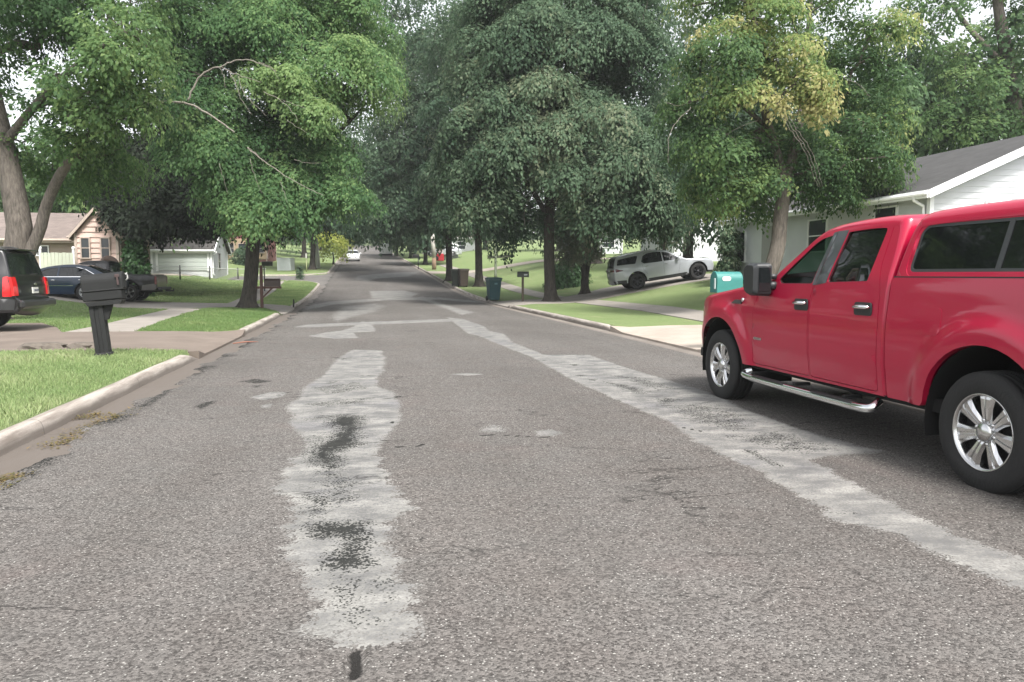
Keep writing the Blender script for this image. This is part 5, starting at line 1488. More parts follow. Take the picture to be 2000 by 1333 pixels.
# ------------------------------------------------------------------ mailboxes, bins, posts
def mailbox_shell(name, L, W, H, m, parent, z0):
    """arched mailbox lying along +X, door at +X"""
    pr = [(-W / 2, z0), (W / 2, z0)] + [(W / 2 * math.cos(a), z0 + H - W / 2 + W / 2 * math.sin(a)) for a in np.linspace(0, PI, 14)]
    mb = MB(); k = len(pr); V = []
    for x, s_ in ((-L / 2, .94), (-L / 2 + .02, 1), (L / 2 - .02, 1), (L / 2 - .018, 1.04), (L / 2 + .012, 1.04), (L / 2 + .02, .97)):
        cz = z0 + H / 2; V += [(x, p[0] * s_, cz + (p[1] - cz) * s_) for p in pr]
    mb.add(V, [(a * k + i, a * k + (i + 1) % k, (a + 1) * k + (i + 1) % k, (a + 1) * k + i) for a in range(5) for i in range(k)] + [tuple(range(k)), tuple(range(5 * k, 6 * k))])
    o = mb.build(name, m, parent); fix_normals(o); return o

def street_furniture():
    # black pedestal mailbox in the near verge, leaning a little to the left
    p = on(204, 697); m = mat("mailbox_black", (.005, .0055, .006), .8, bump=.06, bscale=90)
    t = thing("mailbox", "large black plastic mailbox on a leaning fluted post in the near left verge", "mailbox", tuple(p))
    t.rotation_euler = (math.radians(-1), math.radians(-5.5), math.radians(4))
    b = MB()
    for i, (w, z) in enumerate(((.125, .42), )): pass
    pl = [(-.10, -.10), (-.036, -.10), (-.026, -.082), (.026, -.082), (.036, -.10), (.10, -.10), (.10, -.036), (.082, -.026), (.082, .026), (.10, .036), (.10, .10), (-.10, .10)]
    b.prism(pl, -.15, .86); b.build("post", m, t)
    b = MB(); b.box((0, 0, .02), (.26, .26, .10), .02); b.build("post_base", m, t)
    b = MB(); b.extr(rcorner([(.08, .58), (.15, .60), (.17, .66), (.24, .84), (.08, .84)], .02), 'y', -.05, .05); b.build("bracket", m, t)
    b = MB(); b.extr(rcorner([(-.10, .83), (.38, .83), (.42, .90), (-.14, .90)], .012), 'y', -.14, .14); b.build("tray", m, t)
    b = MB(); b.box((.13, 0, .985), (.58, .27, .15), .012); b.box((.14, 0, 1.07), (.62, .295, .025), .008); b.build("newspaper_box", m, t)
    sh = mailbox_shell("box", .60, .27, .26, m, t, 1.083); sh.location = (.14, 0, 0)
    b = MB(); b.lathe([(.345, .001), (.375, .03), (.365, .001)], 10, 'x', (0, 0, 1.30)); b.tube([(.34, -.0, 1.2), (.372, 0, 1.23), (.372, 0, 1.28), (.34, 0, 1.31)], .012, 6); b.build("door_pull", mat("pull_grey", (.35, .35, .34), .5), sh)
    b = MB(); b.box((.25, -.158, 1.20), (.03, .012, .14), .004); b.box((.25, -.158, 1.28), (.07, .012, .05), .004); b.build("flag", mat("flag_dull", (.05, .03, .03), .5), sh)
    # brown wooden mailbox stand by the maple
    p = on(512, 603); br = mat("dark_red_wood", (.085, .040, .032), .7, bump=.2, bscale=30)
    t = thing("mailbox", "brown wooden mailbox on a braced red-brown post beside the maple trunk", "mailbox", tuple(p))
    b = MB(); b.box((0, 0, .82), (.11, .11, 1.72), .008); b.build("post", br, t)
    b = MB(); b.box((.25, 0, .82), (1.0, .09, .09), .006); b.build("arm", br, t)
    b = MB(); b.extr([(.05, .40), (.05, .48), (.36, .80), (.44, .80)], 'y', -.04, .04); b.build("brace", br, t)
    bx = mailbox_shell("box", .58, .24, .30, mat("mailbox_brown", (.050, .032, .028), .55), t, .87)
    for o in (bx,): o.location = (.40, 0, 0)
    # small dark mailbox further along
    p = on(519, 588); p = np.array([*on(517, 570)[:2], 0]); p[2] = g(p[0], p[1])
    t = thing("mailbox", "small olive mailbox on a thin pole, farther left beyond the maple", "mailbox", tuple(p))
    b = MB(); b.tube([(0, 0, -.1), (0, 0, 1.55)], .035, 8); b.build("post", BLACKP, t)
    bx = mailbox_shell("box", .60, .24, .28, mat("mailbox_olive", (.035, .042, .028), .5), t, 1.53); bx.location = (.18, 0, 0)
    # mailbox with house number on the right verge
    p = on(1021, 590)
    t = thing("mailbox", "dark green mailbox with pale number on a brown post in front of the right maple", "mailbox", tuple(p), 0)
    b = MB(); b.box((0, 0, .60), (.10, .10, 1.35), .008); b.build("post", mat("post_brown", (.075, .060, .042), .8, bump=.2), t)
    bx = mailbox_shell("box", .52, .20, .27, mat("mailbox_dark_green", (.014, .022, .017), .5), t, 1.18)
    b = MB()
    for k in range(3): b.box((.06 + k * .06, -.104, 1.29), (.042, .008, .075), .004)
    b.build("house_number", mat("number_grey", (.40, .42, .42), .6), bx)
    # teal mailbox behind the pickup's nose
    p = at(1420, 552, 13.3); px_, py_ = p[0], p[1]
    px_ = 6.55; py_ = px_ * ray(1420, 552)[1] / ray(1420, 552)[0]; dz = EYE + ray(1420, 552)[2] / ray(1420, 552)[0] * px_
    zg = g(px_, py_)
    t = thing("mailbox", "teal mailbox with a pale oval sticker, showing above the red pickup's hood", "mailbox", (px_, py_, zg), PI)
    tm = mat("teal_plastic", (.028, .165, .150), .45, var=.12, vscale=6)
    b = MB(); b.box((0, 0, (dz - zg) / 2 - .15), (.10, .10, dz - zg - .2), .01); b.build("post", mat("post_grey", (.10, .10, .095), .8), t)
    bx = mailbox_shell("box", .50, .29, .38, tm, t, dz - zg - .18)
    z = dz - zg
    b = MB(); pl = [(.08 + .085 * np.sign(math.cos(a)) * abs(math.cos(a)) ** .6, z + .07 + .042 * np.sign(math.sin(a)) * abs(math.sin(a)) ** .7) for a in np.linspace(0, 2 * PI, 24, endpoint=False)]
    b.extr(pl, 'y', .147, .150); st = b.build("sticker", mat("sticker_white", (.70, .66, .66), .5), bx)
    b = MB()
    for k in range(5): b.box((.145 - k * .032, .152, z + .072 + .006 * (k % 2)), (.016, .003, .030 - .006 * (k % 2)))
    b.build("sticker_print", mat("sticker_pink", (.62, .25, .28), .6), st)
    b = MB(); b.box((.285, .09, z - .02), (.012, .05, .20), .004); b.build("flag", mat("flag_pale", (.55, .62, .60), .5), bx)
    # far mailbox, right side
    p = on(817, 524)
    t = thing("mailbox", "far black mailbox on a thin post where the right kerb bends, before the silver car", "mailbox", tuple(p))
    b = MB(); b.tube([(0, 0, -.1), (0, 0, 1.15)], .05, 6); b.build("post", BLACKP, t)
    bx = mailbox_shell("box", .65, .28, .36, m, t, 1.1); bx.location = (-.25, 0, 0)

    # wheeled bins
    def bin_(px, py, col, label, mname, hgt=1.12, rz=0.):
        p = on(px, py); t = thing("wheelie_bin", label, "bin", tuple(p), rz, "wheeled bins on the right verge")
        mm = mat(mname, col, .5, bump=.05, bscale=40)
        b = MB(); V = []
        for z, w, d in ((.06, .24, .26), (.10, .25, .27), (hgt * .86, .31, .36), (hgt * .865, .335, .385), (hgt * .91, .335, .385), (hgt * .91, .30, .35)):
            V += [(x, y, z) for x, y in rcorner([(-w, -d), (w, -d), (w, d), (-w, d)], .05, 3)]
        k = len(V) // 6
        b.add(V, [(a * k + i, a * k + (i + 1) % k, (a + 1) * k + (i + 1) % k, (a + 1) * k + i) for a in range(5) for i in range(k)] + [tuple(range(k)), tuple(range(5 * k, 6 * k))])
        o = b.build("body", mm, t); fix_normals(o)
        b = MB(); b.extr(rcorner([(-.39, hgt * .915), (.37, hgt * .915), (.36, hgt * .96), (.0, hgt), (-.38, hgt * .965)], .015), 'x', -.345, .345); 
        l_ = b.build("lid", mm, t); l_.rotation_euler = (0, 0, 0)
        b = MB(); b.tube([(-.28, .40, hgt * .92), (-.28, .47, hgt * .95), (.28, .47, hgt * .95), (.28, .40, hgt * .92)], .018, 6); b.build("handle", BLACKP, t)
        for sx in (-1, 1):
            b = MB(); b.lathe([(sx * .24, .001), (sx * .24, .12), (sx * .31, .12), (sx * .31, .001)], 16, 'x', (0, .26, .12)); b.build("wheel", RUBBER, t)
        return t
    bt = bin_(964, 588, (.010, .055, .065), "dark teal wheeled bin standing at the right kerb by the driveway", "bin_teal", 1.18, .15)
    b = MB(); b.box((0.02, -.345, .86), (.16, .012, .09), .004); e = b.build("emblem", mat("bin_mark", (.10, .20, .22), .6), bt)
    bin_(905, 561, (.050, .036, .030), "brown wheeled bin with its lid heaped, between the two maple trunks", "bin_brown", 1.25, .1)
    bin_(891, 560, (.016, .022, .019), "black wheeled bin with branches sticking out, left of the brown bin", "bin_black", 1.2, -.1)
    # lamp post with a crossbar in the right lawn
    p = on(968, 543)
    t = thing("lamp_post", "green yard lamp post with a white lantern and a name bar, in the right lawn", "lamp post", tuple(p))
    H = (543 - 462) / 1500 * (ray(968, 543) * 0 + 1)[0] * np.dot(p - EYEV, _f)
    gm = mat("lamp_green", (.075, .095, .055), .6)
    b = MB(); b.tube([(0, 0, -.1), (0, 0, .3), (0, 0, .32), (0, 0, H)], [.13, .13, .10, .085], 10); b.build("pole", gm, t)
    b = MB(); b.box((.55, 0, H * .50), (2.2, .06, .22), .02); ar = b.build("crossbar", mat("sign_dark", (.045, .050, .030), .7), t); ar.rotation_euler = (0, -.06, 0)
    b = MB(); b.lathe([(H, .10), (H + .06, .22), (H + .55, .30), (H + .56, .001)], 8, 'z', smooth=False); b.build("lantern", mat("lantern_white", (.62, .60, .52), .4), t)
    b = MB(); b.lathe([(H + .56, .36), (H + .60, .36), (H + .86, .10), (H + 1.0, .03), (H + 1.02, .001)], 8, 'z', smooth=False); b.build("lantern_cap", mat("cap_grey", (.45, .46, .46), .5), t)
    # wooden pole far right, grey above and brown below
    p = on(848, 527); H = 70 / 1500 * np.dot(p - EYEV, _f)
    t = thing("wooden_post", "short weathered wooden pole, pale at the top and brown at the foot, right verge", "pole", tuple(p))
    b = MB(); b.tube([(0, 0, -.2), (.0, 0, 1.2)], [.22, .21], 12); b.build("pole_base", mat("pole_brown", (.20, .135, .09), .9, bump=.3, bscale=12), t)
    b = MB(); b.tube([(0, 0, 1.2), (-.16, 0, H)], [.208, .20], 12); b.build("pole_shaft", mat("pole_grey", (.40, .39, .35), .9, bump=.3, bscale=12), t)
    # grey lamp pole at the far left corner
    p = on(622, 524); H = 58 / 1500 * np.dot(p - EYEV, _f)
    t = thing("light_pole", "slim pale street light pole at the far left corner of the side street", "light pole", tuple(p))
    b = MB(); b.tube([(0, 0, -.2), (-.22, 0, H)], [.24, .18], 12); b.build("pole", mat("pole_pale", (.55, .56, .50), .7), t)
    b = MB(); b.tube([(-.22, 0, H - .1), (-.28, 0, H + .25), (-.5, -.1, H + .45)], [.05, .05, .04], 8); b.box((-.62, -.14, H + .47), (.42, .18, .12), .03); b.build("lamp_head", mat("lamp_head", (.55, .58, .58), .4), t)
    p = on(599, 532); H = 36 / 1500 * np.dot(p - EYEV, _f)
    t = thing("sign_post", "thin yellowish sign post seen edge-on at the side street corner", "sign", tuple(p))
    b = MB(); b.tube([(0, 0, -.1), (0, 0, H)], .05, 8); b.build("post", mat("post_yellow", (.40, .42, .24), .6), t)
    b = MB(); b.box((0, 0, H - .22), (.10, .62, .42), .01); b.build("sign_panel", mat("sign_back", (.50, .50, .46), .5), t)
    # utility cabinet
    p = on(557, 529); H = 24 / 1500 * np.dot(p - EYEV, _f); W = 26 / 1500 * np.dot(p - EYEV, _f)
    t = thing("utility_cabinet", "pale grey ribbed enclosure on the far left lawn before the side street trees", "cabinet", (p[0], p[1] + .5, p[2]), -.25)
    b = MB()
    for i in range(9): b.box((-W / 2 + (i + .5) * W / 9, -.55, H / 2), (W / 9 - .03, .06, H), .01)
    for i in range(6): b.box((W / 2, -.45 + i * .2, H / 2), (.06, .17, H), .01)
    b.box((0, 0, H / 2), (W - .08, 1.0, H - .06)); b.build("panel", mat("cabinet_grey", (.42, .45, .45), .6, var=.06), t)
    b = MB(); b.box((0, 0, H + .02), (W + .1, 1.2, .05), .01); b.build("lid", mat("cabinet_lid", (.50, .52, .52), .6), t)
    # low wire fence before the garage
    q = [on(300, 547), on(352, 547), on(410, 547), on(465, 547), on(520, 545)]
    D = np.dot(q[1] - EYEV, _f); H = 26 / 1500 * D
    t = thing("wire_fence", "low chain fence on dark posts with a pale top rail, across the garage lawn", "fence", tuple(q[2]))
    for p in q[1:4]:
        b = MB(); d = p - q[2]; b.tube([(d[0], d[1], d[2] - .1), (d[0], d[1], d[2] + H + .08)], .05, 8); b.build("post", BLACKP, t)
    b = MB(); rl = [p - q[2] + np.array([0, 0, H - .05]) for p in q]; b.tube(rl, .025, 6); b.build("top_rail", mat("rail_pale", (.50, .52, .50), .5), t)
    b = MB()
    for a_, c_ in zip(q[:-1], q[1:]):
        a_ = a_ - q[2]; c_ = c_ - q[2]; L = np.linalg.norm(c_ - a_); n_ = int(L / .16)
        for i in range(n_):
            u0, u1 = i / n_, min(1, (i + 4) / n_)
            P0, P1 = a_ + (c_ - a_) * u0, a_ + (c_ - a_) * u1
            for A_, B_ in ((P0 + [0, 0, .05], P1 + [0, 0, H - .06]), (P1 + [0, 0, .05], P0 + [0, 0, H - .06])): b.tube([A_, B_], .004, 3, cap=False)
    b.build("wire_mesh", mat("wire_grey", (.30, .31, .30), .5, .5), t)
    # stake at the kerb corner
    p = on(573, 601)
    t = thing("driveway_marker", "short dark stake at the corner of the second left driveway", "stake")
    t.location = tuple(p); b = MB(); b.tube([(0, 0, -.05), (.02, 0, .22), (.02, 0, .34)], [.03, .035, .025], 8); b.build("stake", BLACKP, t)
street_furniture()

# ------------------------------------------------------------------ trees
def leaves(C_, rad, per, size, tint, droop=.35, flat=.45, seed=0, tvar=.16, aspect=.62, axis=None):
    """one drooping spray of leaves per clump centre, tilted away from the tree's axis; returns vertices, faces, tints"""
    r = np.random.default_rng(seed); n = len(C_); cnt = np.maximum(10, (per * rad ** 2 * r.uniform(.7, 1.3, n))).astype(int)
    ax = C_.mean(0) if axis is None else np.asarray(axis, float)
    ou = C_ - ax; ou[:, 2] = 0; ou += r.normal(0, .35, (n, 3)) * (np.linalg.norm(ou, axis=1)[:, None] * .6 + .2); ou[:, 2] = 0
    ou /= np.linalg.norm(ou, axis=1)[:, None] + 1e-9
    hz = (C_[:, 2] - np.quantile(C_[:, 2], .9)) / max(.5, np.ptp(C_[:, 2]))      # lower sprays hang more steeply
    tl = np.clip(r.normal(.55, .22, n) - .55 * hz, .05, 1.25)
    nr = np.array([0, 0, 1.]) + ou * tl[:, None] + r.normal(0, .13, (n, 3)); nr /= np.linalg.norm(nr, axis=1)[:, None]
    e2 = np.cross(nr, ou); e2 /= np.linalg.norm(e2, axis=1)[:, None] + 1e-9; e1 = np.cross(e2, nr)
    idx = np.repeat(np.arange(n), cnt); N_ = len(idx); R = rad[idx][:, None]
    a = r.uniform(0, 2 * PI, N_); q = np.sqrt(r.uniform(0, 1, N_))
    ph = r.uniform(0, 6.28, n)[idx]; nf = r.integers(4, 7, n)[idx]
    q = q * (1 + .30 * np.sin(nf * a + ph))                                       # fingered outline
    low = (r.uniform(0, 1, N_) < .28)[:, None]
    ca, sa = np.cos(a)[:, None], np.sin(a)[:, None]; q = q[:, None]
    E1, E2, NR = e1[idx], e2[idx], nr[idx]
    P = C_[idx] + (E1 * ca * 1.22 + E2 * sa * .88) * q * R + NR * R * (flat * .35 - droop * .75 * q ** 2 - .38 * low + r.normal(0, .075, N_)[:, None])
    out = E1 * ca + E2 * sa - NR * (.15 + .75 * q) + np.array([0, 0, -.25]) + r.normal(0, .38, (N_, 3)); out /= np.linalg.norm(out, axis=1)[:, None]
    nn = NR + (E1 * ca + E2 * sa) * q * .45 + r.normal(0, .34, (N_, 3))
    sd = np.cross(nn, out); sd /= np.linalg.norm(sd, axis=1)[:, None] + 1e-9
    up = np.cross(out, sd)
    L = size * r.uniform(.65, 1.3, N_)[:, None]; W = L * aspect
    V = np.stack([P, P + out * L * .45 + sd * W * .5 + up * L * .08, P + out * L - up * L * .06, P + out * L * .45 - sd * W * .5 + up * L * .08], 1)
    F = np.arange(N_ * 4).reshape(-1, 4)
    ct = tint[idx] + r.normal(0, tvar, N_)
    return V.reshape(-1, 3), F, np.clip(ct, 0, 1)

def grow(base_pts, base_rad, clumps, seed=0, maxr=.16, every=1, minr=.010):
    """attach clump centres to the trunk with sagging limbs; returns tubes"""
    r = np.random.default_rng(seed)
    sk = []; par = []; isb = []
    tubes = []
    tops = []
    for bi, (pts, rd) in enumerate(zip(base_pts, base_rad)):
        pts = np.asarray(pts, float)
        for i, p in enumerate(pts):
            sk.append(p); par.append(len(sk) - 2 if i else -1); isb.append(True)
    nb = len(sk); load = np.zeros(nb + len(clumps) * 5 + 5)
    SK = np.zeros((nb + len(clumps) * 5 + 5, 3)); SK[:nb] = sk; n = nb
    zmin = min(p[-1][2] for p in base_pts) * 0 + sorted([q[2] for p in base_pts for q in p])[int(nb * .35)]
    okb = np.array([i for i in range(nb) if SK[i][2] >= zmin])
    c0 = SK[okb].mean(0); order = np.argsort(np.linalg.norm(clumps - c0, axis=1))[::every]
    chains = []
    alive = np.zeros(len(SK), bool); alive[okb] = True
    for ci in order:
        c = clumps[ci]; idx = np.where(alive[:n])[0]
        d = SK[idx] - c; dist = np.linalg.norm(d, axis=1); cost = dist + np.maximum(0, d[:, 2]) * .8 - np.where(idx < nb, .0, .15)
        j = idx[np.argmin(cost)]; a = SK[j]; L = np.linalg.norm(c - a)
        if L < .15: continue
        k = 4; ch = [j]
        off = r.normal(0, .07 * L, 3); off[2] += .10 * L
        for t in np.linspace(0, 1, k + 1)[1:]:
            p = a + (c - a) * t + off * math.sin(PI * t) + r.normal(0, .02 * L, 3)
            SK[n] = p; alive[n] = True; par.append(n - 1 if t > 1 / k + 1e-6 else j); ch.append(n); n += 1
        chains.append(ch)
        q = n - 1
        while q >= 0:
            load[q] += 1; q = par[q]
    rad = lambda i: min(maxr, minr * (max(1, load[i]) ** .52))
    for ch in chains:
        tubes.append((SK[ch], [min(rad(ch[1]) * 1.05, rad(ch[0]) if ch[0] >= nb else 9)] + [rad(i) for i in ch[1:]]))
    return tubes

def lobes_to_clumps(lobes, seed, shell=.55, gap=.0):
    r = np.random.default_rng(seed); C_ = []; R_ = []; T_ = []
    for lb in lobes:
        c, ra, n, rc, tint = lb
        v = r.normal(0, 1, (n, 3)); v /= np.linalg.norm(v, axis=1)[:, None]
        q = r.uniform(shell ** 3, 1, n) ** (1 / 3)
        P = np.asarray(c) + v * q[:, None] * np.asarray(ra)
        C_.append(P); R_.append(rc * r.uniform(.65, 1.3, n)); T_.append(tint + r.normal(0, .17, n))
    return np.vstack(C_), np.concatenate(R_), np.concatenate(T_)

def flare_rad(rs, base):
    return rs

def tree(name, label, trunk_paths, trunk_rads, lobes, leaf_m, bark_m, size, per, seed, group=None, cat="tree", every=2, droop=.35, flat=.45, loc=None, shell=.66, tvar=.13, extra=None, limb_max=.15, keep=None, clump=None):
    base = np.array(trunk_paths[0][0], float) if loc is None else np.array(loc)
    root = thing(name, label, cat, tuple(base), 0, group)
    C_, R_, T_ = lobes_to_clumps(lobes, seed, shell)
    if clump:
        k = np.random.default_rng(seed + 9).uniform(0, 1, len(C_)) < 1.25 / clump ** 1.6; C_, R_, T_ = C_[k], R_[k] * clump, T_[k]
    if keep is not None:
        k = keep(C_); C_, R_, T_ = C_[k], R_[k], T_[k]
    V, F, tn = leaves(C_, R_, per * 1.45, size, T_, droop, flat, seed + 1, tvar, axis=base)
    mb = MB()
    for pts, rd in zip(trunk_paths, trunk_rads):
        p = chaikin(np.asarray(pts, float), 2, False) - base; q = np.interp(np.linspace(0, 1, len(p)), np.linspace(0, 1, len(rd)), rd)
        mb.tube(p, q, 14)
    # root flare at the foot
    p0 = np.asarray(trunk_paths[0][0], float) - base; r0 = trunk_rads[0][0]
    a = np.linspace(0, 2 * PI, 24, endpoint=False); rows = []
    p1 = np.asarray(trunk_paths[0][1], float) - base
    for h, s_ in ((-.12, 1.9), (.0, 1.62), (.10, 1.36), (.28, 1.14), (.55, 1.03), (.8, 1.0)):
        ctr = p0 + (p1 - p0) * (h / max(.1, p1[2] - p0[2])); lob = 1 + (s_ - 1) * .45 * np.sin(5 * a + seed)
        rows.append(np.stack([ctr[0] + r0 * s_ * lob * np.cos(a), ctr[1] + r0 * s_ * lob * np.sin(a), np.full(24, ctr[2] if h > 0 else h)], 1))
    rows = np.vstack(rows); mb.add(rows, [(i * 24 + j, i * 24 + (j + 1) % 24, (i + 1) * 24 + (j + 1) % 24, (i + 1) * 24 + j) for i in range(5) for j in range(24)], True)
    for pts, rd in grow([chaikin(np.asarray(t, float), 1, False) - base for t in trunk_paths], trunk_rads, C_ - base, seed, limb_max, every): mb.tube(pts, rd, 6, cap=False)
    mb.build("trunk", bark_m, root)
    np_mesh("crown", V - base, F, leaf_m, root, fattr=dict(tint=tn))
    return root

def LB(px, py, dep, rx, ry, rz, n, rc, tint=.4):
    """a lobe of crown surveyed from the photograph: its middle at depth dep, half sizes in metres"""
    return (at(px, py, dep), (rx, rz, ry), n, rc, tint)

def trunk_at(px, py, *more):
    """trunk path: foot on the ground at (px, py); further (px, py, depth change)"""
    p = on(px, py); d = np.dot(p - EYEV, _f); return [p] + [at(a, b, d + c) for a, b, c in more], d

def B(D, *rows):
    """rows (px, py, ddepth, half-width px, half-height px, half-depth m, clumps, clump radius, tint) around depth D"""
    o = []
    for px, py, dd, hx, hy, hd, n, rc, ti in rows:
        d = D + dd; o.append(LB(px, py, d, hx * d / 1500, hy * d / 1500, hd, n, rc, ti))
    return o

def planted_trees():
    # A: big leaning tree at the far left, behind the black SUV
    f = on(52, 590); f = np.array([-10.9, 24.4, g(-10.9, 24.4)]); D = np.dot(f - EYEV, _f)
    t1 = [f, at(44, 480, D), at(28, 380, D), at(5, 270, D), at(-20, 170, D + .3), at(-40, 40, D + .5), at(-60, -120, D + .5)]
    t2 = [f + [.25, 0, .2], at(74, 470, D), at(92, 390, D - .1), at(135, 310, D - .5), at(200, 240, D - .6), at(262, 205, D + .8), at(332, 200, 26.9)]
    t3 = [at(8, 285, D), at(40, 240, D - .2), at(105, 165, D - .8), at(180, 105, D - 1.5), at(250, 60, D - 2)]
    tree("maple_tree", "tall leaning tree with a thick scarred trunk behind the black SUV, at the left edge", [t1, t2, t3], [[.38, .35, .32, .28, .24, .19, .12], [.20, .17, .15, .13, .11, .085, .056], [.14, .12, .10, .08, .05]],
         B(D, (70, 25, -1, 90, 34, 2., 34, .62, -.05), (150, 60, -.5, 50, 22, 1.4, 12, .5, .1), (20, 90, 0, 50, 14, 1.4, 10, .5, -.05), (240, 60, -1.5, 70, 40, 1.8, 30, .56, .55), (255, 130, -2, 70, 30, 1.6, 30, .52, .6), (170, 165, -1.5, 80, 24, 1.5, 28, .5, .5),
              (100, 200, -.5, 60, 22, 1.2, 16, .46, .35), (200, 225, -1, 80, 26, 1.4, 26, .5, .5), (160, 285, 0, 80, 22, 1.4, 22, .5, .42), (270, 200, -1.5, 40, 26, 1.2, 14, .5, .55), (60, 300, 1, 50, 28, 1.3, 10, .5, .35), (215, 330, 2, 70, 26, 1.6, 20, .55, .4), (130, 350, 2, 60, 22, 1.4, 14, .5, .35),
              (40, -50, 0, 120, 36, 2.4, 24, .7, .3), (230, -40, 0, 120, 46, 2.4, 26, .7, .45), (-60, 60, 1, 50, 120, 2., 18, .7, .3), (40, -260, 1, 220, 150, 4, 70, 1.25, .4), (180, -420, 2, 200, 150, 4, 50, 1.3, .4)),
         LEAF_MID, BARK, .125, 300, 11, every=2, droop=.45)

    # B: the bright maple left of the road, with bare pale branches hanging out of its front
    f = np.array([-4.72, 31.4, g(-4.72, 31.4)]); D = np.dot(f - EYEV, _f)
    tr = [f, at(491, 540, D), at(494, 470, D), at(505, 400, D + .2), at(520, 300, D + .5), at(530, 180, D + .5), at(540, 60, D + .5), at(545, -80, D + .5)]
    l1 = [at(497, 440, D), at(450, 360, D - .5), at(400, 300, D - 1.2), at(350, 240, D - 2)]
    l2 = [at(505, 400, D), at(570, 330, D), at(640, 280, D), at(700, 220, D)]
    r = tree("maple_tree", "leafy bright green maple left of the road, bare pale branches hanging from its front", [tr, l1, l2], [[.285, .265, .255, .24, .21, .17, .12, .05], [.13, .11, .08, .05], [.14, .11, .08, .05]],
         B(D, (515, 398, -2.5, 92, 46, 1.6, 60, .64, .60), (455, 365, -2, 60, 40, 1.5, 26, .62, .55), (590, 368, -1.5, 75, 42, 1.8, 34, .66, .5), (660, 380, -1.5, 60, 30, 1.4, 24, .6, .55), (715, 385, -1.5, 28, 14, .8, 8, .5, .6),
              (430, 300, -2.5, 70, 55, 1.8, 40, .68, .5), (540, 290, -1, 80, 60, 2, 36, .7, .38), (640, 300, -1, 60, 50, 2, 26, .68, .42), (390, 200, -2.5, 70, 50, 1.8, 32, .7, .45), (340, 120, -2, 60, 50, 1.8, 30, .7, .5), (350, 40, -2, 60, 40, 1.8, 24, .7, .6), (345, 290, -2, 40, 40, 1.4, 18, .6, .45), (560, 160, -3.4, 50, 28, .9, 22, .55, .95), (620, 215, -3.3, 48, 26, .9, 22, .55, .9), (505, 145, -3.5, 28, 22, .8, 12, .5, .85),
              (650, 140, -1.5, 95, 60, 2.2, 52, .75, .72), (730, 150, -1, 55, 50, 2, 24, .7, .75), (700, 60, 0, 80, 60, 2.5, 36, .8, .65), (520, 60, -1.5, 110, 60, 2.5, 56, .8, .5), (400, 80, -1.5, 80, 60, 2.2, 38, .78, .42), (600, 20, 0, 120, 60, 3, 46, .85, .6), (480, -40, 0, 140, 70, 3, 44, .9, .45), (640, -60, 0, 120, 60, 3, 34, .9, .5), (560, 240, 2, 120, 80, 2, 36, .85, .25), (470, 330, 2, 80, 70, 2, 24, .8, .2), (520, -230, 2, 200, 120, 4, 60, 1.3, .4), (540, -380, 2, 150, 90, 3, 30, 1.3, .4)),
         LEAF_BRIGHT, BARK_D, .125, 345, 23, every=2, droop=.5)
    o = np.array(r.location)
    db = MB()
    def tw(pts, ra, rb): 
        P = chaikin(np.array([at(a, b, D + c) - o for a, b, c in pts]), 2, False); P = P + np.random.default_rng(len(P)).normal(0, .012, P.shape); db.tube(P, np.linspace(ra * .62, rb * .5, len(P)), 6)
    tw([(330, 200, -4.4), (365, 200, -4.8), (400, 218, -5), (430, 238, -5), (458, 260, -5)], .075, .045)
    tw([(366, 196, -4.8), (385, 155, -4.9), (408, 135, -5), (432, 131, -5), (452, 120, -5), (478, 116, -5), (505, 122, -5), (540, 140, -4.8)], .060, .022)
    tw([(432, 131, -5), (452, 142, -5), (475, 150, -5), (510, 162, -4.8)], .030, .012)
    tw([(446, 138, -5), (462, 165, -5), (470, 195, -5), (492, 226, -4.9)], .024, .009); tw([(465, 150, -5), (476, 185, -5), (498, 205, -5), (520, 228, -4.9)], .020, .008)
    tw([(430, 133, -5), (438, 150, -5), (440, 172, -5)], .018, .008); tw([(505, 122, -5), (530, 130, -4.9), (545, 155, -4.8)], .018, .008)
    tw([(484, 290, -4.4), (520, 318, -4.6), (560, 346, -4.8), (600, 368, -4.8), (632, 383, -4.8)], .034, .014)
    tw([(484, 288, -4.4), (500, 300, -4.5), (515, 316, -4.5)], .02, .01); tw([(548, 356, -4.7), (556, 380, -4.8), (562, 396, -4.8)], .014, .006)
    tw([(488, 310, -4.5), (497, 345, -4.6), (512, 378, -4.6)], .014, .006); tw([(428, 320, -4.5), (437, 352, -4.5), (446, 380, -4.5)], .014, .006)
    tw([(515, 180, -4.4), (550, 195, -4.5), (575, 222, -4.5), (582, 240, -4.5)], .024, .009); tw([(552, 196, -4.5), (590, 210, -4.4), (612, 218, -4.3)], .016, .007); tw([(560, 235, -4.2), (590, 255, -4.2), (620, 272, -4.2)], .016, .007)
    tw([(575, 312, -4.2), (600, 320, -4.3), (628, 318, -4.3)], .014, .007)
    db.build("bare_branch", DEADW, r)

    # C: dark purple-leaved maple on the left, shading the garage
    f = np.array([-15.2, 42.6, g(-15.2, 42.6)]); f = on(268, 556); D = 41.
    f = at(262, 545, D); f[2] = g(f[0], f[1])
    tr = [f, at(262, 480, D), at(265, 420, D), at(275, 340, D), at(285, 240, D)]
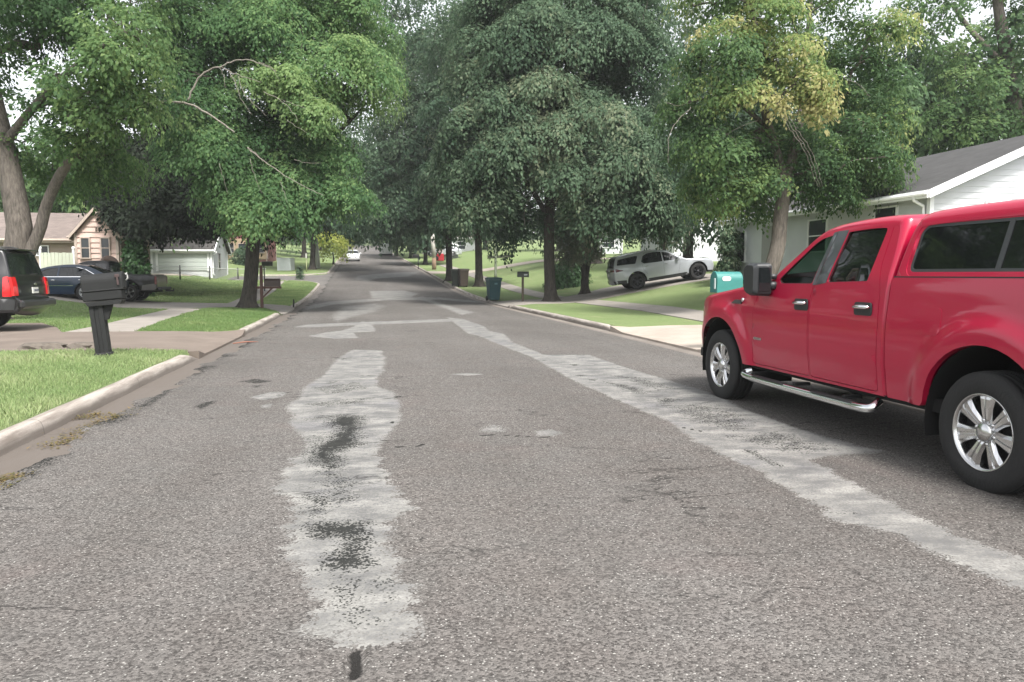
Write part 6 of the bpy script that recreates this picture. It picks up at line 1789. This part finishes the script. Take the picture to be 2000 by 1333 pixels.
    tree("norway_maple", "very dark purple-green maple overhanging the garage on the left, behind the bright maple", [tr], [[.30, .28, .24, .16, .08]],
         B(D, (300, 412, -1, 90, 34, 3, 56, .72, .35), (360, 385, -1, 80, 44, 3, 50, .75, .3), (235, 385, 0, 36, 40, 2.5, 22, .7, .4), (425, 415, -1, 52, 26, 2.2, 32, .62, .5), (400, 445, -1, 40, 14, 1.4, 16, .45, .6), (330, 448, -1, 60, 12, 1.6, 22, .45, .4), (250, 350, 1, 60, 50, 3, 24, .9, .4), (340, 330, 0, 110, 60, 3.5, 46, .9, .35), (440, 380, 1, 70, 60, 3, 26, .9, .3), (300, 250, 2, 110, 60, 3.5, 34, 1., .45), (400, 240, 3, 90, 80, 3.5, 26, 1., .45), (500, 420, 3, 60, 50, 2.5, 24, .85, .3)),
         LEAF_PURPLE, BARK_D, .19, 210, 31, every=3, droop=.5)
    # greener small branch with low leaves in front of the garage
    # D: dark tree beyond the side street, left of the road
    f = on(610, 527); D = np.dot(f - EYEV, _f)
    tr = [f, at(611, 500, D), at(612, 450, D), at(614, 380, D), at(618, 280, D)]
    tree("norway_maple", "dark crowned maple behind the slim light pole, beyond the side street on the left", [tr], [[.28, .26, .24, .18, .1]],
         B(D, (600, 405, 0, 85, 36, 4, 52, 1.2, .1), (540, 425, -2, 50, 24, 3, 24, .9, .12), (560, 432, -6, 45, 12, 2.5, 22, .65, .1), (690, 405, 0, 60, 34, 4, 30, 1.2, .25), (715, 440, 0, 55, 22, 4, 26, 1.0, .2), (668, 430, -4, 40, 12, 3, 16, .8, .2), (620, 370, 0, 110, 60, 5, 50, 1.5, .3), (700, 350, 2, 70, 60, 4, 30, 1.5, .4), (560, 360, 3, 90, 60, 5, 30, 1.5, .3), (640, 270, 4, 120, 70, 6, 40, 1.7, .4)),
         LEAF_DARK, BARK_D, .34, 52, 37, every=3)

    # E: the big dark Norway maple right of the road
    f = np.array([8.55, 36.0, g(8.55, 36.0)]); D = np.dot(f - EYEV, _f)
    tr = [f, at(1073, 530, D), at(1072, 460, D), at(1074, 390, D), at(1072, 300, D + .3), at(1075, 190, D + .4), at(1080, 60, D + .4), at(1085, -60, D + .4)]
    l1 = [at(1073, 430, D), at(1040, 370, D), at(1000, 320, D - .4), at(960, 270, D - .8)]
    l2 = [at(1073, 410, D), at(1120, 350, D), at(1180, 310, D), at(1240, 280, D)]
    r = tree("norway_maple", "huge dark blue-green maple on the right verge beside the numbered mailbox", [tr, l1, l2], [[.29, .265, .255, .25, .22, .18, .13, .05], [.15, .12, .09, .05], [.16, .13, .09, .05]],
         B(D, (960, 120, -1, 100, 60, 2.5, 52, .80, .45), (1070, 70, -2.2, 100, 60, 2.4, 56, .8, .42), (1180, 70, -1, 90, 60, 2.5, 50, .8, .4), (1250, 130, 0, 60, 60, 2.5, 30, .8, .3), (960, 215, -2, 85, 38, 2.2, 44, .72, .5), (1060, 180, -3, 70, 40, 1.6, 36, .68, .7), (910, 250, -2, 60, 45, 2, 34, .72, .55), (1010, 270, -3, 70, 40, 1.8, 38, .68, .5), (1110, 250, -3.2, 70, 42, 1.6, 40, .66, .75), (1170, 230, -2.2, 80, 50, 2.2, 42, .72, .5),
              (940, 320, -2.4, 75, 45, 2, 42, .7, .45), (1090, 320, -3, 60, 40, 1.6, 30, .62, .6), (1190, 330, -2.4, 70, 50, 2, 40, .7, .55), (1260, 300, -1, 70, 70, 2.4, 40, .75, .35), (930, 385, -2, 65, 36, 1.8, 34, .66, .4), (1180, 400, -2, 60, 36, 1.8, 36, .64, .45), (1260, 385, -1, 72, 45, 2.2, 44, .70, .35), (1250, 432, -.6, 70, 18, 1.6, 30, .55, .35), (1310, 415, 0, 30, 34, 1.5, 14, .55, .25), (1145, 350, -2.8, 45, 50, 1.4, 24, .62, .7),
              (1080, -20, 0, 160, 60, 3.5, 60, .95, .4), (1200, 10, 1, 110, 50, 3, 30, .95, .35), (970, 30, 1, 80, 50, 3, 34, .9, .4), (1080, 250, 2.5, 150, 110, 2, 50, .95, .15), (1020, 430, 1.5, 60, 40, 1.8, 20, .75, .1)),
         LEAF_DARK, BARK_D, .165, 235, 41, every=2, droop=.6, tvar=.13, clump=1.32)
    o = np.array(r.location); db = MB()
    def tw2(pts, ra, rb):
        P = chaikin(np.array([at(a, b, D + c) - o for a, b, c in pts]), 2, False); P = P + np.random.default_rng(len(P)).normal(0, .012, P.shape); db.tube(P, np.linspace(ra * .62, rb * .5, len(P)), 6)
    tw2([(1062, 400, -.4), (1045, 370, -1.5), (1050, 345, -2.2), (1035, 340, -2.6)], .03, .01); tw2([(1048, 372, -1.5), (1030, 390, -2.2), (1022, 425, -2.4), (1026, 445, -2.4)], .024, .010); tw2([(1050, 392, -1), (1068, 400, -1.8)], .02, .01); tw2([(1020, 388, -2.2), (1000, 370, -2.6), (985, 352, -2.8)], .02, .008)
    db.build("bare_branch", DEADW, r)

    # F, G: the next two maples down the right verge
    for (px, py, nm, sd_, rr, lob) in (
        (936, 560, "dark maple with a straight trunk between the teal bin and the brown bin, right verge", 53, .28,
         [(930, 385, 0, 75, 38, 3, 40, .95, .25), (990, 420, 0, 45, 36, 2.5, 20, .9, .25), (900, 330, 0, 80, 50, 3.5, 34, 1.1, .35), (960, 422, -2, 40, 18, 2, 16, .7, .25), (890, 420, -2, 40, 22, 2, 18, .7, .25), (920, 220, 1, 90, 90, 4, 36, 1.3, .35), (900, 90, 2, 90, 80, 4, 30, 1.4, .35)]),
        (878, 549, "dark maple whose crown leans over the road, behind the black bin on the right verge", 59, .27,
         [(850, 410, 0, 65, 40, 3.5, 38, 1.1, .3), (800, 400, -1, 55, 50, 3.5, 32, 1.1, .35), (755, 415, 0, 48, 40, 3.5, 34, 1.0, .3), (735, 350, 2, 50, 50, 4, 28, 1.2, .3), (770, 280, 3, 55, 60, 4, 30, 1.3, .3), (720, 400, 6, 40, 40, 4, 20, 1.2, .25), (790, 320, 0, 60, 60, 4, 30, 1.2, .45), (850, 300, 1, 70, 70, 4, 30, 1.3, .3), (800, 220, 1, 60, 60, 4, 24, 1.3, .4), (830, 130, 2, 80, 70, 5, 30, 1.5, .45), (810, 40, 3, 80, 60, 5, 22, 1.5, .4), (800, 436, -1, 35, 14, 2, 12, .7, .3), (855, 438, -1, 45, 14, 2, 14, .7, .2)])):
        f = on(px, py); D = np.dot(f - EYEV, _f)
        tr = [f, at(px - 1, py - 45, D), at(px - 2, py - 100, D), at(px - 4, py - 190, D), at(px - 8, py - 330, D)]
        tree("norway_maple", nm, [tr], [[rr, rr * .9, rr * .85, rr * .6, .1]], B(D, *lob), LEAF_DARK, BARK_D, .28, 80, sd_, every=3, droop=.5, group="maples along the right verge")
    # further right-verge trees, smaller and smaller
    for i, (px, py, w, nm) in enumerate(((831, 517, .24, "dark trunked tree just left of the wooden pole, far along the right verge"), (802, 505, .24, "slim tree beyond the far black mailbox, right verge"), (775, 500, .24, "last tree before the road's far end, on the right verge"))):
        f = on(px, py); D = np.dot(f - EYEV, _f)
        tr = [f, at(px, py - 22, D), at(px, py - 50, D), at(px - 2, py - 110, D)]
        tree("maple_tree", nm, [tr], [[w, w * .9, w * .8, .12]],
             B(D, (px - 8, py - 75, 0, 50, 34, 5, 34, 1.6, .35), (px + 15, py - 60, 0, 30, 18, 4, 16, 1.3, .3), (px - 30, py - 60, 0, 26, 20, 4, 14, 1.3, .45), (px - 15, py - 120, 1, 60, 50, 6, 30, 2., .4)), (LEAF_DARK, LEAF_MID, LEAF_MID)[i], BARK_D, .42, 36, 61 + i, every=4, group="far trees on the right verge")
    # H: grey-green small tree in the right lawn, forked low
    f = np.array([11.15, 42.5, 0]); q = on(1143, 547); f = q; D = np.dot(f - EYEV, _f)
    k = 40.5 / D; f = EYEV + (q - EYEV) * k; f[2] = min(f[2], g(f[0], f[1])); D = np.dot(f - EYEV, _f)
    t1 = [f, at(1141, 530, D), at(1135, 505, D), at(1125, 470, D - .3), at(1115, 430, D - .5)]; t2 = [f + [0, 0, .15], at(1146, 528, D), at(1152, 505, D), at(1160, 470, D), at(1165, 430, D)]
    tree("ornamental_tree", "small forked tree with grey-green leaves on the right lawn, left of the silver crossover", [t1, t2], [[.20, .15, .12, .09, .05], [.17, .14, .12, .09, .05]],
         B(D, (1120, 450, -.6, 32, 40, 1.2, 34, .5, .6), (1135, 485, -.8, 34, 22, 1., 24, .42, .7), (1105, 500, -.4, 22, 16, .8, 12, .4, .4), (1160, 470, -.4, 24, 30, 1., 20, .45, .45), (1130, 410, 0, 30, 30, 1., 16, .5, .6)), LEAF_PALE, BARK_D, .15, 300, 67, every=2)

    # I: the tree turning yellow behind the pickup
    f = np.array([11.6, 21.9, g(11.6, 21.9)]); D = np.dot(f - EYEV, _f)
    px = 1000 + 1500 * np.dot(f - EYEV, _r) / D
    t1 = [f, at(1519, 500, D), at(1524, 420, D), at(1538, 345, D), at(1558, 270, D + .3), at(1572, 180, D + .5), at(1580, 60, D + .6), at(1585, -60, D + .6)]
    t2 = [at(1534, 370, D), at(1520, 310, D), at(1498, 240, D - .2), at(1480, 150, D - .4), at(1470, 40, D - .4), at(1468, -50, D - .3)]
    t3 = [at(1498, 250, D), at(1450, 205, D - .4), at(1400, 190, D - .6), at(1340, 200, D - .8)]
    r = tree("autumn_tree", "forked tree turning yellow and orange, rising behind the red pickup's cab", [t1, t2, t3], [[.25, .235, .22, .19, .15, .12, .08, .04], [.16, .15, .13, .1, .07, .03], [.08, .07, .05, .03]],
         B(D, (1545, 110, -1.6, 46, 46, 1., 36, .46, .66), (1580, 165, -1.8, 36, 34, .9, 26, .42, .76), (1602, 195, -1.9, 20, 24, .6, 13, .34, .95), (1520, 200, -1.9, 18, 18, .5, 8, .32, .92), (1588, 222, -1.9, 15, 14, .5, 7, .32, .97), (1440, 185, -1.5, 46, 18, .9, 20, .42, .66), (1420, 66, -1, 60, 18, 1.0, 18, .46, .72), (1500, 30, -1, 60, 34, 1.4, 28, .52, .45), (1400, 125, -1, 70, 40, 1.6, 30, .58, .25),
              (1360, 200, -.6, 55, 50, 1.5, 24, .55, .22), (1380, 290, -.6, 60, 42, 1.6, 30, .54, .22), (1450, 290, 0, 55, 40, 1.4, 22, .52, .15), (1390, 350, -.4, 55, 30, 1.2, 34, .44, .28), (1400, 395, -.3, 45, 16, 1., 18, .38, .42), (1480, 350, -.6, 50, 26, 1.1, 30, .44, .34), (1640, 270, 0, 80, 42, 1.6, 34, .58, .12), (1600, 330, .2, 65, 36, 1.4, 44, .48, .08), (1690, 320, .2, 60, 40, 1.5, 40, .5, .22), (1470, 400, 1.5, 50, 20, 1., 18, .42, .1), (1690, 160, .4, 70, 55, 1.8, 28, .62, .14), (1640, 80, .6, 60, 46, 1.6, 22, .58, .18), (1740, 60, 0, 46, 20, 1.2, 12, .46, .62), (1735, 260, 0, 40, 46, 1.4, 18, .48, .38), (1550, -40, 0, 140, 46, 2., 34, .68, .25), (1400, -20, 0, 90, 36, 1.6, 22, .56, .4), (1510, 260, .8, 60, 36, 1.2, 18, .52, .08), (1610, 378, .4, 70, 18, 1.2, 34, .40, .12), (1705, 350, .6, 50, 20, 1.1, 24, .40, .26)),
         LEAF_AUTUMN, BARK, .115, 330, 71, every=2, droop=.5, tvar=.09)
    o = np.array(r.location); db = MB()
    def tw3(pts, ra, rb):
        P = chaikin(np.array([at(a, b, D + c) - o for a, b, c in pts]), 2, False); P = P + np.random.default_rng(len(P)).normal(0, .012, P.shape); db.tube(P, np.linspace(ra * .62, rb * .5, len(P)), 6)
    for dx in (0, 6, 13):
        tw3([(1525 + dx, 225, -2), (1540 + dx, 250, -2.1), (1560 + dx, 275, -2.1), (1578 + dx, 310, -2.1), (1590 + dx, 345, -2.1), (1598 + dx * .6, 365, -2.1)], .014, .005)
    tw3([(1350, 210, -1.4), (1318, 240, -1.5), (1303, 275, -1.5), (1305, 320, -1.5)], .02, .008); tw3([(1300, 200, -1), (1330, 210, -1.2), (1370, 190, -1)], .016, .01); tw3([(1480, 235, -1.4), (1440, 250, -1.5), (1390, 282, -1.5)], .014, .007); tw3([(1620, 140, -.8), (1680, 165, -.9), (1700, 190, -.9)], .014, .007)
    db.build("bare_branch", DEADW, r)
    # J: pale tree behind the white house, thick bare trunk at the frame's right
    f = at(1985, 400, 38); f[2] = g(f[0], f[1]); D = 38.
    t1 = [f, at(1988, 350, D), at(1982, 220, D), at(1968, 120, D), at(1950, 20, D), at(1940, -60, D)]
    t2 = [at(1970, 140, D), at(1935, 100, D), at(1895, 60, D), at(1860, 10, D)]; t3 = [at(1988, 300, D), at(1960, 250, D - .5), at(1920, 200, D - .8), at(1880, 165, D - 1)]
    tree("ash_tree", "pale green tree with bare grey forked trunk behind the white house, upper right", [t1, t2, t3], [[.50, .46, .40, .30, .22, .1], [.16, .14, .12, .08], [.12, .10, .09, .06]],
         B(D, (1850, 190, 0, 70, 50, 2.5, 32, .8, .5), (1900, 250, 0, 70, 35, 2.5, 26, .75, .45), (1820, 250, 0, 60, 40, 2.5, 26, .75, .4), (1930, 130, 1, 50, 40, 2, 12, .7, .6), (1840, 100, 0, 50, 40, 2, 12, .7, .5), (1980, 240, -1, 40, 30, 2, 12, .7, .35), (1790, 40, 1, 60, 50, 2.5, 16, .8, .4), (1980, 60, 1, 40, 60, 2, 12, .7, .5), (1900, -30, 1, 110, 40, 3, 22, .9, .4)), LEAF_MID, BARK, .19, 150, 73, every=2)

def simple_tree(name, label, x, y, h, w, m, seed, group, low=.12, bark=BARK_D, n=70, size=.34, per=44, rc=1.3, tint=.4):
    z = g(x, y)
    lob = []
    r = np.random.default_rng(seed)
    for k in range(5):
        a = r.uniform(0, 2 * PI); q = w * .28 * r.uniform(.4, 1)
        zz = z + h * (low + .2 + .6 * r.uniform(0, 1))
        lob.append(((x + q * math.cos(a), y + q * math.sin(a), zz), (w * .36, w * .36, h * .20), n // 6, rc, tint + r.normal(0, .08)))
    lob.append(((x, y, z + h * (.5 + low / 2)), (w * .5, w * .5, h * (.5 - low / 2)), n // 3, rc, tint))
    tr = [np.array((x, y, z)), np.array((x + .05, y, z + h * .2)), np.array((x - .05, y, z + h * .45)), np.array((x, y, z + h * .8))]
    return tree(name, label, [tr], [[h * .028, h * .024, h * .018, h * .006]], lob, m, bark, size, per, seed, group, every=4, droop=.5)

def background_trees():
    # small lime tree, young trees and shrubs
    p = on(651, 517)
    simple_tree("young_tree", "young lime-yellow tree left of the oncoming white sedan", p[0], p[1], 3.2 * 1.05, 4.2, LEAF_LIME, 101, None, .22, n=60, size=.26, per=70, rc=.7, tint=.5)
    p = on(1388, 520); 
    simple_tree("young_tree", "pale yellow-green young tree in front of the far white house, above the crossover's nose", 17.6, 44.5, 5.6, 4.2, LEAF_PALE, 103, None, .3, n=60, size=.2, per=90, rc=.7, tint=.75)
    G1 = "background trees left of the road"; G2 = "background trees right of the road"; G3 = "trees at the far end of the road"
    sp = [
        ("broad green tree behind the peach house's roof, nearest its gable", -18.5, 58, 10.5, 11, LEAF_MID, G1, .15),
        ("tall green tree beyond the brown roof, above its left end", -27, 60, 9.5, 12, LEAF_FAR, G1, .12),
        ("green tree behind the wing at the photo's left edge", -34, 52, 9, 12, LEAF_FAR, G1, .1),
        ("green tree rising behind the garage's left side", -24, 80, 12, 12, LEAF_FAR, G1, .1),
        ("green tree far behind the red house", -21, 112, 15, 14, LEAF_FAR, G1, .1),
        ("green tree behind the utility cabinet on the left", -12.5, 104, 12, 12, LEAF_FAR, G1, .16),
        ("green tree left of the road behind the young lime tree", -8.2, 118, 13, 10, LEAF_FAR, G1, .3),
        ("green tree left of the road beside the oncoming sedan", -9.5, 138, 14, 11, LEAF_MID, G1, .26),
        ("last left-hand tree before the road's far end", -8.5, 170, 14, 13, LEAF_FAR, G1, .1),
        ("tall dark tree behind the big right maple, over the far lawn", 19, 62, 16, 14, LEAF_DARK, G2, .2),
        ("tall tree right behind the silver crossover's driveway", 21.5, 50, 14, 10, LEAF_DARK, G2, .22),
        ("dark tree standing behind the white house roof, nearer its far end", 24, 44.5, 13, 12, LEAF_DARK, G2, .1),
        ("green tree behind the middle of the white house roof", 28.5, 38, 12.5, 11, LEAF_FAR, G2, .1),
        ("green tree behind the white house's bright gable", 35, 32, 13, 11, LEAF_FAR, G2, .1),
        ("tree beyond the small white house on the far right lawn", 27, 104, 15, 15, LEAF_FAR, G2, .1),
        ("tree behind the far white house between the maple trunks", 14, 140, 14, 14, LEAF_FAR, G2, .1),
        ("tree on the right behind the white shed", 19.5, 122, 13, 12, LEAF_DARK, G2, .12),
        ("tree on the right lawn beyond the far silver car", 11.5, 160, 14, 14, LEAF_FAR, G2, .08),
        ("round tree closing the road's far end on its left side", -6, 225, 16, 17, LEAF_FAR, G3, .06),
        ("round tree closing the middle of the road's far end", 5, 245, 17, 18, LEAF_FAR, G3, .04),
        ("round tree closing the road's far end on its right side", 16, 228, 16, 17, LEAF_FAR, G3, .05),
        ("pale tree low on the far hillside left of the road's end", -17, 215, 14, 15, LEAF_FAR, G3, .05),
        ("tree on the far hillside right of the road's end", 30, 215, 15, 17, LEAF_FAR, G3, .05),
        ("wide green tree on the horizon behind the left houses", -42, 98, 12, 16, LEAF_FAR, G1, .06),
        ("wide green tree on the horizon at the far left, beyond the wing's chimney side", -55, 75, 10, 16, LEAF_FAR, G1, .06),
        ("wide green tree far behind the pale tree on the right", 47, 48, 17, 17, LEAF_FAR, G2, .06),
        ("wide green tree far off between the far house and the white house", 36, 76, 17, 17, LEAF_FAR, G2, .06),
    ]
    for i, (lab, x, y, h, w, m, gp, low) in enumerate(sp):
        far = y > 95
        simple_tree("broadleaf_tree", lab, x + float(bend(y)) * (y > 60), y, h, w, m, 200 + i, gp, low, n=84 if not far else 70, size=.34 if not far else .55, per=46 if not far else 20, rc=1.35 if not far else 1.9, tint=.42)
    # far woodland on the horizon: reads as one mass
    r = np.random.default_rng(5); C_ = []; R_ = []
    for k in range(520):
        a = r.uniform(-1.15, 1.15); d = r.uniform(270, 330)
        x, y = d * math.sin(a), d * math.cos(a) * .95; z = g(x, min(y, 500)); hh = 9 + 4 * math.sin(a * 17) + 3 * math.sin(a * 41)
        for zz in np.arange(1.5, hh, 3.5): C_.append((x + r.normal(0, 2), y + r.normal(0, 2), z + zz)); R_.append(r.uniform(2.5, 4.2))
    C_ = np.array(C_); R_ = np.array(R_)
    V, F, tn = leaves(C_, R_, 2.2, 2.0, np.clip(r.normal(.4, .15, len(C_)), 0, 1), .4, .6, 6)
    tag(np_mesh("woodland", V, F, LEAF_FAR, fattr=dict(tint=tn)), "green belt of woods closing the horizon behind the houses", "woods", kind="stuff")
    # clipped evergreen beside the garage
    def shrub(name, label, p, prof_, n, rc, m, size, per, seed, group=None):
        z = p[2]; lob = []
        for h, rr in prof_: lob.append(((p[0], p[1], z + h), (rr, rr, .35), n, rc, .5))
        tr = [np.array(p), np.array(p) + [0, 0, prof_[-1][0] * .5], np.array(p) + [0, 0, prof_[-1][0]]]
        return tree(name, label, [tr], [[.09, .06, .02]], lob, m, BARK_D, size, per, seed, group, "shrub", every=3, droop=.6, flat=.6, shell=.75)
    q = at(266, 540, 38.6); q = np.array([q[0], q[1], g(q[0], q[1])]); top = at(266, 474, 38.6)[2] - q[2]
    shrub("evergreen_shrub", "rounded evergreen shrub between the peach house and the pale garage door", q, [(.3, .72), (top * .35, .72), (top * .6, .62), (top * .82, .42), (top * .93, .2)], 32, .30, LEAF_SHRUB, .16, 420, 301)
    p = on(586, 549); D = np.dot(p - EYEV, _f)
    shrub("dwarf_conifer", "small dark conifer at the far tip of the left verge by the side street", p, [(.15, .32), (.42, .25), (.68, .16), (.92, .07)], 10, .16, LEAF_DARK, .10, 1000, 303)
    p = on(1125, 532); D = 46.
    q = at(1108, 530, 47); q = np.array([q[0], q[1], g(q[0], q[1])])
    shrub("round_shrub", "low green bush in the right lawn behind the forked grey-green tree", q, [(.3, 1.5), (.9, 1.2), (1.3, .7)], 26, .42, LEAF_SHRUB, .2, 260, 305)
    q = at(1424, 520, 33.0); q = np.array([q[0], q[1], g(q[0], q[1])])
    shrub("corner_shrub", "dark tall shrub against the far corner of the white house", q, [(.3, .42), (1.0, .42), (1.7, .36), (2.2, .22)], 18, .32, LEAF_DARK, .14, 380, 307)
    q = at(478, 512, 78); q = np.array([q[0], q[1], g(q[0], q[1])])
    shrub("clipped_hedge", "dark clipped bush before the red house, left of the maple trunk", q, [(.3, 1.1), (.9, 1.1), (1.4, .8)], 16, .5, LEAF_DARK, .24, 160, 309)
planted_trees(); background_trees()

# ------------------------------------------------------------------ grass, litter, stones
def in_paving(X, Y):
    s = X - bend(Y); m = (s > -3.15) & (s < 6.28)
    m |= street_dist(s, Y) < .3
    P = np.column_stack([X, Y])
    for o in COL.objects:
        if o.name.split('.')[0] in ("driveway", "sidewalk"):
            pl = PAVED.get(o.name)
            if pl is not None: m |= inside(P, pl)
    return m

def grass(name, label, x0, x1, y0, y1, n, h, m, seed, tint=.4, wd=.006, keep=None, patchy=.20):
    r = np.random.default_rng(seed)
    X = r.uniform(x0, x1, n); Y = r.uniform(y0, y1, n)
    k = ~in_paving(X, Y)
    if keep is not None: k &= keep(X, Y)
    X, Y = X[k], Y[k]; N_ = len(X); Z = G(X, Y)
    cl = np.sin(X * 2.1 + 1.3 * np.sin(Y * 1.7)) * .5 + np.sin(Y * 2.9 + X) * .3 + np.sin(X * 7.3 + Y * 5.1) * .25 + .6 * np.sin(X * .83 + 1.1 * np.sin(Y * .37) + seed) * np.sin(Y * .61 + .5 * X)
    H = h * r.uniform(.5, 1.3, N_) * (1 + .28 * cl); a = r.uniform(0, 2 * PI, N_); lean = r.uniform(.1, .75, N_) * H
    dx, dy = np.cos(a) * lean, np.sin(a) * lean; b = r.uniform(0, 2 * PI, N_); wx, wy = np.cos(b) * wd * r.uniform(.7, 1.4, N_), np.sin(b) * wd
    O = np.stack([X, Y, Z], 1)
    V = np.stack([O + np.stack([-wx, -wy, np.full(N_, -.01)], 1), O + np.stack([wx, wy, np.full(N_, -.01)], 1), O + np.stack([dx * .45 + wx * .7, dy * .45 + wy * .7, H * .62], 1), O + np.stack([dx, dy, H], 1)], 1)
    F = np.arange(N_ * 4).reshape(-1, 4)
    t = np.clip(tint + cl * patchy + r.normal(0, .14, N_), 0, 1)
    o = np_mesh(name, V.reshape(-1, 3), F, m, fattr=dict(tint=t)); tag(o, label, "grass", kind="stuff")

grass("grass", "tall light green grass of the near left verge round the black mailbox", -9.5, -3.0, 3.0, 14.5, 125000, .062, GRASSB, 401, .46, .0045, patchy=.2)
grass("grass", "mown deep green grass of the second left verge under the maple", -6.6, -2.9, 18.6, 32.2, 52000, .055, GRASS_DEEP, 403, .4, .007)
grass("grass", "lawn grass between the black SUV and the blue sedan", -22, -6.3, 18.5, 33.4, 60000, .05, GRASS_DEEP, 405, .5, .009)
grass("grass", "bright green grass of the third left verge with the small conifer", -6.0, -3.0, 32.5, 60.5, 40000, .06, GRASSB, 407, .28, .012)
grass("grass", "wide lawn grass before the pale garage", -22, -6.2, 36, 61, 60000, .06, GRASSB, 409, .30, .016)
grass("grass", "yellowish grass of the near right verge beyond the pickup's nose", 6.0, 9.6, 18.4, 34.2, 70000, .055, GRASSB, 411, .55, .009)
grass("grass", "sloping lawn grass before the white house", 10.2, 16, 12, 36, 52000, .05, GRASSB, 413, .42, .009)
grass("grass", "right verge and lawn grass beyond the crossover's driveway", 5.6, 26, 38, 72, 80000, .07, GRASSB, 415, .36, .018)

def litter():
    r = np.random.default_rng(77)
    def heap(name, label, pts, n, spread, size, m, cat):
        q = np.array(pts, float); idx = r.integers(0, len(q), n)
        P = q[idx] + r.normal(0, 1, (n, 2)) * spread
        z = prof(P[:, 1]) + .012 + np.abs(r.normal(0, .012, n)); V = []; 
        a = r.uniform(0, 2 * PI, n); L = size * r.uniform(.4, 1.4, n); W = .006 + .010 * r.uniform(0, 1, n)
        d = np.stack([np.cos(a) * L, np.sin(a) * L, r.normal(0, .25, n) * L], 1); s_ = np.stack([-np.sin(a) * W, np.cos(a) * W, np.zeros(n)], 1)
        O = np.column_stack([P, z]); V = np.stack([O - s_, O + d * .5 - s_ * .4, O + d, O + s_], 1)
        tag(np_mesh(name, V.reshape(-1, 3), np.arange(n * 4).reshape(-1, 4), m, fattr=dict(tint=np.clip(r.normal(.5, .25, n), 0, 1))), label, cat, kind="stuff")
    line = [road0(a, b) for a, b in ((165, 818), (190, 812), (215, 818), (200, 828), (170, 838), (150, 850), (130, 862), (110, 872), (240, 818), (262, 806))]
    heap("grass_clippings", "yellowed grass clippings washed into the near left gutter by the kerb joint", line, 900, .075, .030, DRYGRASS, "clippings")
    line = [road0(a, b) for a, b in ((5, 940), (25, 938), (45, 940), (15, 950), (0, 960))]
    heap("grass_clippings", "orange-brown leaf litter in the gutter at the lower left edge", line, 420, .06, .03, DRYGRASS, "clippings")
    # dark stones at the back of the near verge
    for i, (px, py, lab) in enumerate(((68, 684, "dark flat stone in the grass at the near driveway's edge, left one"), (95, 683, "dark flat stone in the grass at the near driveway's edge, middle one"), (165, 683, "dark flat stone in the grass near the black mailbox post"))):
        p = on(px, py) + [0, 0, .045]; b = MB(); q = r.uniform(.7, 1.2, (6, 12)); V = [(0, 0, .085)]; nn = 12
        for k, (h, rr) in enumerate(((.07, .12), (.03, .20), (-.03, .22))):
            V += [(math.cos(t) * rr * q[k][j] * 1.3, math.sin(t) * rr * q[k][j], h + .01 * q[k + 3][j]) for j, t in enumerate(np.linspace(0, 2 * PI, nn, endpoint=False))]
        b.add(V, [(0, 1 + j, 1 + (j + 1) % nn) for j in range(nn)] + [(1 + k * nn + j, 1 + (k + 1) * nn + j, 1 + (k + 1) * nn + (j + 1) % nn, 1 + k * nn + (j + 1) % nn) for k in range(2) for j in range(nn)])
        o = b.build("garden_stone", mat("garden_rock", (.10, .085, .07), .9, bump=.4, bscale=20, var=.3, vscale=9), None, tuple(p)); fix_normals(o); tag(o, lab, "stone", "stones by the driveway edge")
    # small twig in the gutter
    a, b_ = road0(455, 674), road0(505, 671)
    m = MB(); m.tube([(a[0], a[1], .03), ((a[0] + b_[0]) / 2, (a[1] + b_[1]) / 2 + .05, .045), (b_[0], b_[1], .03)], [.012, .016, .008], 6)
    tag(m.build("twig", mat("red_twig", (.22, .09, .06), .8)), "reddish twig lying across the left gutter near the first driveway", "twig")
litter()

# ------------------------------------------------------------------ thin haze added to soften far trees and lift dark tones
def haze():
    b = MB(); b.box((0, 230, 22), (690, 600, 47.6))
    m = bpy.data.materials.new("haze_air"); m.use_nodes = True; nt = m.node_tree; nt.nodes.clear()
    out = nt.nodes.new("ShaderNodeOutputMaterial"); v = nt.nodes.new("ShaderNodeVolumePrincipled")
    v.inputs['Color'].default_value = (.93, .96, .97, 1); v.inputs['Density'].default_value = .0005; v.inputs['Anisotropy'].default_value = 0.0
    nt.links.new(v.outputs[0], out.inputs['Volume'])
    o = b.build("haze", m); o["kind"] = "stuff"; o["label"] = "thin pale haze added over the street to lift dark tones"; o["category"] = "haze"
haze()
